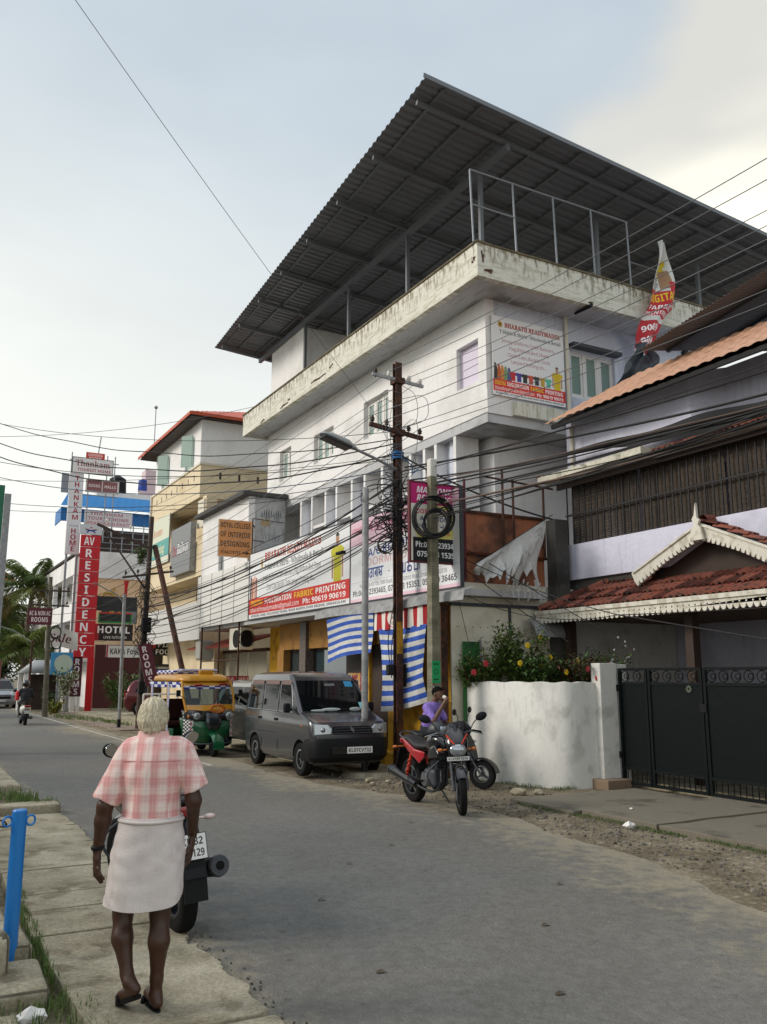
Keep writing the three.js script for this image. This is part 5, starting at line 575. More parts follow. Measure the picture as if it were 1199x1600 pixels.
  part('bumper', [loft([{ y: 0.26, zf: 1.76, zr: 1.2, w: 0.71 }, { y: 0.34, zf: 1.83, zr: 1.2, w: 0.748 }, { y: 0.6, zf: 1.85, zr: 1.4, w: 0.757 }, { y: 0.655, zf: 1.82, zr: 1.5, w: 0.75 }].map((l) => ringAt({ ...l, rf: 0.2, rr: 0.04 })).reverse())].map((g) => crease(clean(g), 0.6)), M.black, t); part('bumper_slot', [b2(-0.4, 0.4, 0.40, 0.52, 1.852, 1.857)], M.blackGloss, t);
  const gr = part('grille', [b2(-0.36, 0.36, 0.72, 0.86, 1.788, 1.797)], M.black, t); for (let i = 0; i < 3; i++) part('grille_bar', b2(-0.35, 0.35, 0.735 + i * 0.045, 0.75 + i * 0.045, 1.797, 1.806), M.darkSteel, gr);
  part('emblem', [bar([-0.035, 0.835, 1.81], [0.03, 0.80, 1.81], 0.012, 0.018), bar([0.035, 0.77, 1.81], [-0.03, 0.805, 1.81], 0.012, 0.018), bar([-0.035, 0.835, 1.81], [-0.02, 0.855, 1.81], 0.012, 0.014), bar([0.035, 0.77, 1.81], [0.02, 0.75, 1.81], 0.012, 0.014)], M.chrome, gr);
  plate(t, 'KL07CV732', 0.5, 0.12, 0.12, 0.46, 1.868, 0); part('aerial', cyl([-0.35, 1.78, 0.2], [-0.35, 2.25, -0.15], 0.004), M.black, t); part('roof_rib', [-0.3, 0, 0.3].map((x) => cyl([x, 1.792, -1.2], [x, 1.79, 0.1], 0.012, 0.012, 6)), paint, t);
}
function simpleCar(name, label, pos, turn, color, plateText, group) {
  const t = thing(name, label, 'car', pos, turn, group), paint = mat({ color, roughness: 0.3, metalness: 0.5, clearcoat: 0.8 });
  const L = [{ y: 0.25, zf: 1.85, zr: -1.85, w: 0.78, rf: 0.3, rr: 0.2 }, { y: 0.4, zf: 1.98, zr: -1.95, w: 0.83, rf: 0.32, rr: 0.2 }, { y: 0.7, zf: 2.0, zr: -1.97, w: 0.85, rf: 0.32, rr: 0.2 }, { y: 0.92, zf: 1.85, zr: -1.94, w: 0.845, rf: 0.28, rr: 0.2 }, { y: 1.0, zf: 1.0, zr: -1.9, w: 0.82, rf: 0.16, rr: 0.2 }, { y: 1.25, zf: 0.62, zr: -1.8, w: 0.75, rf: 0.14, rr: 0.16 }, { y: 1.48, zf: 0.25, zr: -1.62, w: 0.66, rf: 0.14, rr: 0.16 }, { y: 1.56, zf: -0.1, zr: -1.4, w: 0.5, rf: 0.14 }, { y: 1.58, zf: -0.4, zr: -1.2, w: 0.3 }];
  part('body', bodyShell(L, [1.25, -1.25], 0.37), paint, t); part('wheel_well', [b2(-0.7, 0.7, 0.2, 0.75, 0.85, 1.65), b2(-0.7, 0.7, 0.2, 0.75, -1.65, -0.85), b2(-0.7, 0.7, 0.2, 0.32, -1.7, 1.6)], paint, t); part('windscreen', frontGlass(L, 1.02, 1.46, 0.1), M.glass, t); part('rear_window', frontGlass(L, 1.05, 1.45, 0.14, 'zr'), M.glass, t);
  for (const s of [-1, 1]) { part('door_window', sideGlass(L, s, 1.01, 1.42, -0.35, 0.7, -0.3, 0.2), M.glass, t); part('door_window', sideGlass(L, s, 1.01, 1.42, -1.5, -0.42, -1.3, -0.36), M.glass, t); part('door_handle', rb(0.03, 0.03, 0.16, 0.01, s * 0.85, 0.86, -0.2), paint, t); part('side_mirror', rb(0.16, 0.12, 0.1, 0.03, s * 0.93, 1.02, 0.66), paint, t); headlamp(t, [[-0.2, -0.08], [0.2, -0.05], [0.2, 0.06], [-0.15, 0.08]], MX(s * 0.6, 0.78, 1.86, s * 0.3, -0.1)); part('tail_light', rb(0.12, 0.3, 0.06, 0.02, s * 0.74, 0.95, -1.9), redLens, t); for (const z of [1.25, -1.25]) addWheel(t, 'wheel', s * 0.76, 0.32, z, wheelGeo(0.32, 0.19, 5, 0.21), M.alu); part('door_seam', [cyl([s * 0.852, 0.4, -0.38], [s * 0.825, 1.0, -0.38], 0.004, 0.004, 5)], M.black, t); }
  part('grille', [rb(0.9, 0.22, 0.03, 0.04, 0, 0.62, 1.995)], M.black, t); part('grille_trim', [rb(0.92, 0.03, 0.04, 0.01, 0, 0.66, 2.0)], M.chrome, t); plate(t, plateText, 0.45, 0.11, 0, 0.42, 2.01, 0); return t;
}
simpleCar('silver_car', 'silver hatchback parked between the auto rickshaw and the van', [7.95, 0.06, -19.6], D(4), 0x9c9d9a, 'KL07');
simpleCar('oncoming_car', 'silver oncoming car behind the white scooter', [4.95, 0, -53], D(2), 0xa9adb2, 'KL39');
simpleCar('red_car', 'dark red car parked by the hotel railing', [10.7, 0.03, -38.5], D(70), 0x5c0f18, 'KL07');
function motorbike(name, label, pos, turn, o) {
  const t = thing(name, label, 'motorcycle', pos, turn), lean = o.lean || 0; const wb = 1.32, zf = wb / 2, zr = -wb / 2, R = 0.30, steer = o.steer || 0, body = o.body, accent = o.accent, dark = M.blackGloss; t.rotation.order = 'YXZ'; t.rotation.z = lean;
  addWheel(t, 'rear_wheel', 0, R, zr, wheelGeo(R, 0.12, 5, 0.215), o.rim || M.darkSteel); addWheel(t, 'front_wheel', 0, R, zf, wheelGeo(R, 0.095, 5, 0.215), o.rim || M.darkSteel, steer);
  const F = (g) => at(g, 0, 0, -zf).rotateY(steer).translate(0, 0, zf);        // everything that turns with the handlebar
  const fk = part('front_fork', F(mg([-1, 1].map((s) => [cyl([s * 0.085, R, zf], [s * 0.085, 0.62, zf - 0.13], 0.026, 0.026, 10), cyl([s * 0.085, 0.6, zf - 0.125], [s * 0.085, 0.92, zf - 0.25], 0.018, 0.018, 10)]))), M.darkSteel, t); part('brake_disc', F(at(new THREE.CylinderGeometry(0.12, 0.12, 0.006, 24), -0.06, R, zf, 0, 0, Math.PI / 2)), M.alu, fk);
  part('front_mudguard', F(grid(16, 6, (u, v) => { const a = mix(0.62, 2.45, u), r = R + 0.03, w = (v - 0.5) * 0.135; return [w, R + r * Math.sin(a) * (1 - 0.3 * Math.pow(Math.abs(v - 0.5) * 2, 3) * 0.3), zf + r * Math.cos(a)]; })), Object.assign(o.guard || dark, {}), t).material.side = THREE.DoubleSide;
  const hb = part('handlebar', F(tube([[-0.36, 0.98, zf - 0.40], [-0.24, 1.01, zf - 0.34], [-0.1, 0.98, zf - 0.28], [0.1, 0.98, zf - 0.28], [0.24, 1.01, zf - 0.34], [0.36, 0.98, zf - 0.40]], 0.013, 30)), M.darkSteel, t);
  for (const s of [-1, 1]) { part('grip', F(cyl([s * 0.25, 1.008, zf - 0.345], [s * 0.375, 0.975, zf - 0.405], 0.019)), M.rubber, hb); part('brake_lever', F(tube([[s * 0.22, 1.0, zf - 0.32], [s * 0.3, 0.985, zf - 0.32], [s * 0.39, 0.955, zf - 0.35]], 0.007)), M.alu, hb); part('mirror', F(mg([tube([[s * 0.22, 1.01, zf - 0.33], [s * 0.26, 1.1, zf - 0.31], [s * 0.33, 1.17, zf - 0.33]], 0.007), at(new THREE.SphereGeometry(0.075, 16, 10).scale(1.1, 0.72, 0.34), s * 0.38, 1.19, zf - 0.335, -0.1, s * 0.1, s * 0.35)])), M.black, hb); part('mirror_glass', F(at(new THREE.CylinderGeometry(0.066, 0.066, 0.006, 20).rotateX(Math.PI / 2).scale(1.1, 0.72, 1), s * 0.38, 1.19, zf - 0.362, -0.1, s * 0.1, s * 0.35)), M.chrome, hb); part('indicator', F(mg([cyl([s * 0.1, 0.80, zf - 0.12], [s * 0.2, 0.80, zf - 0.12], 0.01), sph(0.03, s * 0.22, 0.80, zf - 0.12, 1.3, 0.8, 1)])), amber, hb); }
  // headlamp cowl
  const cw = part('headlamp_cowl', F(loft([[0.08, 1.06, -0.20, 0.03], [0.12, 1.0, -0.16, 0.05], [0.15, 0.9, -0.09, 0.10], [0.14, 0.8, -0.08, 0.11], [0.10, 0.72, -0.12, 0.09]].map(([w, y, z, d]) => Array.from({ length: 20 }, (_, k) => { const a = k / 20 * 6.283; return [w * Math.sign(Math.cos(a)) * Math.pow(Math.abs(Math.cos(a)), 0.8), y + 0.01 * Math.sin(a), zf + z - 0.02 + d * Math.sin(a)]; })))), o.cowl || dark, t);
  part('headlight', F(at(new THREE.SphereGeometry(0.1, 20, 12, 0, 6.3, 0, 1.2).rotateX(Math.PI / 2).scale(1.15, 0.85, 0.6), 0, 0.80, zf - 0.035)), lampGlass, cw); part('visor', F(grid(8, 4, (u, v) => [(u - 0.5) * mix(0.22, 0.12, v), mix(0.97, 1.1, v), zf - 0.10 - v * 0.1 - 0.25 * (u - 0.5) * (u - 0.5)])), mat({ color: 0x15171a, roughness: 0.1, side: THREE.DoubleSide }), cw); if (o.cowlStripe) part('cowl_decal', F(mg([-1, 1].map((s) => bar([s * 0.05, 0.88, zf + 0.02], [s * 0.14, 0.99, zf - 0.09], 0.008, 0.02)))), o.accent, cw);
  if (o.plateF) { const p = plate(t, o.plateF, 0.3, 0.06, 0, 0, 0, 0); const q = V(0, 0.69, 0.02 - 0.07).applyAxisAngle(UP, steer); p.position.set(q.x, 0.69, zf + q.z); p.rotation.y = steer; }
  // tank, seat, tail
  const ring = (w, h, y, z, n = 18, flat_ = 0.7) => Array.from({ length: n }, (_, k) => { const a = k / n * 6.283; return [w * Math.sign(Math.cos(a)) * Math.pow(Math.abs(Math.cos(a)), flat_), y + h * Math.sign(Math.sin(a)) * Math.pow(Math.abs(Math.sin(a)), flat_), z]; });
  part('fuel_tank', loft([ring(0.05, 0.05, 0.82, zf - 0.28), ring(0.11, 0.09, 0.86, zf - 0.33), ring(0.155, 0.12, 0.875, zf - 0.45), ring(0.15, 0.115, 0.865, zf - 0.58), ring(0.11, 0.09, 0.83, zf - 0.70), ring(0.08, 0.05, 0.80, zf - 0.76)]), o.tank || body, t);
  for (const s of [-1, 1]) part('tank_shroud', loft([ring(0.015, 0.02, 0.74, zf - 0.22).map((p) => [p[0] + s * 0.17, p[1], p[2]]), ring(0.025, 0.08, 0.78, zf - 0.32).map((p) => [p[0] + s * 0.16, p[1], p[2]]), ring(0.02, 0.07, 0.74, zf - 0.5).map((p) => [p[0] + s * 0.15, p[1], p[2]]), ring(0.01, 0.02, 0.68, zf - 0.58).map((p) => [p[0] + s * 0.14, p[1], p[2]])]), o.shroud || dark, t);
  part('seat', loft([ring(0.09, 0.03, 0.80, zf - 0.70), ring(0.12, 0.045, 0.795, zf - 0.82), ring(0.135, 0.05, 0.79, zf - 1.0), ring(0.125, 0.05, 0.82, zf - 1.12), ring(0.125, 0.05, 0.86, zf - 1.22), ring(0.10, 0.04, 0.88, zf - 1.4), ring(0.06, 0.02, 0.88, zf - 1.47)]), mat({ color: 0x1c1c1e, roughness: 0.6 }), t);
  for (const s of [-1, 1]) { part('side_cover', loft([ring(0.012, 0.03, 0.70, zf - 0.72).map((p) => [p[0] + s * 0.12, p[1], p[2]]), ring(0.02, 0.09, 0.66, zf - 0.85).map((p) => [p[0] + s * 0.135, p[1], p[2]]), ring(0.02, 0.06, 0.70, zf - 1.0).map((p) => [p[0] + s * 0.135, p[1], p[2]]), ring(0.02, 0.06, 0.77, zf - 1.2).map((p) => [p[0] + s * 0.12, p[1], p[2]]), ring(0.015, 0.04, 0.84, zf - 1.42).map((p) => [p[0] + s * 0.09, p[1], p[2]]), ring(0.008, 0.015, 0.89, zf - 1.55).map((p) => [p[0] + s * 0.05, p[1], p[2]])]), body, t); part('rear_shock', [cyl([s * 0.14, 0.34, zr + 0.05], [s * 0.13, 0.68, zr + 0.22], 0.022), torus(0.03, 0.008, s * 0.137, 0.45, zr + 0.105, 1.1), torus(0.03, 0.008, s * 0.135, 0.52, zr + 0.14, 1.1), torus(0.03, 0.008, s * 0.133, 0.59, zr + 0.175, 1.1)], accent || M.red, t); part('foot_peg', cyl([s * 0.12, 0.36, -0.08], [s * 0.26, 0.36, -0.08], 0.014), M.rubber, t); part('rear_indicator', [cyl([s * 0.06, 0.76, zr - 0.12], [s * 0.17, 0.76, zr - 0.14], 0.01), sph(0.03, s * 0.2, 0.76, zr - 0.14, 1.4, 0.7, 1)], o.ind || amber, t); }
  part('grab_rail', tube([[-0.1, 0.86, zf - 1.3], [-0.12, 0.92, zf - 1.45], [0, 0.95, zf - 1.55], [0.12, 0.92, zf - 1.45], [0.1, 0.86, zf - 1.3]], 0.012, 24), M.darkSteel, t); part('tail_light', rb(0.15, 0.07, 0.06, 0.02, 0, 0.83, zr - 0.22), redLens, t);
  part('rear_mudguard', [grid(12, 4, (u, v) => { const a = mix(0.5, 2.6, u), r = R + 0.06; return [(v - 0.5) * 0.16, R + r * Math.sin(a), zr + r * Math.cos(a)]; }), bx(0.15, 0.34, 0.012, 0, 0.58, zr - 0.34, 0.5), bx(0.16, 0.24, 0.01, 0, 0.40, zr - 0.40, 0.1)], Object.assign(M.black.clone(), { side: THREE.DoubleSide }), t);
  if (o.plateR) { const p = plate(t, '', 0.2, 0.17, 0, 0.62, zr - 0.36, Math.PI, o.plateR); p.rotation.order = 'YXZ'; p.rotation.x = -0.25; }
  // engine and frame
  part('engine', [rb(0.24, 0.24, 0.3, 0.05, 0, 0.40, 0.02), at(new THREE.CylinderGeometry(0.1, 0.1, 0.27, 18), 0, 0.38, -0.08, 0, 0, Math.PI / 2), ...Array.from({ length: 6 }, (_, i) => rb(0.19, 0.014, 0.2, 0.005, 0, 0.50 + i * 0.028, 0.14, -0.35)), rb(0.14, 0.08, 0.14, 0.02, 0, 0.68, 0.2)], o.engine || M.darkSteel, t); part('engine_cover', [at(new THREE.CylinderGeometry(0.085, 0.095, 0.04, 20), -0.135, 0.38, -0.05, 0, 0, Math.PI / 2)], M.alu, t);
  part('frame', [tube([[0, 0.9, zf - 0.27], [0, 0.6, zf - 0.35], [0, 0.3, zf - 0.45], [0, 0.24, 0], [0, 0.32, -0.2]], 0.02), tube([[0, 0.85, zf - 0.3], [0, 0.74, 0], [0, 0.7, -0.35], [0, 0.8, zr - 0.1]], 0.022), ...[-1, 1].map((s) => tube([[s * 0.08, 0.36, -0.2], [s * 0.1, 0.31, zr], [s * 0.1, 0.3, zr - 0.06]], 0.018))], M.black, t); part('chain_guard', rb(0.03, 0.09, 0.5, 0.02, 0.12, 0.34, -0.42), M.black, t);
  const ex = part('exhaust', [tube([[-0.06, 0.52, 0.28], [-0.1, 0.35, 0.32], [-0.13, 0.25, 0.18], [-0.15, 0.26, -0.1], [-0.17, 0.30, -0.3]], 0.02, 24), cyl([-0.17, 0.29, -0.26], [-0.22, 0.44, zr - 0.24], 0.045, 0.07, 16)], o.exh || M.black, t); part('heat_shield', [bar([-0.225, 0.37, -0.4], [-0.262, 0.44, zr - 0.1], 0.01, 0.06)], M.chrome, ex); part('exhaust_tip', cyl([-0.22, 0.44, zr - 0.235], [-0.222, 0.446, zr - 0.262], 0.075, 0.068, 18), M.darkSteel, ex); part('exhaust_bore', cyl([-0.222, 0.446, zr - 0.26], [-0.2225, 0.447, zr - 0.268], 0.03, 0.03, 14), M.rubber, ex);
  part('stand', [cyl([0.1, 0.3, -0.15], [0.26, 0.02, -0.12], 0.012)], M.darkSteel, t); for (const s of [-1, 1]) part('leg_guard', tube([[s * 0.12, 0.65, 0.34], [s * 0.3, 0.5, 0.34], [s * 0.2, 0.3, 0.3]], 0.012), M.darkSteel, t);
  return t;
}
const bikeRed = mat({ color: 0xb01020, roughness: 0.22, clearcoat: 1, metalness: 0.15 }), bikeBlack = mat({ color: 0x15151a, roughness: 0.2, clearcoat: 1, metalness: 0.2 });
motorbike('red_motorcycle', 'red and black motorcycle parked at the road edge by the pole', [6.52, 0, -10.27], D(-4), { body: bikeRed, tank: bikeBlack, accent: mat({ color: 0xc8402a, roughness: 0.4 }), steer: D(-22), lean: D(3), plateF: 'KL07BF3856', cowlStripe: true, exh: M.blackGloss });
motorbike('black_motorcycle', 'black motorcycle parked beside the walking man', [1.87, 0.0, -6.98], Math.PI + D(1), { body: bikeBlack, tank: bikeBlack, accent: M.darkSteel, steer: D(20), lean: D(-4.5), plateR: ['KL 32', 'F 8129'], ind: mat({ color: 0xd8c0b8, roughness: 0.2, clearcoat: 1 }) });
function scooter(name, label, pos, turn, o) {
  const t = thing(name, label, 'scooter', pos, turn); const R = 0.22, zf = 0.62, zr = -0.60, st = o.steer || 0, b = o.body; t.rotation.order = 'YXZ'; t.rotation.z = o.lean || 0; const F = (g) => at(g, 0, 0, -zf).rotateY(st).translate(0, 0, zf);
  addWheel(t, 'front_wheel', 0, R, zf, wheelGeo(R, 0.1, 3, 0.14), M.darkSteel, st); addWheel(t, 'rear_wheel', 0, R, zr, wheelGeo(R, 0.1, 3, 0.14), M.darkSteel);
  const ring = (w, d, y, z, n = 20) => Array.from({ length: n }, (_, k) => { const a = k / n * 6.283; return [w * Math.sign(Math.cos(a)) * Math.pow(Math.abs(Math.cos(a)), 0.75), y, z + d * Math.sin(a)]; });
  part('front_apron', loft([ring(0.17, 0.03, 0.30, zf - 0.24), ring(0.21, 0.05, 0.45, zf - 0.24), ring(0.20, 0.06, 0.62, zf - 0.27), ring(0.14, 0.05, 0.78, zf - 0.31), ring(0.08, 0.04, 0.86, zf - 0.33)]), b, t); part('front_mudguard', F(grid(14, 6, (u, v) => { const a = mix(0.1, 2.5, u), r = R + 0.04; return [(v - 0.5) * 0.17, R + r * Math.sin(a) * (1 - 0.1 * Math.pow(Math.abs(v - 0.5) * 2, 2)), zf + r * Math.cos(a)]; })), Object.assign(b.clone(), { side: THREE.DoubleSide }), t); part('front_fork', F(mg([-1, 1].map((s) => cyl([s * 0.07, R, zf], [s * 0.05, 0.55, zf - 0.22], 0.018)))), M.darkSteel, t);
  part('floorboard', rb(0.34, 0.08, 0.42, 0.03, 0, 0.28, 0.14), M.black, t); const bar_ = part('rear_body', loft([ring(0.09, 0.06, 0, 0), ring(0.16, 0.1, 0, 0), ring(0.18, 0.12, 0, 0), ring(0.17, 0.11, 0, 0), ring(0.11, 0.08, 0, 0), ring(0.05, 0.03, 0, 0)].map((r, i) => r.map((p) => [p[0], 0.50 + [0, 0.02, 0.04, 0.07, 0.12, 0.15][i] + p[2] * [1.5, 1.7, 1.6, 1.2, 1, 1][i], [-0.06, -0.16, -0.36, -0.62, -0.88, -0.98][i]]))), b, t);
  part('seat', loft([ring(0.07, 0.02, 0, 0), ring(0.12, 0.04, 0, 0), ring(0.14, 0.05, 0, 0), ring(0.13, 0.05, 0, 0), ring(0.08, 0.03, 0, 0)].map((r, i) => r.map((p) => [p[0], 0.74 + [0, 0.01, 0.02, 0.05, 0.06][i] + p[2], [-0.02, -0.12, -0.35, -0.65, -0.82][i]]))), M.black, t);
  const h = part('handlebar_cowl', F(loft([[0.05, 0.86, -0.3, 0.05], [0.11, 0.93, -0.28, 0.08], [0.12, 0.98, -0.29, 0.08], [0.06, 1.03, -0.32, 0.04]].map(([w, y, z, d]) => ring(w, d, y, zf + z)))), b, t); part('headlight', F(sph(0.07, 0, 0.95, zf - 0.22, 1.3, 0.8, 0.5)), lampGlass, h); part('handlebar', F(mg([tube([[-0.33, 0.98, zf - 0.40], [-0.15, 1.0, zf - 0.32], [0.15, 1.0, zf - 0.32], [0.33, 0.98, zf - 0.40]], 0.014), cyl([0.22, 0.995, zf - 0.36], [0.35, 0.975, zf - 0.41], 0.02), cyl([-0.22, 0.995, zf - 0.36], [-0.35, 0.975, zf - 0.41], 0.02)])), M.rubber, h);
  for (const s of [-1, 1]) { const m = part('mirror', F(mg([tube([[s * 0.16, 1.0, zf - 0.33], [s * 0.2, 1.1, zf - 0.3], [s * 0.27, 1.17, zf - 0.3]], 0.007), sph(0.065, s * 0.3, 1.19, zf - 0.31, 1.1, 0.8, 0.3)])), M.black, h); part('apron_indicator', rb(0.07, 0.05, 0.03, 0.012, s * 0.14, 0.7, zf - 0.235), o.ind || lampGlass, t); }
  part('tail_light', rb(0.2, 0.08, 0.06, 0.02, 0, 0.67, -0.97), redLens, t); part('rear_mudguard', [bx(0.15, 0.26, 0.02, 0, 0.42, -0.9, 0.3), rb(0.16, 0.1, 0.2, 0.03, 0, 0.45, -0.72)], M.black, t); part('engine', [rb(0.16, 0.16, 0.36, 0.05, 0.1, 0.25, -0.42)], M.darkSteel, t); part('exhaust', [cyl([-0.14, 0.24, -0.2], [-0.16, 0.27, -0.85], 0.035, 0.055, 14)], M.darkSteel, t); if (o.plateR) plate(t, '', 0.2, 0.12, 0, 0.47, -0.93, Math.PI, o.plateR); return t;
}
scooter('black_scooter', 'black scooter with a seated man, beside the compound wall', [8.02, 0.0, -12.18], D(18), { body: mat({ color: 0x0f1013, roughness: 0.45, clearcoat: 0.25, specularIntensity: 0.6 }), steer: D(14), lean: D(2) });
scooter('white_scooter', 'white scooter with rider driving away along the far street', [4.17, 0, -34.5], Math.PI, { body: mat({ color: 0xd9d8d0, roughness: 0.3, clearcoat: 0.7 }), plateR: ['KL 07', 'CB 4512'] });
{ // auto rickshaw
  const t = thing('auto_rickshaw', 'green and yellow auto rickshaw dressed with blue white ribbons', 'auto rickshaw', [6.12, 0, -20.1], D(5)); const green = mat({ color: 0x0f5a36, roughness: 0.28, clearcoat: 0.8, metalness: 0.1 }), yel = mat({ color: 0xbf860e, roughness: 0.35, clearcoat: 0.4 }), bw = mat({ map: tex(64, (u, v) => ((Math.floor(u * 8) + Math.floor(v * 2)) % 2 ? [0.12, 0.16, 0.55] : [0.88, 0.88, 0.9]), true), roughness: 0.6, side: THREE.DoubleSide });
  const zf = 1.2; addWheel(t, 'front_wheel', 0, 0.22, zf, wheelGeo(0.22, 0.11, 6, 0.13), M.darkSteel, D(-8)); for (const s of [-1, 1]) addWheel(t, 'rear_wheel', s * 0.52, 0.22, -0.75, wheelGeo(0.22, 0.12, 6, 0.13), M.darkSteel);
  const ring = (w, y, z0, z1, p = 0.55) => Array.from({ length: 28 }, (_, k) => { const a = k / 28 * 6.283, c = Math.cos(a), s = Math.sin(a); return [w * Math.sign(c) * Math.pow(Math.abs(c), p), y, (z0 + z1) / 2 + (z1 - z0) / 2 * Math.sign(s) * Math.pow(Math.abs(s), p)]; });
  part('front_body', loft([ring(0.36, 0.26, 0.35, 1.0, 0.7), ring(0.48, 0.4, 0.3, 1.12, 0.7), ring(0.55, 0.62, 0.3, 1.16, 0.7), ring(0.57, 0.78, 0.3, 1.1, 0.65), ring(0.56, 0.82, 0.35, 1.05, 0.6)]), green, t);
  const con = part('front_console', loft([ring(0.55, 0.76, 0.5, 1.12, 0.7), ring(0.58, 0.84, 0.5, 1.15, 0.7), ring(0.58, 0.95, 0.5, 1.1, 0.65), ring(0.56, 1.0, 0.5, 1.0, 0.6)]), M.blackGloss, t); part('console_chrome', loft([ring(0.14, 0.58, 1.0, 1.18), ring(0.2, 0.74, 1.0, 1.2), ring(0.16, 0.93, 1.0, 1.15)]), mat({ color: 0x505458, roughness: 0.2, metalness: 0.8 }), con);
  for (const s of [-1, 1]) { const h = part('headlight', [cyl([s * 0.38, 0.87, 1.0], [s * 0.38, 0.87, 1.12], 0.10, 0.105, 20)], M.chrome, t); part('lens', sph(0.09, s * 0.38, 0.87, 1.115, 1, 0.85, 0.4), lampGlass, h); part('indicator', sph(0.04, s * 0.53, 0.86, 1.0, 0.6, 1, 0.8), amber, t); part('checker_strip', grid(2, 8, (u, v) => [s * mix(0.50, 0.585, u), mix(0.36, 0.94, v), mix(0.98, 0.80, u) + 0.06 * Math.sin(v * 3)]), mat({ map: tex(32, (u, v) => ((Math.floor(u * 4) + Math.floor(v * 16)) % 2 ? [0.05] : [0.9]).map((q) => q), true), roughness: 0.5, side: THREE.DoubleSide }), t); part('side_lettering', at(new THREE.PlaneGeometry(0.1, 0.46), s * 0.475, 0.64, 1.03, 0, s * 0.55), flat(canvasTex(64, 300, (x, W, H) => { x.fillStyle = '#d8d8d4'; x.fillRect(0, 0, W, H); 'MAYA'.split('').forEach((c, i) => txt(x, c, W / 2, 40 + i * 72, 74, '#b01828')); })), t);
    part('door_pillar', [tube([[s * 0.56, 0.95, 0.95], [s * 0.6, 1.3, 0.82], [s * 0.58, 1.62, 0.68]], 0.028, 12), cyl([s * 0.63, 0.3, -0.1], [s * 0.62, 1.62, -0.1], 0.022), cyl([s * 0.63, 0.3, -1.25], [s * 0.6, 1.6, -1.2], 0.022)], yel, t); part('side_panel', [rb(0.04, 0.5, 1.15, 0.02, s * 0.63, 0.52, -0.7), rb(0.03, 0.3, 0.4, 0.02, s * 0.6, 0.42, 0.1)], green, t); part('roof_valance', grid(10, 1, (u, v) => [s * 0.635, mix(1.6, 1.48, v) + 0.01 * Math.sin(u * 30), mix(-1.25, 0.7, u)]), bw, t); part('rear_mudguard', [at(new THREE.CylinderGeometry(0.29, 0.29, 0.16, 20, 1, false, 0, Math.PI), s * 0.55, 0.24, -0.75, 0, 0, Math.PI / 2)], M.black, t); part('wing_mirror', [tube([[s * 0.58, 1.25, 0.88], [s * 0.72, 1.32, 0.9]], 0.008), rb(0.1, 0.14, 0.03, 0.012, s * 0.74, 1.36, 0.9)], M.black, t); }
  for (const [z, m] of [[-0.02, 0], [-1.1, 1]]) part('ribbon', grid(2, 14, (u, v) => [-0.66 - 0.01 * Math.sin(v * 9), mix(1.55, 0.35, v), z + u * 0.13 + 0.04 * Math.sin(v * 8)]), bw, t);
  part('windscreen_frame', [grid(14, 2, (u, v) => [(u - 0.5) * 1.14, mix(0.98, 1.1, v), mix(1.06, 0.98, v) - 0.16 * Math.pow((u - 0.5) * 2, 2)]), grid(14, 3, (u, v) => [(u - 0.5) * 1.18, mix(1.48, 1.66, v), mix(0.80, 0.68, v) - 0.12 * Math.pow((u - 0.5) * 2, 2)])], Object.assign(yel.clone(), { side: THREE.DoubleSide }), t); const wsn = part('windscreen', grid(14, 4, (u, v) => [(u - 0.5) * 1.12, mix(1.1, 1.48, v), mix(0.975, 0.80, v) - mix(0.16, 0.12, v) * Math.pow((u - 0.5) * 2, 2)]), mat({ color: 0x6b7a7c, roughness: 0.03, transmission: 0.85, thickness: 0, side: THREE.DoubleSide }), t); part('front_valance', grid(12, 1, (u, v) => [(u - 0.5) * 1.16, mix(1.52, 1.45, v), 0.83 - 0.13 * Math.pow((u - 0.5) * 2, 2)]), bw, wsn);
  part('roof', loft([ring(0.60, 1.60, -1.32, 0.74, 0.35), ring(0.635, 1.64, -1.34, 0.76, 0.35), ring(0.62, 1.72, -1.3, 0.68, 0.35), ring(0.5, 1.78, -1.15, 0.5, 0.4)]), yel, t); part('roof_bundle', [rb(1.0, 0.1, 1.1, 0.04, 0, 1.82, -0.7), rb(0.9, 0.06, 0.3, 0.03, 0, 1.86, 0.1)], bw, t, 'blue and white covering tied on the roof'); part('taxi_sign', rb(0.34, 0.1, 0.12, 0.03, 0.08, 1.82, 0.42), yel, t); part('roof_lamp', [rb(0.2, 0.05, 0.05, 0.02, -0.25, 1.53, 0.83), rb(0.2, 0.05, 0.05, 0.02, 0.35, 1.55, 0.81)], redLens, t);
  part('front_mudguard', grid(14, 8, (u, v) => { const a = mix(-0.2, 2.5, u), r = 0.30; return [(v - 0.5) * 0.26, 0.22 + r * Math.sin(a) * (1 - 0.18 * Math.pow(Math.abs(v - 0.5) * 2, 2.5)), zf + r * Math.cos(a) * 0.95]; }), Object.assign(green.clone(), { side: THREE.DoubleSide }), t); part('front_bumper', [tube([[-0.5, 0.3, 1.02], [-0.3, 0.28, 1.2], [0.3, 0.28, 1.2], [0.5, 0.3, 1.02]], 0.018), rb(0.9, 0.06, 0.05, 0.02, 0, 0.34, 0.95)], M.darkSteel, t); part('floor', [b2(-0.6, 0.6, 0.22, 0.3, -1.25, 0.8)], M.black, t);
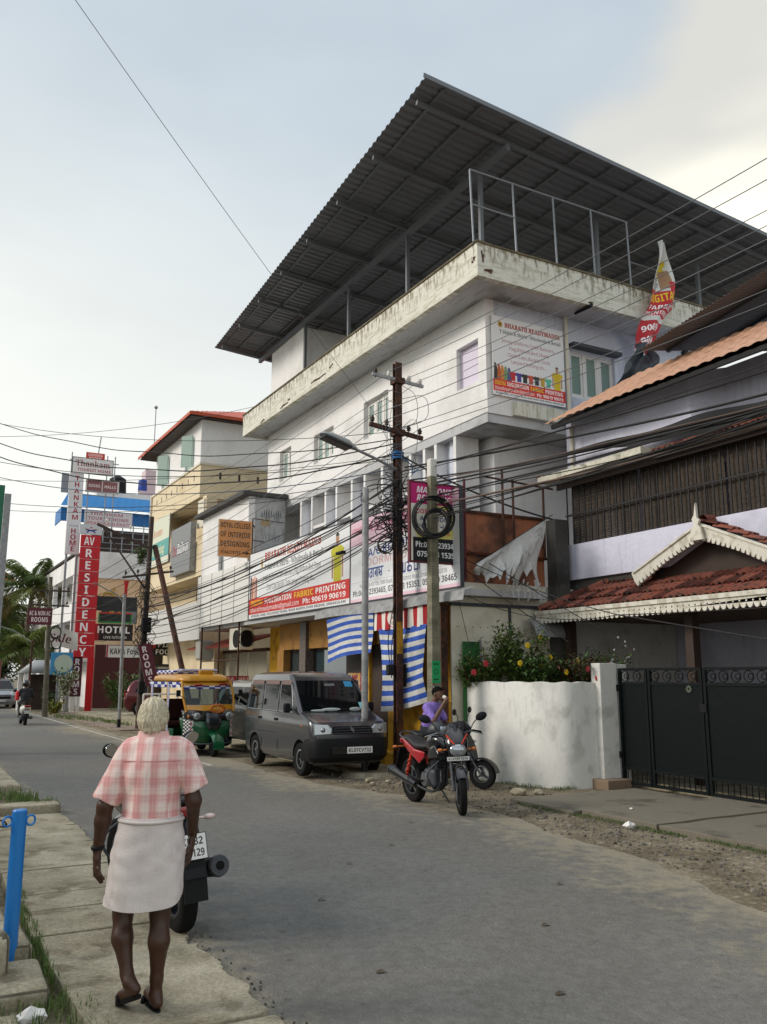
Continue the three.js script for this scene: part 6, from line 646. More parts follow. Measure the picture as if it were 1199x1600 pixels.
  part('seat', [rb(1.1, 0.14, 0.45, 0.05, 0, 0.62, -0.75), rb(1.1, 0.5, 0.12, 0.05, 0, 0.95, -1.05, 0.12), rb(0.5, 0.14, 0.36, 0.05, 0, 0.6, 0.15)], mat({ color: 0x3a1216, roughness: 0.5 }), t); part('rear_panel', [rb(1.2, 0.7, 0.05, 0.03, 0, 0.65, -1.3), rb(1.2, 0.08, 0.05, 0.02, 0, 1.5, -1.28)], green, t); part('handlebar', [tube([[-0.28, 1.02, 0.7], [0, 1.0, 0.8], [0.28, 1.02, 0.7]], 0.015), cyl([0, 0.6, 0.85], [0, 1.0, 0.8], 0.03)], M.black, t); part('garland', Array.from({ length: 14 }, (_, i) => sph(0.035, 0.1 + 0.16 * Math.cos(i * 0.45), 1.02 + 0.08 * Math.sin(i * 0.45), 1.12, 1, 1, 1, 8)), mat({ color: 0xb0641c, roughness: 0.8 }), t, 'orange garland over the console'); part('dash_cloth', grid(8, 2, (u, v) => [(u - 0.5) * 0.9 - 0.05, 1.08 + 0.03 * v, mix(0.99, 0.9, v) - 0.16 * Math.pow((u - 0.5) * 1.7, 2)]), mat({ color: 0xb8d0d8, side: THREE.DoubleSide }), t);
}
// ================================================================ people
const plaid = canvasTex(512, 512, (x, W, H) => { x.fillStyle = '#e6c0b8'; x.fillRect(0, 0, W, H); const band = (p, w, c, vert) => { x.fillStyle = c; vert ? x.fillRect(p, 0, w, H) : x.fillRect(0, p, W, w); }; for (let k = 0; k < 4; k++) { const o = k * 128; for (const v of [true, false]) { const a = v ? 1 : 0.62; band(o + 4, 46, `rgba(238,228,220,${0.5 * a})`, v); band(o + 58, 56, `rgba(206,128,126,${0.38 * a})`, v); band(o + 66, 10, `rgba(196,100,104,${0.26 * a})`, v); band(o + 92, 8, `rgba(196,100,104,${0.24 * a})`, v); band(o + 24, 5, `rgba(220,166,160,${0.5 * a})`, v); } } for (let i = 0; i < 512; i += 2) { x.fillStyle = 'rgba(255,255,255,0.06)'; x.fillRect(i, 0, 1, H); x.fillRect(0, i, W, 1); } });
plaid.wrapS = plaid.wrapT = THREE.RepeatWrapping;
const wob = (x, y, z) => Math.sin(x * 31 + y * 17) * Math.sin(y * 23 - z * 13 + x * 9) * 0.5 + Math.sin(x * 67 - y * 29 + z * 41) * 0.25;
function fingers(f, dir, side, L, spread, curl) { const out = []; return out; }
{ // the walking man, seen from behind (local frame: +z towards the viewer's side, he walks towards -z)
  const t = thing('person', 'grey haired man in pink checked shirt and white folded dhoti walking', 'person', [1.325, 0.034, -4.87], D(-24)); t.scale.set(0.945, 0.968, 0.96);
  const neckA = [-0.068, 1.44, -0.04], sL = [-0.205, 1.345, -0.01], sR = [0.105, 1.35, -0.01], eL = [-0.312, 1.06, 0.03], wL = [-0.352, 0.815, -0.02], eR = [0.178, 1.08, 0.0], wR = [0.16, 0.87, -0.15], hipL = [-0.14, 0.88, 0], hipR = [0.02, 0.88, 0], kL = [-0.195, 0.49, -0.04], aL = [-0.118, 0.165, 0.075], kR = [0.012, 0.48, -0.03], aR = [0.012, 0.075, 0.0];
  const B = [
    [[-0.07, 1.36, -0.01], neckA, 0.062, 0.052], [[-0.06, 1.05, -0.01], [-0.06, 1.28, -0.01], 0.13, 0.14, 1.1, 0.75], [sL, sR, 0.06, 0.06],
    [sL, eL, 0.056, 0.042], [eL, [-0.322, 0.98, 0.02], 0.043, 0.044], [[-0.322, 0.98, 0.02], wL, 0.044, 0.027], [sR, eR, 0.056, 0.042], [eR, wR, 0.043, 0.028],
    [[-0.06, 0.95, 0], [-0.06, 0.88, 0], 0.13, 0.14, 1.15, 0.85], [hipL, kL, 0.09, 0.055], [hipR, kR, 0.09, 0.055],
    [kL, [-0.185, 0.37, 0.0], 0.052, 0.056], [[-0.182, 0.37, 0.005], [-0.14, 0.2, 0.045], 0.055, 0.032], [[-0.14, 0.2, 0.045], aL, 0.033, 0.033],
    [kR, [0.018, 0.35, 0.005], 0.052, 0.057], [[0.018, 0.35, 0.005], [0.014, 0.16, 0.0], 0.056, 0.033], [[0.014, 0.16, 0.0], aR, 0.032, 0.034],
    [aL, [-0.082, 0.142, 0.10], 0.032, 0.031], [[-0.10, 0.12, 0.06], [-0.165, 0.07, -0.03], 0.032, 0.030], [[-0.165, 0.07, -0.03], [-0.20, 0.05, -0.075], 0.030, 0.022],
    [aR, [0.03, 0.047, 0.028], 0.033, 0.030], [[0.01, 0.05, -0.02], [-0.04, 0.045, -0.13], 0.033, 0.030], [[-0.04, 0.045, -0.13], [-0.065, 0.04, -0.175], 0.03, 0.02],
  ];
  const body = netMesh([-0.42, 0.0, -0.26], [0.26, 1.5, 0.2], 0.0095, bones(B, 0.026));
  const headF = bones([[[-0.075, 1.555, -0.03], [-0.08, 1.54, -0.05], 0.078, 0.074, 0.92, 1.1], [[-0.08, 1.49, -0.08], [-0.082, 1.455, -0.11], 0.058, 0.038], [neckA, [-0.073, 1.5, -0.045], 0.054, 0.056], [[-0.083, 1.525, -0.145], [-0.083, 1.505, -0.158], 0.013, 0.016], [[-0.002, 1.54, -0.05], [-0.0, 1.505, -0.045], 0.016, 0.011, 0.6], [[-0.152, 1.54, -0.055], [-0.154, 1.505, -0.05], 0.016, 0.011, 0.6], [[-0.11, 1.555, -0.118], [-0.055, 1.555, -0.118], 0.016, 0.016], [[-0.098, 1.475, -0.128], [-0.068, 1.475, -0.128], 0.009, 0.009]], 0.018);
  const head = netMesh([-0.2, 1.40, -0.2], [0.05, 1.66, 0.09], 0.005, headF);
  const hand = (w, d, s, relaxed) => { const L = []; const P = (a, b, c) => [w[0] + a, w[1] + b, w[2] + c]; L.push([P(0, 0.01, 0), P(0, -0.04, -0.005), 0.026, 0.03, 0.72, 1.25], [P(0, -0.04, -0.005), P(0, -0.085, -0.01), 0.03, 0.028, 0.6, 1.35]); const z = [-0.045, -0.018, 0.008, 0.032], ln = [0.075, 0.084, 0.078, 0.06]; z.forEach((q, i) => { const b = P(0.0, -0.09, q - 0.004), m = P(s * -0.008, -0.09 - ln[i] * 0.5, q * 1.15 - 0.006), e = P(s * -0.03, -0.09 - ln[i] * 0.92, q * 1.12 - 0.004); L.push([b, m, 0.0105, 0.0095], [m, e, 0.0095, 0.0075]); }); L.push([P(s * -0.006, -0.03, -0.03), P(s * -0.025, -0.065, -0.058), 0.015, 0.0115], [P(s * -0.025, -0.065, -0.058), P(s * -0.033, -0.10, -0.064), 0.0115, 0.0085]); return netMesh([w[0] - 0.1, w[1] - 0.21, w[2] - 0.12], [w[0] + 0.1, w[1] + 0.06, w[2] + 0.1], 0.0034, bones(L, 0.008)); };
  part('body', mg([body, head, at(hand([0, 0, 0], 0, -1).rotateX(-0.12).rotateY(0.5), ...wL), at(hand([0, 0, 0], 0, 1).rotateX(-0.7), ...wR)]), M.skin, t, 'dark brown skin');
  // hair: wavy swept strands
  const hairT = tex(256, (u, v) => { const n = fbm(u, v * 0.2, 64, 3, 411), m = fbm(u, v, 8, 3, 413); const g = 0.70 + (n - 0.5) * 0.5 + (m - 0.5) * 0.1; return [g + 0.04, g + 0.0, g - 0.10]; });
  const hf = bones([[[-0.075, 1.565, -0.025], [-0.078, 1.556, -0.05], 0.086, 0.082, 0.95, 1.1], [[-0.075, 1.51, 0.025], [-0.073, 1.475, 0.03], 0.058, 0.045, 1.25, 0.9], [[-0.135, 1.53, -0.01], [-0.13, 1.49, 0.0], 0.028, 0.022], [[-0.018, 1.53, -0.01], [-0.02, 1.49, 0.0], 0.028, 0.022]], 0.03);
  part('hair', netMesh([-0.2, 1.41, -0.16], [0.05, 1.68, 0.12], 0.0042, (x, y, z) => { const a = Math.atan2(x + 0.075, z + 0.03), w = Math.sin(a * 16 + y * 60 + Math.sin(y * 45 + a * 3) * 1.6) * 0.0035 + Math.sin(a * 37 - y * 90) * 0.0014; return Math.max(hf(x, y, z) - w, -(z + 0.095 + (y - 1.56) * 0.6), -(y - 1.44 - 0.02 * Math.abs(Math.sin(a * 7)))); }), mat({ map: hairT, m: 0.22, roughness: 0.6, sheen: 0.3 }), t, 'short wavy silver grey hair');
  // shirt
  const shf = bones([[[-0.065, 1.30, -0.01], [-0.062, 1.24, -0.01], 0.150, 0.158, 1.05, 0.80], [[-0.062, 1.24, -0.01], [-0.058, 0.98, 0.0], 0.158, 0.160, 1.04, 0.86], [[-0.19, 1.365, -0.01], [0.085, 1.37, -0.01], 0.058, 0.058], [[-0.07, 1.40, -0.015], [-0.068, 1.425, -0.02], 0.072, 0.066, 1.1, 1]], 0.05);
  const slv = (a, b, r0, r1) => (x, y, z) => capsule(x, y, z, a, b, r0, r1), s1 = slv([-0.205, 1.335, -0.01], [-0.318, 1.07, 0.02], 0.070, 0.080), s2 = slv([0.105, 1.345, -0.01], [0.195, 1.13, 0.0], 0.070, 0.078);
  const cutL = (x, y, z) => { const dx = -0.113, dy = -0.265, l = Math.hypot(dx, dy); return ((x + 0.31) * dx + (y - 1.09) * dy) / l; }, cutR = (x, y, z) => { const dx = 0.09, dy = -0.215, l = Math.hypot(dx, dy); return ((x - 0.19) * dx + (y - 1.14) * dy) / l; };
  const shirtF = (x, y, z) => { let d = Math.max(shf(x, y, z), -(y - 0.965 - 0.012 * Math.sin(x * 9 + 1)), y - 1.432); const a = Math.max(s1(x, y, z), cutL(x, y, z)), b = Math.max(s2(x, y, z), cutR(x, y, z)); d = smin(d, a, 0.010); d = smin(d, b, 0.010); const fold = 0.0045 * Math.sin(x * 46 + Math.sin(y * 14) * 1.4) * sst(1.3, 1.05, y) + 0.004 * wob(x, y, z) + 0.006 * Math.exp(-Math.pow((x + 0.155) * 40, 2)) * Math.sin(y * 22); return d - fold; };
  const sg = netMesh([-0.42, 0.93, -0.26], [0.32, 1.48, 0.24], 0.0075, shirtF); part('shirt', sg, mat({ map: plaid, m: 0.36, roughness: 0.85, sheen: 0.3 }), t, 'pink and white checked short sleeved shirt'); const sh_ = t.children[t.children.length - 1];
  part('collar', netMesh([-0.19, 1.37, -0.14], [0.06, 1.50, 0.12], 0.005, (x, y, z) => { const dx = (x + 0.07) / 1.12, dz = (z + 0.02) / 0.98, r = Math.hypot(dx, dz), tgt = mix(0.088, 0.070, sst(1.395, 1.46, y)); return Math.max(Math.abs(r - tgt) - 0.006, y - 1.462 - 0.25 * Math.min(0, z + 0.05), 1.39 - y + (z < -0.03 ? 0.0 : 0)); }), mat({ color: 0xe0b4ae, roughness: 0.85 }), sh_);
  part('yoke_seam', tube([[-0.22, 1.305, 0.105], [-0.15, 1.305, 0.127], [-0.06, 1.305, 0.136], [0.03, 1.305, 0.127], [0.1, 1.305, 0.105]].map(([x, y, z]) => { for (let k = 0; k < 40 && shirtF(x, y, z) < 0; k++) z += 0.004; for (let k = 0; k < 40 && shirtF(x, y, z) > 0.001; k++) z -= 0.003; return [x, y, z + 0.0005]; }), 0.0022, 24, 5), mat({ color: 0xc98f8a, roughness: 0.9 }), sh_);
  // dhoti
  const rg = [], NR = 44; for (let i = 0; i <= NR; i++) { const v = i / NR, row = []; for (let k = 0; k < 120; k++) { const a = k / 120 * 6.2832, c = Math.cos(a), s = Math.sin(a); const w = mix(mix(0.176, 0.205, sst(0, 0.5, v)), 0.212, sst(0.5, 1, v)), dp = mix(0.138, 0.165, v), y = mix(1.005, 0.545, v) - v * 0.010 * Math.max(0, s) * Math.cos(c * 2) + v * (0.022 * Math.pow(Math.abs(c), 6) * (c > 0 ? 1.7 : 0.2)); const fold = 0.006 * Math.sin(a * 5 + v * 4 + 1) * v + 0.0022 * Math.sin(v * 27 - a * 4.0 + 2.2 * Math.sin(a * 2 + v * 3)) * sst(0.02, 0.2, v) * (1 - v * 0.75) + 0.0035 * Math.sin(v * 19 + a * 9 + Math.sin(v * 13) * 1.5) * (0.15 + 0.85 * c * c) * sst(0.1, 0.4, v) * (1 - v * 0.4); const sq = Math.pow(Math.pow(Math.abs(c), 2.5) + Math.pow(Math.abs(s), 2.5), -1 / 2.5); row.push([mix(-0.056, -0.078, v) + (w + fold) * c * sq * 1.0, y, 0.0 + (dp + fold) * s * sq]); } rg.push(row); }
  const dht = mat({ map: blotchy(0xddd3cf, 0xc6bbb6, 0.4, 6, 421, 0.2), m: 0.5, roughness: 0.9, side: THREE.DoubleSide, sheen: 0.3, bumpMap: T.grain, bumpScale: 0.0012 }); const dh = part('dhoti', loft(rg.reverse(), false, true, true), dht, t, 'white dhoti folded up above the knees'); part('waist_roll', tube(Array.from({ length: 25 }, (_, i) => { const a = i / 24 * 6.2832; const c = Math.cos(a), s = Math.sin(a), sq = Math.pow(Math.pow(Math.abs(c), 2.5) + Math.pow(Math.abs(s), 2.5), -0.4); return [-0.056 + 0.176 * c * sq, 0.985 + 0.004 * Math.sin(a * 3), 0.138 * s * sq]; }), 0.011, 60, 6), dht, dh);
  for (const [h, b, ty, tp] of [[[-0.058, 0.122, 0.11], [-0.208, 0.02, -0.10], 0.5, 0], [[0.036, 0.014, 0.04], [-0.07, 0.012, -0.2], 0, 0]]) { // slippers
    const dx = b[0] - h[0], dy = b[1] - h[1], dz = b[2] - h[2], Ls = Math.hypot(dx, dy, dz) + 0.03; const o = new THREE.Group(); const pts = []; for (let k = 0; k < 28; k++) { const a = k / 28 * 6.283, u = Math.cos(a), w = Math.sin(a); pts.push([w * (0.036 + 0.009 * u), u * Ls / 2]); } const g = ext(pts, 0.024, 0.006).rotateX(Math.PI / 2); // length along z
    const m = new THREE.Matrix4().lookAt(V(...b), V(...h), UP); m.setPosition((h[0] + b[0]) / 2, (h[1] + b[1]) / 2, (h[2] + b[2]) / 2); const s = part('slipper', g.applyMatrix4(m), M.rubber, t, 'dark rubber slipper'); const strap = new THREE.TorusGeometry(0.043, 0.012, 6, 16, Math.PI).scale(1, 1.0, 1.6).translate(0, -0.006, Ls * 0.16); part('strap', strap.applyMatrix4(m), M.rubber, s); }
  part('wristwatch', at(new THREE.TorusGeometry(0.031, 0.008, 8, 20).rotateX(Math.PI / 2).scale(1, 1.6, 1), -0.349, 0.838, -0.016, 0.1, 0, 0.15), M.black, t);
}
function seated(label, pos, turn, o) {     // rider: local forward +z
  const t = thing('person', label, 'person', pos, turn, o.group); const head = [0, 1.43, 0.09], L = [], rh = o.drink ? [-0.06, 1.30, 0.27] : [-0.3, 0.99, 0.3], re = o.drink ? [-0.22, 1.0, 0.16] : [-0.28, 0.98, 0.02], lh = o.drink ? [0.16, 0.86, 0.26] : [0.3, 0.99, 0.3], le = [0.25, 0.98, 0.05];
  const arms = [[[-0.17, 1.2, -0.03], re, 0.05, 0.04], [re, rh, 0.04, 0.028], [[0.17, 1.2, -0.03], le, 0.05, 0.04], [le, lh, 0.04, 0.028]], hand = (h, s) => [[[h[0], h[1] - 0.01, h[2]], [h[0] + s * 0.01, h[1] + 0.04, h[2] + 0.03], 0.034, 0.03], ...[0, 1, 2, 3].map((k) => [[h[0] + s * 0.015, h[1] + 0.01 + k * 0.017, h[2] + 0.045], [h[0] + s * 0.05, h[1] + 0.015 + k * 0.016, h[2] + 0.03], 0.011, 0.009]), [[h[0] + s * 0.01, h[1] + 0.06, h[2] + 0.0], [h[0] + s * 0.04, h[1] + 0.075, h[2] + 0.02], 0.012, 0.009]];
  const body = netMesh([-0.4, 0.6, -0.3], [0.4, 1.62, 0.45], 0.010, bones([...arms, ...hand(rh, 1), ...hand(lh, -1), [[0, 1.24, 0], [0, 1.36, 0.05], 0.06, 0.054], [head, [0, 1.46, 0.07], 0.074, 0.08, 0.95, 1.1], [[0, 1.375, 0.13], [0, 1.35, 0.155], 0.055, 0.036], [[0, 1.415, 0.175], [0, 1.395, 0.19], 0.013, 0.016], [[-0.078, 1.42, 0.075], [-0.08, 1.385, 0.08], 0.016, 0.01, 0.6], [[0.078, 1.42, 0.075], [0.08, 1.385, 0.08], 0.016, 0.01, 0.6], [[-0.03, 1.44, 0.15], [0.03, 1.44, 0.15], 0.017, 0.017], [[0, 0.9, -0.06], [0, 1.1, -0.03], 0.13, 0.14, 1.15, 0.8]], 0.02)); part('body', body, o.skin || M.skin2, t);
  const tor = bones([[[0, 0.84, -0.09], [0, 1.0, -0.07], 0.155, 0.15, 1.1, 0.85], [[0, 1.0, -0.07], [0, 1.17, -0.02], 0.15, 0.155, 1.12, 0.8], [[-0.15, 1.215, -0.02], [0.15, 1.215, -0.02], 0.06, 0.06], [[0, 1.25, 0], [0, 1.275, 0.015], 0.075, 0.066]], 0.05), mixv = (a, b, k) => [mix(a[0], b[0], k), mix(a[1], b[1], k), mix(a[2], b[2], k)], r1 = mixv([-0.17, 1.2, -0.03], re, o.sleeve || 0.8), l1 = mixv([0.17, 1.2, -0.03], le, o.sleeve || 0.8);
  part('shirt', netMesh([-0.42, 0.68, -0.32], [0.42, 1.33, 0.3], 0.0095, (x, y, z) => { let d = Math.max(tor(x, y, z), -(y - 0.79), y - 1.29); d = smin(d, capsule(x, y, z, [-0.165, 1.2, -0.03], r1, 0.066, 0.062), 0.03); d = smin(d, capsule(x, y, z, [0.165, 1.2, -0.03], l1, 0.066, 0.062), 0.03); return d - 0.006 * wob(x * 1.5, y * 1.5, z * 1.5); }), o.shirt, t);
  const leg = (s) => [[[s * 0.09, 0.82, -0.08], [s * 0.15, 0.76, 0.30], 0.09, 0.062], [[s * 0.15, 0.76, 0.30], [s * 0.13, 0.42, 0.27], 0.06, 0.042]]; part('trousers', netMesh([-0.3, 0.34, -0.28], [0.3, 0.98, 0.42], 0.0105, bones([...leg(1), ...leg(-1), [[-0.06, 0.85, -0.1], [0.06, 0.85, -0.1], 0.12, 0.12]], 0.03)), o.trousers, t);
  for (const s of [-1, 1]) part('shoe', netMesh([s * 0.13 - 0.08, 0.29, 0.16], [s * 0.13 + 0.08, 0.46, 0.48], 0.009, bones([[[s * 0.13, 0.355, 0.25], [s * 0.13, 0.345, 0.40], 0.042, 0.036], [[s * 0.13, 0.40, 0.26], [s * 0.13, 0.36, 0.26], 0.04, 0.045]], 0.02)), M.black, t);
  if (o.helmet) { const h = part('helmet', netMesh([-0.18, 1.3, -0.1], [0.18, 1.62, 0.26], 0.008, (x, y, z) => Math.max(Math.hypot(x, (y - 1.455) * 0.95, (z - 0.075) * 0.92) - 0.132, 1.345 - y)), M.blackGloss, t); part('visor', at(new THREE.SphereGeometry(0.136, 18, 8, 0.6, 1.95, 1.2, 0.7), 0, 1.455, 0.085), M.glass, h); }
  else part('hair', netMesh([-0.13, 1.36, -0.08], [0.13, 1.58, 0.22], 0.006, (x, y, z) => Math.max(Math.hypot(x / 0.95, y - 1.46, (z - 0.075) / 1.08) - 0.093, -(y - 1.40 - sst(-0.02, 0.16, z) * 0.085))), M.hairBlack, t);
  return t;
}
{ const s = seated('man in violet shirt sitting on the black scooter drinking from a cup', [7.90, 0.02, -12.52], D(22), { drink: true, shirt: mat({ color: 0x8a72c4, roughness: 0.85, sheen: 0.2 }), trousers: mat({ color: 0x22252c, roughness: 0.9 }) });
  part('wrist_thread', at(new THREE.TorusGeometry(0.031, 0.006, 6, 18), -0.085, 1.245, 0.25, 1.2, 0.5, 0), M.maroon, s);
  const c = thing('paper_cup', 'small white paper cup held by the man in violet', 'cup', [7.90, 0.02, -12.52], D(22)); part('cup', [at(new THREE.CylinderGeometry(0.032, 0.024, 0.075, 18, 1, true), -0.015, 1.365, 0.245, -1.1), at(new THREE.CylinderGeometry(0.024, 0.024, 0.003, 18), -0.015, 1.348, 0.278, -1.1)], mat({ color: 0xe6e0d6, roughness: 0.7, side: THREE.DoubleSide }), c);
  seated('helmeted rider in dark clothes on the white scooter', [4.17, 0.0, -34.28], Math.PI, { helmet: true, sleeve: 0.95, shirt: mat({ color: 0x24262c, roughness: 0.9 }), trousers: mat({ color: 0x2a2624, roughness: 0.9 }), skin: M.skin });
  solo('shoulder_bag', rb(0.12, 0.34, 0.3, 0.06, 3.9, 1.02, -34.35), mat({ color: 0xc01c24, roughness: 0.7 }), 'red bag at the side of the scooter rider', 'bag');
  const h = thing('helmet', 'grey and black helmet resting on the tank of the red motorcycle', 'helmet', [6.60, 1.0, -10.36], D(40)); part('shell', netMesh([-0.16, -0.15, -0.17], [0.16, 0.16, 0.17], 0.007, (x, y, z) => Math.max(Math.hypot(x * 1.04, y * 1.02, z * 0.94) - 0.13, -0.11 - y)), mat({ color: 0x35393e, roughness: 0.45 }), h); part('visor', at(new THREE.SphereGeometry(0.138, 20, 8, 0.5, 2.1, 1.1, 0.6), 0, 0.0, 0.008), mat({ color: 0xc9ccd2, roughness: 0.1, metalness: 0.4 }), h); part('trim', torus(0.118, 0.012, 0, -0.11, 0, Math.PI / 2), M.rubber, h);
  const bg = thing('black_raincoat_bundle', 'black folded rain cover over the motorcycle handlebar', 'cover', [6.68, 1.02, -9.98], D(20)); part('cloth', netMesh([-0.3, -0.2, -0.25], [0.3, 0.25, 0.25], 0.011, (x, y, z) => Math.hypot(x * 0.62, y * 1.15 + 0.25 * x * x, z) - 0.14 - 0.016 * wob(x * 1.6, y * 1.6, z * 1.6)), mat({ color: 0x121316, roughness: 0.45 }), bg);
}
// ================================================================ plants
const leafM = (lin, o = {}) => mat({ lin, roughness: 0.55, side: THREE.DoubleSide, ...o });
function leaves(list, len, wid, shape = 4) {      // list of [x, y, z, dir yaw, pitch, scale]; each leaf a bent pointed blade
  const pos = [], d = V(0, 0, 0), r = V(0, 0, 0), n = V(0, 0, 0);
  for (const [x, y, z, a, p, s] of list) { d.set(Math.cos(a) * Math.cos(p), Math.sin(p), Math.sin(a) * Math.cos(p)); r.set(-Math.sin(a), 0, Math.cos(a)); n.crossVectors(r, d); const L = len * s, W = wid * s, P = (t, w, h) => [x + d.x * L * t + r.x * W * w + n.x * L * h, y + d.y * L * t + r.y * W * w + n.y * L * h, z + d.z * L * t + r.z * W * w + n.z * L * h]; const A = P(0, 0, 0), B1 = P(0.45, 0.5, 0.06), B2 = P(0.45, -0.5, 0.06), C = P(1, 0, -0.06), Mid = P(0.45, 0, 0.0); pos.push(...A, ...B1, ...Mid, ...A, ...Mid, ...B2, ...B1, ...C, ...Mid, ...Mid, ...C, ...B2); }
  const g = new THREE.BufferGeometry(); g.setAttribute('position', new THREE.Float32BufferAttribute(pos, 3)); g.computeVertexNormals(); return clean(g);
}
function shrub(name, label, x, y, z, R, H, n, len, wid, cols, group) {
  const t = thing(name, label, 'shrub', [x, y, z], 0, group), stems = [], buckets = cols.map(() => []); const tips = [];
  for (let i = 0; i < 16; i++) { const a = rnd() * 6.28, l = rr(0.5, 1), p = [[0, 0, 0], [Math.cos(a) * R * 0.35 * l, H * 0.45 * l, Math.sin(a) * R * 0.35 * l], [Math.cos(a) * R * 0.8 * l, H * l * rr(0.75, 1), Math.sin(a) * R * 0.8 * l]]; stems.push(tube(p, 0.008, 6, 4)); tips.push(p); }
  for (let i = 0; i < n; i++) { const p = tips[(rnd() * tips.length) | 0], k = Math.pow(rnd(), 0.6), q = k < 0.5 ? k * 2 : (k - 0.5) * 2, A = k < 0.5 ? p[0] : p[1], B = k < 0.5 ? p[1] : p[2], j = R * 0.22; buckets[(rnd() * cols.length) | 0].push([mix(A[0], B[0], q) + rr(-j, j), Math.max(0.02, mix(A[1], B[1], q) + rr(-j, j)), mix(A[2], B[2], q) + rr(-j, j), rnd() * 6.28, rr(-0.7, 0.9), rr(0.6, 1.2)]); }
  part('stem', stems, M.wood, t); buckets.forEach((b, i) => part('foliage', leaves(b, len, wid), cols[i], t)); return { t, tips };
}
const G1 = leafM([0.05, 0.10, 0.025]), G2 = leafM([0.075, 0.135, 0.03]), G3 = leafM([0.035, 0.07, 0.02]), G4 = leafM([0.12, 0.17, 0.035]), GR = leafM([0.13, 0.05, 0.035]);
function flower(t, x, y, z, r, m, c = M.yellow) { const g = []; for (let k = 0; k < 5; k++) { const a = k * 1.2566; g.push(at(new THREE.SphereGeometry(r * 0.52, 8, 6).scale(1, 0.9, 0.28), x + Math.cos(a) * r * 0.5, y + Math.sin(a) * r * 0.5, z + rr(-0.003, 0.003)).applyMatrix4(new THREE.Matrix4())); } const o = part('flower', g, m, t); return o; }
{ const yf = mat({ color: 0xe6bf1e, roughness: 0.7 }), rf = mat({ color: 0xb8323c, roughness: 0.7 });
  const A = shrub('flowering_shrub', 'tall flowering shrub with yellow blooms above the compound wall', 9.55, 1.4, -12.25, 0.6, 1.3, 3600, 0.11, 0.05, [G1, G2, G4]);
  const B = shrub('flowering_shrub', 'bushy shrub with red blooms leaning towards the tea stall', 9.2, 1.4, -12.75, 0.55, 0.85, 2400, 0.10, 0.045, [G1, G2, G4]);
  const C2 = shrub('flowering_shrub', 'dense low green shrub in the middle of the planter', 9.8, 1.4, -11.75, 0.65, 0.85, 3600, 0.10, 0.045, [G1, G3, G2]);
  const D2 = shrub('flowering_shrub', 'dark leafy shrub with reddish leaves beside the gate pier', 10.05, 1.35, -11.25, 0.6, 0.9, 3200, 0.10, 0.045, [G3, G1, GR]);
  const E2 = shrub('white_flower_shrub', 'thin shrub with tiny white blooms under the porch eave', 10.55, 1.3, -11.1, 0.45, 1.1, 800, 0.09, 0.04, [G1, G2]);
  for (const [x, y, z] of [[-0.15, 0.85, 0.38], [-0.3, 0.55, 0.35], [0.2, 1.0, 0.3], [0.05, 0.5, 0.5], [0.3, 0.65, 0.42]]) flower(A.t, x, y, z, 0.055, yf); for (const [x, y, z] of [[-0.3, 0.55, 0.35], [-0.45, 0.4, 0.2]]) flower(B.t, x, y, z, 0.06, rf); for (const [x, y, z] of [[0.2, 0.6, 0.45], [-0.1, 0.4, 0.5]]) flower(C2.t, x, y, z, 0.05, yf); for (const [x, y, z] of [[-0.1, 0.35, 0.45], [0.1, 0.5, 0.4], [-0.2, 0.5, 0.35]]) flower(D2.t, x, y, z, 0.05, rf); for (let i = 0; i < 14; i++) flower(E2.t, rr(-0.3, 0.3), rr(0.4, 1.1), rr(0.1, 0.35), 0.022, M.whitePaint);
  shrub('trailing_plant', 'yellow green creeper hanging over the wall end by the post', 8.95, 1.55, -13.0, 0.35, 0.45, 350, 0.08, 0.04, [G4, G2]);
}
function palm(label, x, z, H, lean, R, nf, seed) {
  const t = thing('coconut_palm', label, 'palm tree', [x, 0, z]); const top = [lean, H, lean * 0.5]; part('trunk', loft(Array.from({ length: 14 }, (_, i) => { const k = i / 13, r = mix(0.2, 0.13, k) + (i % 2) * 0.012; return Array.from({ length: 12 }, (_, q) => { const a = -q / 12 * 6.283; return [lean * k * k + r * Math.cos(a), H * k, lean * 0.5 * k * k + r * Math.sin(a)]; }); })), mat({ color: 0x6d6252, roughness: 0.95 }), t);
  for (let f = 0; f < nf; f++) { const a = f * 2.399 + seed, el = mix(1.25, -0.55, f / nf) + rr(-0.1, 0.1), L = R * rr(0.85, 1.1), pts = [], lv_ = []; for (let k = 0; k <= 10; k++) { const u = k / 10, dr = u * u * (1.1 + 0.5 * (1 - f / nf)); const rx = Math.cos(el) * u * L, ry = Math.sin(el) * u * L - dr * L * 0.33; pts.push([top[0] + Math.cos(a) * rx, top[1] + ry, top[2] + Math.sin(a) * rx]); }
    for (let k = 1; k < 58; k++) { const u = k / 58, i = Math.min(9, Math.floor(u * 10)), q = u * 10 - i, P = [0, 1, 2].map((j) => mix(pts[i][j], pts[i + 1][j], q)); for (const s of [-1, 1]) lv_.push([...P, a + s * mix(1.35, 0.6, u), rr(-0.75, -0.15), Math.sin(u * 2.6 + 0.35) * rr(0.85, 1.1)]); }
    const fr = part('frond', leaves(lv_, 0.95, 0.085), f > nf * 0.8 ? leafM([0.20, 0.15, 0.04]) : [leafM([0.12, 0.17, 0.035]), leafM([0.18, 0.22, 0.045]), leafM([0.09, 0.14, 0.03])][f % 3], t); part('frond_rib', tube(pts, 0.02, 12, 5), G4, fr); }
  return t;
}
palm('tall coconut palm with arching fronds behind the white hotel', 7.2, -62, 7.6, 0.3, 4.2, 26, 0.4); palm('coconut palm with yellowing fronds leaning over the street', 5.9, -66, 6.0, -0.4, 4.0, 24, 2.0); palm('short coconut palm near the shed roof', 6.6, -57, 3.4, 0.2, 3.4, 20, 4.1);
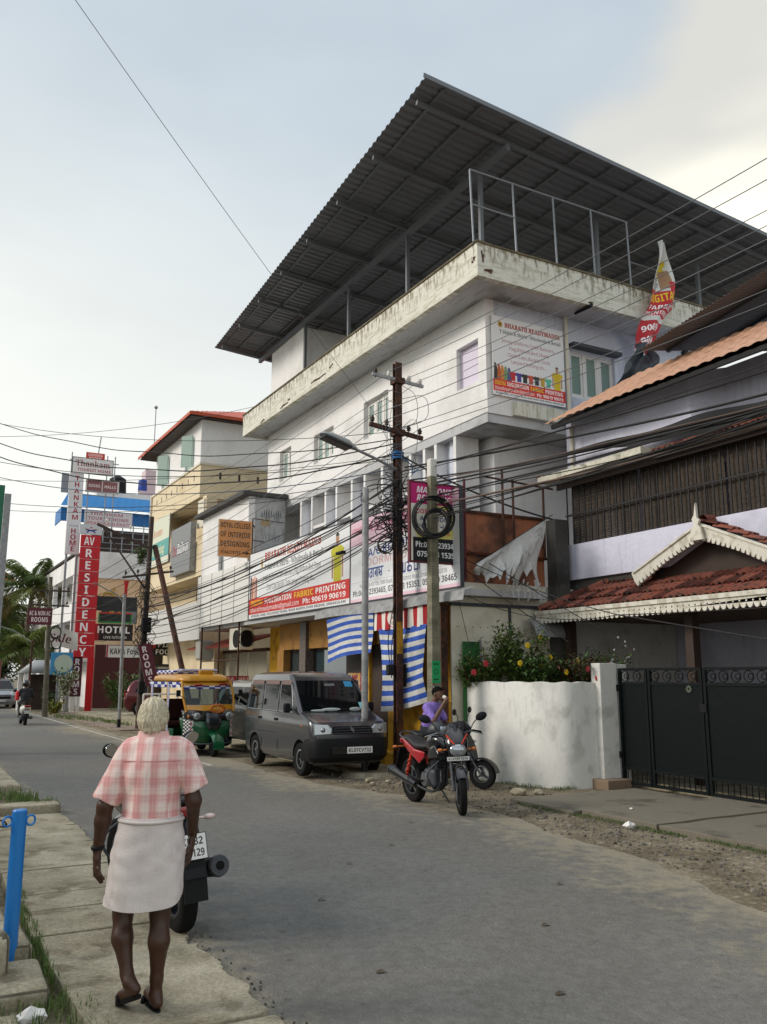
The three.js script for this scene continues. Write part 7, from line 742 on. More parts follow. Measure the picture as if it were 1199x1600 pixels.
function tree(label, x, z, H, R, n, cols, dense = 1) {
  const t = thing('broadleaf_tree', label, 'tree', [x, 0, z]); const limbs = [cyl([0, 0, 0], [0.1, H * 0.45, 0], 0.22, 0.13, 9)], cl = []; for (let i = 0; i < 14; i++) { const a = i * 2.4, r = R * rr(0.3, 0.85), y = H * rr(0.5, 0.95); limbs.push(cyl([0.1, H * 0.42, 0], [Math.cos(a) * r, y, Math.sin(a) * r], 0.07, 0.02, 6)); cl.push([Math.cos(a) * r, y, Math.sin(a) * r, R * rr(0.25, 0.42)]); } part('trunk', limbs, M.wood, t);
  const bk = cols.map(() => []); for (let i = 0; i < n; i++) { const c = cl[(rnd() * cl.length) | 0], th = rnd() * 6.28, ph = Math.acos(rr(-1, 1)), q = c[3] * Math.pow(rnd(), 0.45); bk[(rnd() * cols.length) | 0].push([c[0] + q * Math.sin(ph) * Math.cos(th), c[1] + q * Math.cos(ph) * 0.8, c[2] + q * Math.sin(ph) * Math.sin(th), rnd() * 6.28, rr(-0.8, 0.6), rr(0.7, 1.3)]); } bk.forEach((b, i) => part('crown', leaves(b, 0.34, 0.16), cols[i], t)); return t;
}
tree('dark broadleaf tree at the far end of the street', 6.8, -73, 6.2, 2.6, 4200, [G1, G3, G2]); tree('broad green tree behind the oncoming car', 5.9, -79, 7.5, 3.2, 4200, [G1, G3]); tree('leafy tree behind the carport roof', 8.0, -82, 6.5, 3.0, 3600, [G1, G2, G3]); tree('low dark tree beside the far road bend', 5.4, -68, 3.8, 2.4, 3600, [G3, G1]); tree('tall tree filling the street end', 7.0, -94, 9.0, 4.0, 4200, [G1, G3, G2]); tree('green tree standing past the palms', 9.4, -98, 8.5, 3.6, 3400, [G1, G3, G2]);
tree('tree at the left roadside far down the street', -1.5, -58, 7, 3.2, 2600, [G1, G3, G2]); tree('second roadside tree beyond the green hoarding', -4.5, -44, 6.5, 3.2, 2600, [G1, G2]);
{ // across the road, outside the picture: the compound wall and trees that the van's windows mirror
  const w = thing('opposite_wall', 'plain grey compound wall across the road', 'wall'); part('wall', b2(-3.6, -3.4, 0, 2.1, -34, 2), M.grey, w); part('coping', b2(-3.66, -3.34, 2.1, 2.16, -34, 2), M.concrete, w);
  for (const [x, z, H] of [[-8, -6, 6.2], [-8.5, -12.5, 6.8], [-8, -19, 6.4], [-8.5, -26, 7]]) tree('garden tree standing behind the wall across the road', x, z, H, 3.2, 2600, [G1, G3, G2]).userData.group = 'garden trees across the road';
}
shrub('potted_palm', 'feathery potted palm beside the red hotel sign post', 9.6, 0.05, -43.5, 0.9, 1.9, 500, 0.55, 0.06, [G2, G1, G4]); shrub('hedge_shrub', 'leafy shrub climbing in front of the red sheet wall', 9.7, 0.05, -42.2, 0.8, 2.6, 700, 0.25, 0.1, [G1, G2]);
shrub('yellow_hedge', 'yellow leaved shrub at the foot of the carport post', 6.5, 0.0, -43, 0.6, 0.7, 500, 0.2, 0.08, [leafM([0.28, 0.24, 0.03]), G4]); shrub('garden_shrub', 'dark green shrub inside the carport', 6.9, 0.0, -46, 0.8, 1.3, 600, 0.22, 0.1, [G1, G3]); shrub('white_blossom_tree', 'small tree with white blossoms by the round blue sign', 7.0, 0.8, -43.4, 0.8, 1.5, 520, 0.2, 0.09, [G2, G4, leafM([0.55, 0.52, 0.4])]); shrub('balcony_plant', 'small green plant on the tan building corner', 8.6, 6.3, -36.6, 0.5, 1.1, 350, 0.18, 0.08, [G1, G2]);
// ================================================================ buildings and signs further down the street
{ // tan building
  const b = thing('tan_building', 'tan building with projecting bands and balconies next to the small grey building', 'building'); const X0 = 8.9, Z0 = -29.6, Z1 = -36.6;
  part('wall', [wallX(9.7, Z1 + 0.01, Z0 - 0.14, 0, 7.94, [[-34.6, -33.5, 6.6, 7.7], [-32.2, -31.4, 3.0, 5.0], [-30.7, -30.0, 3.5, 5.0]], 0.2), wallZ(Z0 - 0.3, 9.9, 14, 0, 7.9, [], 0.2), b2(9.901, 14, 0, 7.93, Z1 + 0.02, Z1 + 0.2)], M.tan, b);
  part('parapet_band', [b2(X0, X0 + 0.12, 8.0, 9.2, Z1, Z0), b2(X0 + 0.122, 13.9, 8.0, 9.2, Z0 - 0.12, Z0)], M.tan, b, 'plain tan parapet band'); part('coping', [b2(X0 - 0.04, X0 + 0.16, 9.2, 9.28, Z1 - 0.04, Z0 + 0.04), b2(X0 + 0.162, 13.9, 9.2, 9.28, Z0 - 0.16, Z0 + 0.04)], M.cream, b); part('slab', [b2(X0 + 0.13, 13.9, 7.95, 8.08, Z1, Z0 - 0.13)], M.tan, b);
  for (let i = 0; i < 8; i++) part('vent_slot', b2(X0 - 0.004, X0 + 0.02, 8.72, 8.95, -30.4 - i * 0.75, -30.32 - i * 0.75), M.brown, b); for (let i = 0; i < 4; i++) part('vent_slot', b2(9.6 + i * 0.72, 9.68 + i * 0.72, 8.72, 8.98, Z0 - 0.02, Z0 + 0.004), M.brown, b);
  part('balcony_band', [b2(X0, X0 + 0.12, 5.15, 6.4, Z1, Z0 + 0.6), b2(X0 + 0.122, 9.7, 5.15, 5.3, Z1, Z0 + 0.6), b2(X0 + 0.122, 9.7, 5.3, 6.4, Z0 + 0.48, Z0 + 0.6)], M.tan, b); part('pier', [b2(9.0, 9.4, 6.4, 8.0, Z0 + 0.1, Z0 + 0.5)], M.tan, b); part('grille_window', [b2(8.95, 8.99, 6.9, 7.9, -29.9, -29.2)], M.cream, b);
  for (const h of [[-34.6, -33.5, 6.6, 7.7], [-32.2, -31.4, 3.0, 5.0], [-30.7, -30.0, 3.5, 5.0]]) { const w = part('window', [b2(9.8, 9.86, h[2], h[3], h[0], h[1])], glassDark, b); for (let i = 1; i < 4; i++) part('mullion', b2(9.76, 9.8, h[2], h[3], mix(h[0], h[1], i / 4) - 0.03, mix(h[0], h[1], i / 4) + 0.03), M.cream, w); }
  part('white_shutter_sheet', grid(60, 1, (u, v) => [8.85 + 0.02 * Math.sin(u * 190), mix(4.25, 2.95, v), mix(-36.2, -28.9, u)]), mat({ color: 0xd0cfcc, roughness: 0.5, side: THREE.DoubleSide }), b, 'white corrugated sheet'); part('rain_pipe', cyl([8.86, 3, -36.4], [8.86, 9.2, -36.4], 0.05), M.cream, b);
  board('railway_sign', 'grey box sign with red and black script letters on tan wall', 2.5, 1.75, canvasTex(512, 360, (x, W, H) => { x.fillStyle = '#85878a'; x.fillRect(0, 0, W, H); for (let i = 0; i < W; i += 24) { x.fillStyle = 'rgba(0,0,0,0.12)'; x.fillRect(i, 0, 3, H); } txt(x, 'The', W * 0.18, H * 0.48, 110, '#9c1420', { it: 1, f: 'serif', fit: 130 }); txt(x, 'Railway', W * 0.62, H * 0.46, 110, '#f2f2f2', { it: 1, f: 'serif', fit: 300, st: '#16161a', lw: 14 }); }), [8.78, 6.25, -31.0], FX, { d: 0.2 });
  board('teal_banner', 'faded teal and white banner on the tan building', 2.9, 1.9, canvasTex(384, 256, (x, W, H) => { x.fillStyle = '#d9dcc8'; x.fillRect(0, 0, W, H); x.fillStyle = '#5aa6a0'; x.fillRect(0, H * 0.5, W, H * 0.36); txt(x, 'Rooms', W * 0.4, H * 0.3, 56, '#c07848', { it: 1, f: 'serif' }); txt(x, 'Lodging', W * 0.45, H * 0.68, 60, '#e8d8a8', { it: 1, f: 'serif' }); }), [8.84, 7.05, -34.6], FX, {});
}
{ // red roofed house above
  const h = thing('red_roof_house', 'pale upper storey with orange red metal hip roof', 'house'); part('wall', [wallX(9.0, -36.4, -30.0, 9.22, 11.0, [[-32.0, -31.0, 9.4, 10.6], [-35.4, -34.4, 9.4, 10.6]], 0.2), wallZ(-30.0, 9.2, 14, 9.22, 11.0, [], 0.2), b2(9.2, 14, 9.22, 11.0, -36.4, -36.2)], M.white, h);
  for (const z of [-31.5, -34.9]) { const w = part('window', [b2(9.08, 9.12, 9.4, 10.6, z - 0.5, z + 0.5)], mat({ color: 0x9fb8b0, roughness: 0.3 }), h); part('open_leaf', [bx(0.04, 1.2, 0.5, 8.78, 10.0, z + 0.45, 0, 0.6)], mat({ color: 0x93aea4, roughness: 0.5 }), w); }
  const rm = mat({ color: 0xc05434, roughness: 0.5, side: THREE.DoubleSide }), A = [8.45, 11.1, -30.3 + 0.0], eave = 11.12; const hip = (u, v) => 0;
  const rx0 = 8.45, rx1 = 15, rz0 = -29.6, rz1 = -37.4, ry = 12.7, mz = (rz0 + rz1) / 2; for (let i = 0; i < 20; i++) { const xa = mix(rx0, rx1, i / 20), xb = mix(rx0, rx1, (i + 1) / 20); const lim = (x) => clamp((x - rx0) / 3.9); for (const s of [0, 1]) { const zE = s ? rz1 : rz0; const g = grid(4, 1, (u, v) => { const x = mix(xa, xb, u), t = v * lim(x); return [x, mix(eave, ry, t) + 0.03 * Math.abs(Math.sin(u * 6.28)), mix(zE, mz, t)]; }); part('roof_sheet', g, rm, h); } }
  for (let i = 0; i < 16; i++) { const g = grid(4, 1, (u, v) => { const z = mix(rz0, rz1, (i + u) / 16), lim = 1 - Math.abs(z - mz) / (rz0 - mz), t = v * lim; return [rx0 + t * 3.9, mix(eave, ry, t) + 0.03 * Math.abs(Math.sin(u * 6.28)), z]; }); part('roof_sheet', g, rm, h); }
  part('soffit', [b2(8.5, 14.9, 11.0, 11.04, -37.3, -29.7)], M.brown, h); part('fascia', [b2(8.42, 8.45, 11.02, 11.14, -37.4, -29.6), b2(8.45, 15, 11.02, 11.14, -29.6, -29.57)], rm, h);
  part('aerial', [cyl([9.0, 11.5, -37.0], [9.0, 13.4, -37.0], 0.02), sph(0.08, 9.0, 13.4, -37)], M.steelGrey, h);
}
{ // food court fronts below, old shed
  const s = thing('food_court', 'dark food court front with black signboard and railings', 'shop front'); part('wall', [b2(9.2, 13, 0, 3.0, -36.9, -36.7)], M.brown, s); part('awning', [bx(3.2, 0.08, 1.0, 10.6, 3.6, -36.1, 0.25)], M.maroon, s); part('rail', [b2(9.2, 13, 2.1, 2.2, -36.66, -36.6)], M.alu, s);
  board('food_court_sign', 'black food court signboard with white lettering', 2.3, 0.62, canvasTex(512, 138, (x, W, H) => { x.fillStyle = '#121216'; x.fillRect(0, 0, W, H); x.fillStyle = '#a81c24'; x.beginPath(); x.arc(46, 46, 34, 0, 7); x.fill(); txt(x, 'PIZZA', W * 0.38, H * 0.28, 66, '#e6e6e6', { fit: 200 }); txt(x, 'FOOD COURT', W * 0.54, H * 0.75, 60, '#e6e6e6', { fit: 400 }); }), [10.0, 2.85, -35.9], 0, {}); board('menu_board', 'small black menu board with white writing', 0.8, 0.9, canvasTex(128, 144, (x, W, H) => { x.fillStyle = '#15181c'; x.fillRect(0, 0, W, H); txt(x, 'AL SADDHAF', W / 2, 24, 20, '#ddd', { fit: 100 }); for (let i = 0; i < 5; i++) { x.fillStyle = '#8a8f94'; x.fillRect(16, 46 + i * 18, 96 - (i % 3) * 16, 5); } }), [9.4, 1.75, -35.6], 0, {});
  const o = thing('corrugated_shed', 'old cream corrugated shutter shed behind the silver car', 'shed'); for (let i = 0; i < 3; i++) part('shutter', grid(60, 1, (u, v) => [10.1 + 0.015 * Math.sin(u * 150), mix(2.5, 1.1, v), mix(-30.9 + i * 1.75, -29.2 + i * 1.75, u)]), mat({ color: 0xa9a491, roughness: 0.6, side: THREE.DoubleSide }), o); part('frame', [b2(10.05, 10.2, 2.5, 2.6, -31, -25.6), b2(10.05, 10.2, 1.0, 1.1, -31, -25.6)], M.rust, o); part('lower_wall', [b2(10.12, 10.3, 0, 1.0, -31, -25.6)], M.grey, o); part('roof', [at(new THREE.BoxGeometry(1.3, 0.05, 5.6), 9.75, 2.85, -28.3, 0, 0, 0.3)], mat({ color: 0x8e3a2a, roughness: 0.8 }), o); part('hanging_sack', [rb(0.5, 0.7, 0.6, 0.1, 9.2, 2.6, -29.3)], mat({ color: 0xa8a8a0, roughness: 0.8 }), o);
  board('red_strip_sign', 'low red strip sign above the auto rickshaw', 1.9, 0.22, canvasTex(256, 32, (x, W, H) => { x.fillStyle = '#a03038'; x.fillRect(0, 0, W, H); txt(x, 'HOTEL  TEA  MEALS', W / 2, H / 2, 24, '#e8c8c0', { fit: W * 0.9 }); }), [9.5, 1.62, -27.5], D(-15), {});
}
{ // hotel block
  const b = thing('hotel_building', 'white and peach hotel block with balconies and blue sheet roof', 'building'); part('wall', wallZ(-50, 9.3, 14, 0, 7.1, [[9.7, 11.7, 4.6, 5.6]], 0.25), M.peach, b, 'peach wall'); part('wall', [b2(9.2, 14, 7.1, 8.6, -50.3, -49.9)], M.white, b, 'white band'); part('wall', [b2(9.3, 9.5, 0, 8.6, -68, -50.3)], M.white, b);
  for (const y of [2.5, 4.75, 7.3]) { part('balcony', [b2(8.2, 9.3, y, y + 0.18, -67, -50.5), b2(8.2, 8.3, y + 0.18, y + 1.0, -67, -50.5), b2(8.302, 9.3, y + 0.18, y + 1.0, -50.6, -50.5)], M.white, b); } for (let i = 0; i < 5; i++) part('pillar', b2(8.25, 8.5, 0, 8.4, -51 - i * 3.6, -50.7 - i * 3.6), M.white, b); for (let i = 0; i < 4; i++) for (const y of [3.0, 5.2]) { const w = part('window', b2(9.26, 9.3, y, y + 1.5, -54 - i * 3.4, -52.6 - i * 3.4), glassDark, b); part('window_frame', [b2(9.22, 9.26, y + 1.5, y + 1.6, -54 - i * 3.4, -52.6 - i * 3.4), b2(9.22, 9.26, y, y + 1.5, -53.34 - i * 3.4, -53.26 - i * 3.4)], M.cream, w); }
  part('dark_window', b2(9.7, 11.7, 4.6, 5.6, -50.2, -50.1), glassDark, b);
  const rm = mat({ color: 0x2a86cc, roughness: 0.45, side: THREE.DoubleSide }); part('blue_roof', [grid(40, 1, (u, v) => [mix(7.1 + 0.45 * v, 13.4, u), mix(10.98, 11.85, v), mix(-49.5, -50.15, v) + 0.02 * Math.sin(u * 160)])], rm, b, 'blue corrugated roof'); part('blue_side_sheet', [b2(7.25, 13.4, 10.2, 10.95, -50.06, -50.0), b2(7.2, 7.25, 10.2, 10.95, -52, -50.0)], mat({ color: 0x1f72b8, roughness: 0.5 }), b); part('roof_wall', [b2(9.6, 14, 11.9, 12.7, -54, -53)], M.white, b);
  for (let i = 0; i < 7; i++) part('cage_post', cyl([9.4 + i * 0.6, 8.6, -49.95], [9.4 + i * 0.6, 10.3, -49.95], 0.03), M.steelGrey, b); for (let i = 0; i < 5; i++) part('cage_rail', cyl([9.3, 8.8 + i * 0.32, -49.95], [13.4, 8.8 + i * 0.32, -49.95], 0.02), M.steelGrey, b); part('terrace_back', [b2(9.3, 14, 8.6, 10.2, -52.1, -52)], M.brown, b);
  part('canopy_front', [b2(9.4, 13, 0, 3.4, -49.6, -49.4)], mat({ color: 0x4a1816, roughness: 0.7 }), b, 'dark red sheet wall'); part('roof_lip', [b2(8.1, 9.3, 8.4, 8.5, -67, -50.4)], M.brown, b);
  for (const [x, m] of [[10.9, M.red], [12.1, mat({ color: 0x2c7a4a })]]) solo('small_flag', grid(6, 8, (u, v) => [x + (u - 0.5) * 0.3 * (1 - v), mix(7.0, 5.6, v), -49.6 + 0.08 * Math.sin(v * 7 + u * 3)]), Object.assign(m.clone(), { side: THREE.DoubleSide }), x < 11 ? 'narrow red flag hanging on the peach wall' : 'narrow green flag hanging on the peach wall', 'flag');
  const gold = mat({ color: 0xb99a4a, roughness: 0.4, metalness: 0.3 }); const em = thing('golden_emblem', 'golden wall ornament on the peach hotel wall', 'emblem'); part('ring', torus(0.4, 0.06, 10.0, 5.9, -49.85), gold, em); part('stem', [cyl([10.3, 6.6, -49.85], [10.3, 5.2, -49.85], 0.06), torus(0.25, 0.06, 10.4, 5.3, -49.85)], gold, em);
  board('hotel_sign', 'red framed black hotel sign with white letters', 1.95, 0.85, canvasTex(384, 168, (x, W, H) => { x.fillStyle = '#1a0c0c'; x.fillRect(0, 0, W, H); x.fillStyle = '#a01c20'; x.fillRect(0, 0, 50, H); txt(x, 'HOTEL', W * 0.5, H * 0.36, 96, '#f0ece8', { fit: W * 0.86 }); txt(x, 'LIVE KITCHEN', W * 0.55, H * 0.8, 34, '#d8d0c8', { fit: W * 0.6 }); }), [9.5, 3.9, -45.6], 0, {}); board('green_border_board', 'black board with red and green border above hotel sign', 1.7, 0.55, canvasTex(256, 80, (x, W, H) => { x.fillStyle = '#2c8a3c'; x.fillRect(0, 0, W, H); x.fillStyle = '#c8342c'; x.fillRect(0, 0, W, 10); x.fillStyle = '#1c2420'; x.fillRect(10, 10, W - 20, H - 22); }), [9.6, 4.65, -45.8], 0, {}); board('restaurant_banner', 'white and black restaurant banner below hotel sign', 1.9, 0.6, canvasTex(320, 100, (x, W, H) => { x.fillStyle = '#dcdad4'; x.fillRect(0, 0, W, H); x.fillStyle = '#a82020'; x.fillRect(0, 0, 14, H); txt(x, 'KAKA Food', W * 0.52, H * 0.5, 70, '#1c1c1c', { fit: W * 0.86 }); }), [10.2, 2.95, -46], D(8), {}); board('dark_glass_board', 'dark glass board above the hotel entrance', 2.1, 0.75, canvasTex(64, 24, (x, W, H) => { x.fillStyle = '#23282a'; x.fillRect(0, 0, W, H); }), [9.7, 5.4, -46.2], 0, {});
}
{ // sign towers
  const a = thing('residency_sign_tower', 'tall red sign tower with stacked white letters and blue logo', 'sign', [8.0, 0, -45]); const lett = 'RESIDENCY'.split(''); const mkT = (s) => canvasTex(160, 104, (x, W, H) => { x.fillStyle = '#c01226'; x.fillRect(0, 0, W, H); txt(x, s, W * 0.42, H * 0.53, 100, '#f4eef0', s.length > 1 ? { fit: 84 } : {}); });
  ['AV', ...lett].forEach((s, i) => { const y = 8.42 - i * 0.615; const p = part('letter_board', bx(0.96, 0.59, 0.14, 0, y, 0), M.red, a); part('letter_face', at(new THREE.PlaneGeometry(0.96, 0.59), 0, y, 0.073), flat(mkT(s), 0.4), p); });
  const lg = part('logo_board', bx(1.1, 0.5, 0.12, -0.02, 9.0, 0), mat({ color: 0xc9ccd2, roughness: 0.5 }), a); part('logo_mark', at(new THREE.PlaneGeometry(1.0, 0.48), -0.02, 9.0, 0.063), flat(canvasTex(200, 96, (x, W, H) => { x.fillStyle = '#c9ccd2'; x.fillRect(0, 0, W, H); x.strokeStyle = '#2c2a86'; x.lineWidth = 12; x.lineCap = 'round'; x.beginPath(); x.moveTo(60, 78); x.quadraticCurveTo(100, 40, 140, 78); x.moveTo(52, 50); x.quadraticCurveTo(100, 64, 148, 50); x.stroke(); x.fillStyle = '#c0302c'; x.beginPath(); x.arc(100, 28, 9, 0, 7); x.fill(); x.strokeStyle = '#c87a2c'; x.lineWidth = 5; x.beginPath(); x.moveTo(40, 40); x.lineTo(80, 46); x.moveTo(160, 40); x.lineTo(120, 46); x.stroke(); })), lg);
  part('post', b2(0.2, 0.5, 0, 2.6, -0.05, 0.1), M.red, a, 'red square post'); const rm2 = part('rooms_strip', bx(0.5, 1.9, 0.1, -0.28, 1.68, 0.02), M.maroon, a); part('rooms_letters', at(new THREE.PlaneGeometry(0.5, 1.9), -0.28, 1.68, 0.073), flat(canvasTex(100, 380, (x, W, H) => { x.fillStyle = '#4a1020'; x.fillRect(0, 0, W, H); 'ROOMS'.split('').forEach((c, i) => txt(x, c, W / 2, 46 + i * 72, 80, '#d8d0d4')); })), rm2); part('foot', [b2(-0.5, -0.3, 0, 0.72, -0.03, 0.05), b2(-0.2, -0.05, 0, 0.72, -0.03, 0.05)], M.whitePaint, a);
  const th = thing('tourist_home_tower', 'white vertical tourist home sign tower with crimson letters', 'sign', [7.2, 0, -45.5]); part('panel', bx(0.68, 4.2, 0.16, 0, 9.85, 0), M.whitePaint, th); part('letters', at(new THREE.PlaneGeometry(0.66, 4.16), 0, 9.85, 0.083), flat(canvasTex(128, 904, (x, W, H) => { x.fillStyle = '#dcdbdf'; x.fillRect(0, 0, W, H); 'THANKAM'.split('').forEach((c, i) => txt(x, c, W * 0.55, 52 + i * 74, 76, '#9c2438')); txt(x, 'Tourist', W * 0.5, 590, 26, '#8a8a90'); 'HOME'.split('').forEach((c, i) => txt(x, c, W * 0.5, 652 + i * 66, 78, '#9c2438')); })), th); part('post', [b2(-0.3, -0.2, 0, 7.75, -0.05, 0.05), b2(0.2, 0.3, 0, 7.75, -0.05, 0.05)], M.steelGrey, th); part('side_box', [b2(-0.72, -0.37, 10.9, 11.9, -0.05, 0.05)], mat({ color: 0x8a8e98 }), th);
  const t1 = board('rooftop_name_board', 'white rooftop board with maroon blackletter tourist home name', 2.0, 0.78, canvasTex(512, 200, (x, W, H) => { x.fillStyle = '#e2e0e0'; x.fillRect(0, 0, W, H); txt(x, 'Thankam', W * 0.5, H * 0.36, 110, '#7c2c3c', { f: 'serif', fit: W * 0.86 }); txt(x, 'TOURIST HOME', W * 0.54, H * 0.78, 56, '#9c3a48', { fit: W * 0.84 }); }), [7.95, 12.38, -45.4], 0, { frame: M.darkSteel }); const t2 = board('rooftop_red_board', 'small red and white board on top of the name board', 0.95, 0.42, canvasTex(192, 84, (x, W, H) => { x.fillStyle = '#d0342c'; x.fillRect(0, 0, W, H); txt(x, 'LODGING', W / 2, H * 0.3, 40, '#f6e6e2', { fit: W * 0.8 }); txt(x, 'ROOMS', W / 2, H * 0.72, 36, '#f6e6e2', { fit: W * 0.7 }); }), [8.15, 13.05, -46], 0, {}); const t3 = board('rooftop_maroon_board', 'framed maroon two panel board on the roof frame', 1.7, 0.72, canvasTex(256, 108, (x, W, H) => { x.fillStyle = '#d8d4d0'; x.fillRect(0, 0, W, H); for (const o of [10, 130]) { x.fillStyle = '#8c5a60'; x.fillRect(o, 12, 112, 84); txt(x, o < 20 ? 'ROOMS' : 'HALLS', o + 56, 54, 34, '#e6dcd8', { fit: 90 }); } }), [8.6, 11.5, -46], 0, {});
  const f = thing('rooftop_sign_frame', 'thin steel frame carrying the rooftop boards', 'frame'); for (const x of [7.0, 7.9, 8.8, 9.2]) part('post', cyl([x, 8.6, -46.1], [x, 13.2, -46.1], 0.03), M.steelGrey, f); for (const y of [11.0, 12.8]) part('rail', cyl([6.9, y, -46.1], [9.4, y, -46.1], 0.025), M.steelGrey, f); part('mast', cyl([8.3, 13.2, -46.1], [8.4, 14.2, -46.1], 0.03), M.steelGrey, f);
  board('reasonable_rate_board', 'pale pink tourist home reasonable rate board under the blue roof', 2.5, 0.8, canvasTex(512, 164, (x, W, H) => { x.fillStyle = '#dcd6dc'; x.fillRect(0, 0, W, H); txt(x, 'THANKAM', W * 0.46, H * 0.18, 50, '#b07a86', { fit: W * 0.7 }); txt(x, 'TOURIST HOME', W * 0.5, H * 0.5, 50, '#a86a78', { fit: W * 0.86 }); txt(x, 'REASONABLERATE', W * 0.52, H * 0.82, 50, '#c07a86', { fit: W * 0.92 }); }), [9.2, 9.95, -47], 0, {});
  solo('water_tank', [at(new THREE.CylinderGeometry(0.5, 0.55, 1.1, 18), 11.0, 13.2, -54), at(new THREE.CylinderGeometry(0.2, 0.5, 0.2, 18), 11.0, 13.85, -54)], M.black, 'black plastic water tank on the hotel roof', 'water tank'); { const pk = thing('pink_roof_room', 'small pink plastered room on the hotel roof', 'roof room'); part('wall', b2(12.5, 14, 12.7, 14.4, -54.2, -53.2), mat({ color: 0xd9c3c8, roughness: 0.8 }), pk); part('parapet', b2(12.1, 14, 12.7, 13.0, -53.19, -53.1), mat({ color: 0xd9c3c8, roughness: 0.8 }), pk); }
  solo('blue_water_tank', [at(new THREE.CylinderGeometry(0.3, 0.32, 0.7, 16), 12.45, 13.35, -53.45), at(new THREE.CylinderGeometry(0.1, 0.3, 0.12, 16), 12.45, 13.75, -53.45), cyl([12.45, 12.65, -53.45], [12.45, 13.0, -53.45], 0.2)], mat({ color: 0x1c3f9c, roughness: 0.5 }), 'small blue water drum beside the pink roof room', 'water drum');
  const rs = board('slanted_rooms_sign', 'maroon rooms sign leaning off the dark pole', 0.42, 1.35, canvasTex(100, 320, (x, W, H) => { x.fillStyle = '#5a1426'; x.fillRect(0, 0, W, H); 'ROOMS'.split('').forEach((c, i) => txt(x, c, W * 0.42, 40 + i * 60, 66, '#e6dce0')); }), [7.2, 2.1, -28.9], D(-10), {}); rs.rotation.z = 0.24;
  board('maroon_room_board', 'small maroon board with white letters on the far pole', 1.0, 0.72, canvasTex(192, 138, (x, W, H) => { x.fillStyle = '#541622'; x.fillRect(0, 0, W, H); txt(x, 'AC & NON AC', W / 2, H * 0.32, 50, '#e0d4d8', { fit: W * 0.86 }); txt(x, 'ROOMS', W / 2, H * 0.7, 54, '#e0d4d8', { fit: W * 0.7 }); }), [5.2, 4.25, -40], D(-6), {});
  const rd = thing('round_blue_sign', 'blue board with pale round emblem near the carport', 'sign', [6.85, 2.3, -44]); part('panel', bx(1.0, 1.05, 0.06), mat({ color: 0x3a8cc0, roughness: 0.5 }), rd); part('disc', at(new THREE.CircleGeometry(0.42, 26), 0.08, 0, 0.034), mat({ color: 0xb8c4b8, roughness: 0.6 }), rd); part('post', cyl([0, -0.5, 0], [0, -2.3, 0], 0.04), M.steelGrey, rd);
  const cp = thing('carport', 'small carport with grey sheet roof on white posts', 'shed', [6.5, 0, -47.5]); part('roof', loft([[[-1.1, 1.85, 1.3], [1.2, 1.85, 1.3], [1.2, 1.85, -1.3], [-1.1, 1.85, -1.3]].reverse(), [[-0.4, 2.5, 0.4], [0.6, 2.5, 0.4], [0.6, 2.5, -0.4], [-0.4, 2.5, -0.4]].reverse()]), mat({ color: 0x9fa3a6, roughness: 0.6 }), cp); for (const [x, z] of [[-0.9, 1.1], [1.0, 1.1], [-0.9, -1.1], [1.0, -1.1]]) part('post', b2(x - 0.1, x + 0.1, 0, 1.85, z - 0.1, z + 0.1), M.whitePaint, cp); part('back_wall', [b2(-1, 1.1, 0, 1.8, -1.3, -1.2)], M.brown, cp);
  const rl = thing('white_railing', 'white pipe railing beside the dark pole', 'railing', [7.0, 0, -28.5]); for (const x of [0, 0.5, 1.1]) part('post', cyl([x, 0, 0], [x, 1.15, 0], 0.03), M.whitePaint, rl); part('rail', cyl([0, 1.15, 0], [1.1, 1.15, 0], 0.03), M.whitePaint, rl);
  const gb = thing('green_hoarding', 'green hoarding edge on a grey steel post', 'hoarding', [1.78, 0, -22]); part('panel', b2(-0.6, 0.09, 2.4, 6.2, -0.03, 0.03), mat({ color: 0x14694a, roughness: 0.5 }), gb); part('post', b2(0.1, 0.24, 0, 6.0, -0.06, 0.06), M.galv, gb); part('skirt', b2(-0.6, 0.34, 0.3, 2.1, -0.12, -0.08), mat({ color: 0x8c5a50, roughness: 0.8 }), gb);
  const vl = thing('far_house', 'distant pale house with orange gable above the palms', 'house', [6.1, 0, -92]); part('wall', b2(-3, 3, 0, 10.5, -3, 3), M.white, vl); part('roof', ext([[-3.4, 10.5], [3.4, 10.5], [0, 13]], 6).translate(0, 0, -3), mat({ color: 0xb4644a, roughness: 0.8 }), vl); part('window', b2(-0.6, 0.6, 11.0, 11.8, 3.0, 3.04), M.whitePaint, vl);
  const wc = solo('white_cloth_banner', grid(10, 6, (u, v) => [mix(5.6, 7.0, u), mix(2.9, 3.7, v) + 0.1 * Math.sin(u * 4), -41 + 0.1 * Math.sin(u * 7 + v * 3)]), mat({ map: canvasTex(192, 96, (x, W, H) => { x.fillStyle = '#d4d2d0'; x.fillRect(0, 0, W, H); txt(x, 'Sale', W * 0.45, H * 0.5, 60, '#6a2a3a', { it: 1, f: 'serif' }); }), side: THREE.DoubleSide }), 'white cloth banner strung beside the far pole', 'banner');
}
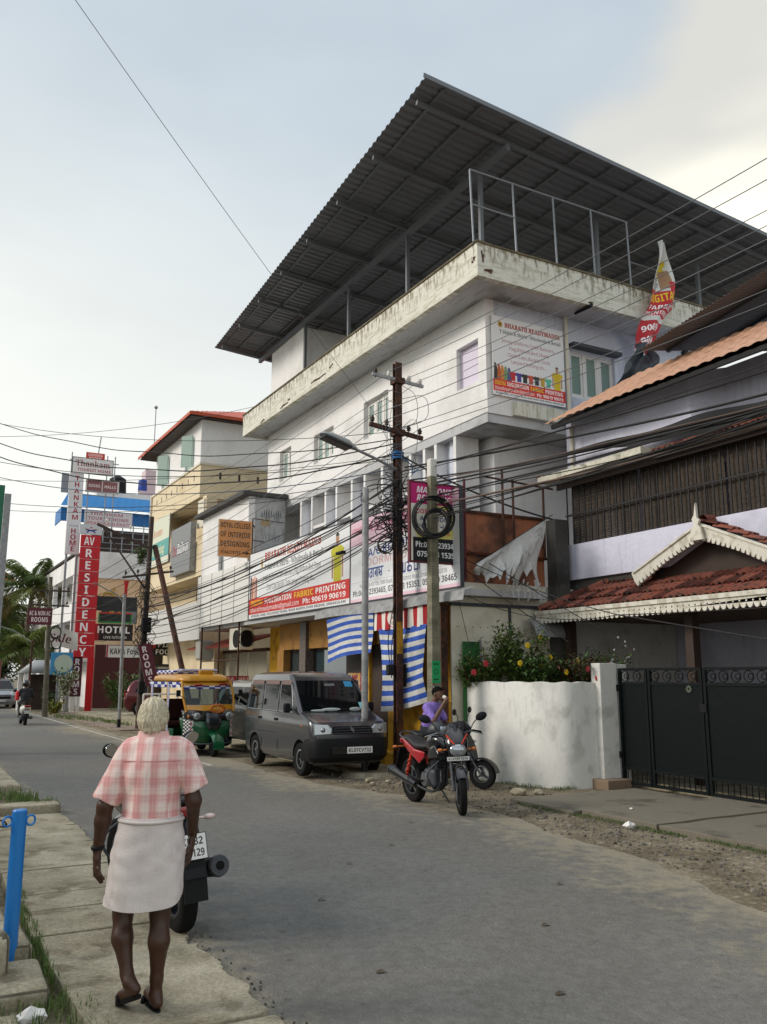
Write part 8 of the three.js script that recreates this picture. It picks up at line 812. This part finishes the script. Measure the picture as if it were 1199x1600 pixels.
// ================================================================ poles, lamps, cables
function insulator(t, x, y, z, m) { part('insulator', [cyl([x, y - 0.08, z], [x, y, z], 0.012), new THREE.LatheGeometry([[0.02, 0], [0.045, 0.01], [0.03, 0.04], [0.05, 0.05], [0.032, 0.085], [0.02, 0.12], [0, 0.13]].map((p) => new THREE.Vector2(...p)), 14).translate(x, y, z)], m || M.porcelain, t); }
function lampHead(t, a, b, k = 1) { // luminaire from its arm end a to its tip b: shell above, dark lens below
  const d = V(...b).sub(V(...a)), L = d.length(), m = new THREE.Matrix4().makeBasis(d.clone().normalize(), V(-d.y, d.x, 0).normalize().multiplyScalar(d.x < 0 ? -1 : 1), V(0, 0, 1)).setPosition(...a); if (m.determinant() < 0) m.multiply(new THREE.Matrix4().makeScale(1, 1, -1));
  const ring = (x, w, h) => Array.from({ length: 18 }, (_, q) => { const c = q / 18 * 6.2832; return [x * L, k * h * Math.max(-0.25, Math.sin(c)), k * w * Math.cos(c)]; });
  const hd = part('lamp_head', loft([ring(0, 0.035, 0.035), ring(0.1, 0.06, 0.05), ring(0.28, 0.12, 0.085), ring(0.7, 0.13, 0.075), ring(0.93, 0.10, 0.045), ring(1, 0.04, 0.02)]).applyMatrix4(m), mat({ color: 0x9fa2a4, roughness: 0.5, side: THREE.DoubleSide }), t); part('lamp_lens', rb(L * 0.76, 0.05 * k, 0.22 * k, 0.02, L * 0.56, -0.035 * k, 0).applyMatrix4(m), mat({ color: 0x1a1d20, roughness: 0.35 }), hd);
}
{ // rusty rail-section pole with lamp
  const t = thing('rusty_utility_pole', 'rusty brown steel rail utility pole with two crossarms and street lamp', 'utility pole', [8.3, 0, -14.4]);
  part('pole', [b2(-0.07, 0.07, -0.1, 7.95, -0.07, -0.05), b2(-0.07, 0.07, -0.1, 7.95, 0.05, 0.07), b2(-0.012, 0.012, -0.1, 7.95, -0.05, 0.05)], M.rust, t); part('faded_paint_mark', [b2(-0.068, 0.068, 2.15, 2.75, 0.0705, 0.072)], mat({ map: blotchy(0xb98a1c, 0x5a3a22, 1.0, 6, 431, 0.6), m: 0.5 }), t);
  part('crossarm', bar([-0.62, 7.6, 0.09], [0.55, 7.52, 0.09], 0.05, 0.06), M.galv, t); part('crossarm', bar([-0.68, 6.56, 0.1], [0.52, 6.42, 0.1], 0.07, 0.08), M.rust, t); part('clamp', [b2(-0.11, 0.11, 7.5, 7.62, -0.1, 0.12), b2(-0.11, 0.11, 6.42, 6.54, -0.1, 0.13)], M.rust, t);
  for (const x of [-0.55, -0.25, 0.22, 0.48]) insulator(t, x, 7.62 - (x + 0.6) * 0.06, 0.09, x < -0.4 ? M.brown : M.porcelain); for (const x of [-0.62, -0.3, 0.2, 0.46]) insulator(t, x, 6.62 - (x + 0.6) * 0.11, 0.1, M.brown);
  part('lamp_arm', tube([[-0.08, 5.72, 0.08], [-0.5, 5.86, 0.1], [-1.05, 6.02, 0.12]], 0.03, 12, 8), M.galv, t); lampHead(t, [-0.98, 6.0, 0.12], [-1.74, 6.22, 0.12], 1.25);
  part('blue_rope', Array.from({ length: 5 }, (_, i) => torus(0.12, 0.012, 0, 5.95 + i * 0.035, 0, Math.PI / 2 + rr(-0.1, 0.1), 0, 0, 5, 18)).concat([tube([[0.1, 5.95, 0.1], [0.25, 5.8, 0.15], [0.22, 5.65, 0.2], [0.35, 5.75, 0.2]], 0.012)]), M.bluePlastic, t);
  part('meter_box', [rb(0.2, 0.42, 0.14, 0.02, 0.2, 1.75, 0.02), rb(0.14, 0.2, 0.12, 0.02, -0.18, 1.85, 0.02)], M.black, t); for (const [p, r] of [[[[0.15, 1.6, 0.1], [0.45, 1.35, 0.2], [0.5, 0.9, 0.25], [0.55, 0.3, 0.3]], 0.012], [[[-0.12, 3.2, 0.1], [-0.3, 2.4, 0.15], [-0.2, 1.7, 0.1]], 0.009], [[[-0.1, 2.9, 0.1], [-0.22, 2.1, 0.12], [-0.1, 1.5, 0.1]], 0.009]]) part('loose_cable', tube(p, r), M.wire, t);
  const l = thing('galvanised_post', 'plain galvanised steel post with black painted foot by the van', 'post', [7.43, 0, -14.1]); part('shaft', [cyl([0, 0.55, 0], [0, 5.2, 0], 0.062, 0.062, 16), cyl([0, 5.2, 0], [0, 5.21, 0], 0.062, 0.05, 16)], M.galv, l); part('painted_foot', cyl([0, 0.0, 0], [0, 0.55, 0], 0.0625, 0.0622, 16), mat({ map: blotchy(0x1d2022, 0x8a8c8c, 0.8, 10, 441), m: 0.4 }), l); part('bolt', [sph(0.02, 0.03, 5.22, 0), sph(0.02, -0.03, 5.22, 0)], M.galv, l);
  const c = thing('concrete_post', 'square grey concrete post in front of the magenta rooms board', 'post', [8.19, 0, -12.96]); part('shaft', loft([[0.10, 0], [0.062, 5.5]].map(([r, y]) => [[r, y, r], [-r, y, r], [-r, y, -r], [r, y, -r]].reverse())).toNonIndexed(), mat({ map: T.concrete, m: 1.2, color: 0xc4c8c4 }), c); c.children[0].geometry.computeVertexNormals(); part('cap_box', [rb(0.15, 0.35, 0.14, 0.03, 0, 5.45, 0.0)], M.porcelain, c);
  part('green_sticker', [b2(-0.10, 0.07, 1.62, 2.0, 0.094, 0.098)], mat({ map: canvasTex(64, 128, (x, W, H) => { x.fillStyle = '#1c9a58'; x.fillRect(0, 0, W, H); x.strokeStyle = '#0c4a2a'; x.lineWidth = 5; x.beginPath(); x.arc(32, 64, 14, 0, 7); x.stroke(); x.fillStyle = '#0c4a2a'; x.fillRect(12, 16, 40, 8); x.fillRect(12, 104, 40, 8); }) }), c); part('white_sticker', [b2(-0.08, 0.06, 1.38, 1.56, 0.096, 0.1)], M.whitePaint, c);
  const gp = thing('green_painted_panel', 'green painted board behind the concrete post', 'panel'); part('panel', b2(8.9, 9.25, 0.2, 2.35, -13.12, -13.08), mat({ map: blotchy(0x2f6a34, 0x1f4424, 0.7, 6, 451), m: 1 }), gp); part('edge', b2(9.25, 9.29, 0.2, 2.38, -13.13, -13.07), M.galv, gp);
}
{ // far poles
  const p = thing('dark_utility_pole', 'dark utility pole tangled with cables beside the leaning stay', 'utility pole', [7.1, 0, -29.4]); part('pole', cyl([0, 0, 0], [0.1, 7.1, 0], 0.11, 0.08, 12), M.brown, p); part('crossarm', bar([-1.7, 6.7, 0], [0.1, 6.0, 0], 0.08, 0.08), M.brown, p); part('crossarm', bar([-0.8, 4.95, 0.1], [0.9, 5.25, 0.1], 0.07, 0.07), M.brown, p); part('brace', bar([-1.5, 6.6, 0], [0, 4.6, 0], 0.05, 0.05), M.brown, p); for (const x of [-1.4, -0.6]) insulator(p, x, 6.85 - (x + 1.7) * 0.2, 0); for (const x of [-0.7, -0.3, 0.4, 0.8]) insulator(p, x, 5.05 + (x + 0.8) * 0.17, 0.1, M.brown); part('junction_box', [rb(0.3, 0.5, 0.25, 0.03, 0.05, 3.4, 0.15), rb(0.2, 0.4, 0.2, 0.03, 0, 1.35, 0.15)], M.black, p);
  const cl = []; for (let i = 0; i < 46; i++) { const a = rnd() * 6.28, r = rr(0.15, 0.5), y = rr(2.9, 5.2); cl.push(tube([[0, y, 0.1], [Math.cos(a) * r, y - rr(0, 0.6), 0.1 + rr(-0.1, 0.25)], [Math.cos(a + 1.5) * r, y - rr(0.2, 1.0), 0.1 + rr(-0.1, 0.25)], [0, y - rr(0.5, 1.4), 0.1]], 0.01, 14, 4)); } const tg2 = part('cable_tangle', cl, M.wire, p); tg2.userData.kind = 'stuff';
  solo('leaning_stay_pole', bar([7.35, 6.1, -29.4], [8.05, 0, -26.1], 0.13, 0.13), M.rust, 'rusty stay pole leaning against the dark utility pole', 'stay pole');
  const l = thing('street_lamp', 'galvanised street lamp post with black foot on the forecourt', 'street lamp', [6.69, 0, -30.4]); part('post', cyl([0, 0.3, 0], [-0.05, 4.5, 0], 0.06, 0.055, 14), M.galv, l); part('foot', cyl([0, 0, 0], [0, 0.3, 0], 0.062, 0.062, 14), M.black, l); part('arm', tube([[-0.05, 4.2, 0], [-0.3, 4.45, 0], [-0.55, 4.6, 0]], 0.025), M.galv, l); lampHead(l, [-0.5, 4.55, 0], [-1.1, 4.86, 0], 0.25);
  const q = thing('far_utility_pole', 'slim grey utility pole with short crossarms near the carport', 'utility pole', [5.72, 0, -40.25]); part('pole', cyl([0, 0, 0], [-0.15, 6.0, 0], 0.12, 0.08, 12), mat({ map: T.concrete, m: 1, color: 0x9a9c9c }), q); part('crossarm', bar([-0.9, 5.4, 0], [0.7, 5.4, 0], 0.07, 0.07), M.brown, q); part('crossarm', bar([-0.9, 4.75, 0], [0.7, 4.75, 0], 0.07, 0.07), M.brown, q); for (const x of [-0.8, 0.6]) for (const y of [5.48, 4.83]) insulator(q, x, y, 0, M.brown); part('cable_coil', [torus(0.25, 0.03, 0.2, 3.6, 0.1, 0, 0.4), torus(0.22, 0.03, 0.25, 3.1, 0.1, 0, 0.3)], M.wire, q); const l3 = thing('street_lamp', 'thin brown street lamp with long arm before the carport', 'street lamp', [5.35, 0, -43]); part('post', cyl([0, 0, 0], [0, 3.3, 0], 0.06, 0.05, 10), M.rust, l3); part('arm', tube([[0, 3.2, 0], [-0.4, 3.5, 0], [-0.9, 3.8, 0]], 0.025), M.galv, l3); lampHead(l3, [-0.85, 3.75, 0], [-1.6, 4.0, 0], 0.25);
}
// cables: each one hangs on its own
function cable(label, a, b, sag, r, m = M.wire, group = 'overhead cables', n = 22, wavy = 0) {
  const pts = []; for (let i = 0; i <= n; i++) { const u = i / n; pts.push([mix(a[0], b[0], u), mix(a[1], b[1], u) - sag * 4 * u * (1 - u) + wavy * Math.sin(u * 31 + a[1] * 7) * Math.sin(u * 3.14), mix(a[2], b[2], u) + wavy * Math.cos(u * 23 + b[1] * 5)]); } return solo('cable', tube(pts, r * 0.85, n * 2, 5), m, label, 'cable', group);
}
const P0 = [8.3, 0, -14.3];
[[-0.55, 7.72], [-0.25, 7.7], [0.22, 7.66], [0.48, 7.64]].forEach(([dx, y]) => { cable('bare grey power line running from the upper crossarm over the road', [8.3 + dx, y, -14.3], [8.3 + dx * 1.3, y + 0.5, 12], 0.75, 0.007, M.wireGrey, 'upper power lines'); cable('bare grey power line running from the upper crossarm to the dark pole', [8.3 + dx, y, -14.3], [7.1 + dx * 1.4, 7.05, -29.4], 0.35, 0.007, M.wireGrey, 'upper power lines to the dark pole'); });
[[-0.62, 6.74], [-0.3, 6.7], [0.2, 6.65], [0.46, 6.62]].forEach(([dx, y]) => { cable('bare grey power line running from the lower crossarm over the road', [8.3 + dx, y, -14.3], [8.3 + dx * 1.3, y + 0.45, 12], 0.7, 0.008, M.wireGrey, 'lower power lines'); cable('bare grey power line running from the lower crossarm to the dark pole', [8.3 + dx, y, -14.3], [7.1 + dx, 5.2, -29.4], 0.35, 0.008, M.wireGrey, 'lower power lines to the dark pole'); });
for (let i = 0; i < 15; i++) { const y = 4.55 + i * 0.085, e = [5.95, 5.7, 5.55, 5.4, 5.3, 5.15, 5.05, 4.95, 4.85, 4.75, 4.68, 4.6, 5.8, 5.22, 4.5][i] - 0.1; cable('black telephone cable of the bundle running past the lilac house', [8.2 + (i % 4) * 0.06, y, -14.25 + (i % 3) * 0.05], [8.35 + (i % 5) * 0.09, e + 0.35, 6 + i * 0.3], 0.55 + rr(-0.1, 0.12), [0.012, 0.018, 0.009, 0.014, 0.022][i % 5], i % 6 === 4 ? mat({ color: 0x5d4a40, roughness: 0.7 }) : M.wire, 'telephone bundle past the house', 26, 0.012); }
for (let i = 0; i < 16; i++) { const y = 4.5 + i * 0.075; cable('black telephone cable of the bundle drooping across the signboards', [8.2 + (i % 4) * 0.05, y, -14.35], [7.15 + (i % 3) * 0.08, 3.0 + i * 0.1 + rr(-0.1, 0.1), -29.3], 0.25 + rr(-0.2, 0.3), [0.010, 0.016, 0.008, 0.012, 0.02][i % 5], M.wire, 'telephone bundle across the signs', 24, 0.012); }
[[6.35, 9.15, 0.8, 0.013], [6.25, 8.6, 0.9, 0.016], [6.05, 8.3, 1.0, 0.018], [5.95, 7.85, 0.55, 0.010], [5.75, 7.5, 0.7, 0.012], [5.6, 6.6, 0.5, 0.009], [6.5, 8.9, 0.45, 0.008], [5.4, 6.3, 0.35, 0.008], [6.0, 7.1, 0.3, 0.007]].forEach(([y, e, s, r], i) => cable('black service cable crossing the street above the far road', [8.22, y, -14.35], [0.6, e, -26], s, r, i === 4 ? mat({ color: 0x27405c, roughness: 0.6 }) : M.wire, 'service cables crossing the street', 26, r > 0.012 ? 0.02 : 0));
cable('long thin wire rising from the rusty pole over the pavement', [8.25, 6.3, -14.35], [-0.6, 9.35, -7.2], 0.12, 0.0045, M.wireGrey, 'single wires'); cable('thin wire crossing the sky above the hotel signs', [9.9, 10.6, -26], [0.3, 9.2, -30], 0.4, 0.009, M.wireGrey, 'single wires'); cable('thick black cable dropping from the rusty pole to the house pillar', [8.35, 6.0, -14.3], [11.05, 4.75, -13.0], 0.12, 0.022, M.wire, 'cables to the house'); cable('black cable slung from the signs past the porch fretwork', [8.75, 4.15, -13.6], [9.6, 2.66, -9.9], 0.12, 0.010, M.wire, 'cables to the house'); cable('black cable running on along the front of the porch', [9.6, 2.66, -9.9], [9.2, 2.0, -6.0], 0.0, 0.012, M.wire, 'cables to the house'); cable('thin cable hanging level below the porch fretwork', [9.0, 3.3, -13.4], [9.6, 2.66, -9.9], 0.25, 0.008, M.wire, 'cables to the house'); cable('second thin cable running level along the porch front', [9.6, 2.66, -9.9], [9.7, 2.6, -6.0], 0.02, 0.009, M.wire, 'cables to the house'); cable('black cable falling from the pole bundle to the shrubs', [8.4, 4.7, -14.2], [9.9, 2.3, -11.4], 0.1, 0.009, M.wire, 'cables to the house'); cable('second black cable falling from the pole bundle to the planter', [8.4, 4.9, -14.2], [10.4, 2.45, -11.0], 0.05, 0.010, M.wire, 'cables to the house'); cable('thin cable falling from lodge board to the stall roof', [8.75, 4.0, -13.3], [8.95, 2.1, -12.9], 0.05, 0.007, M.wire, 'cables to the house');
for (let i = 0; i < 5; i++) cable('far thin cable strung between the dark pole and the grey pole', [7.1, 4.2 + i * 0.5, -29.4], [5.6, 4.0 + i * 0.35, -40.2], 0.25, 0.012, M.wire, 'cables between the far poles', 14); for (let i = 0; i < 4; i++) cable('far thin cable strung from the dark pole to the hotel', [7.1, 4.0 + i * 0.6, -29.4], [9.4, 3.6 + i * 1.1, -49.6], 0.4, 0.012, M.wire, 'cables to the hotel', 14);
{ // coils and tangle at the rusty pole
  const coil = (label, x, y, z, R, n, ry) => solo('cable_coil', Array.from({ length: n }, (_, i) => torus(R * (1 + rr(-0.07, 0.07)), 0.011, x + rr(-0.02, 0.02), y + rr(-0.03, 0.03), z + i * 0.012 + rr(-0.01, 0.01), rr(-0.1, 0.1), ry + rr(-0.12, 0.12), 0, 6, 30)), M.wire, label, 'cable coil');
  coil('large black cable coil hanging in front of the rooms board', 8.05, 4.5, -12.78, 0.36, 10, -0.35); coil('narrow black cable coil hanging inside the large coil', 8.1, 4.4, -12.74, 0.22, 6, -1.0); coil('black cable coil hanging right beside the rusty pole', 8.48, 4.8, -14.1, 0.3, 6, -0.5); coil('thin long cable loop hanging left of the rusty pole', 7.9, 4.2, -14.2, 0.16, 3, -0.9);
  const L = []; for (let i = 0; i < 70; i++) { const x = 8.25 + rr(-0.5, 0.2) * (rnd() < 0.7 ? 1 : 1.6), y = rr(4.3, 5.6), z = -14.25 + rr(-0.1, 0.2), a = rnd() * 6.28, r = rr(0.1, 0.34); L.push(tube([[8.3, y, -14.28], [x, y - rr(-0.1, 0.25), z], [x + Math.cos(a) * r, y - rr(0, 0.45), z + 0.08], [mix(x, 8.3, 0.6), y - rr(0.1, 0.5), z]], rr(0.005, 0.012), 14, 4)); } const o = solo('cable_tangle', L, M.wire, 'dense tangle of black cables knotted round the rusty pole', 'cable tangle'); o.userData.kind = 'stuff';
  const w = []; for (let i = 0; i < 16; i++) { const y = rr(5.5, 7.5), s = rr(-0.5, 0.5); w.push(tube([[8.3, y, -14.25], [8.3 + s, y + rr(-0.2, 0.3), -14.15], [8.3 + s * 1.1, y - rr(0.3, 0.9), -14.15], [8.3, y - rr(0.6, 1.3), -14.28]], 0.006, 14, 4)); } const o2 = solo('jumper_wires', w, M.wireGrey, 'thin looping jumper wires on the rusty pole crossarms', 'wires'); o2.userData.kind = 'stuff';
  solo('pale_splice_box', rb(0.1, 0.16, 0.1, 0.02, 8.5, 5.05, -14.1), M.cream, 'pale plastic splice box hanging beside the rusty pole', 'splice box'); solo('cable_joint', rb(0.12, 0.07, 0.3, 0.03, 7.95, 4.28, -16.2, 0, 0, 0.1), M.black, 'black oval cable joint on the drooping bundle', 'cable joint');
}
scene.traverse((o) => { if (o.isMesh) { o.castShadow = true; o.receiveShadow = true; } });
renderer.render(scene, camera);
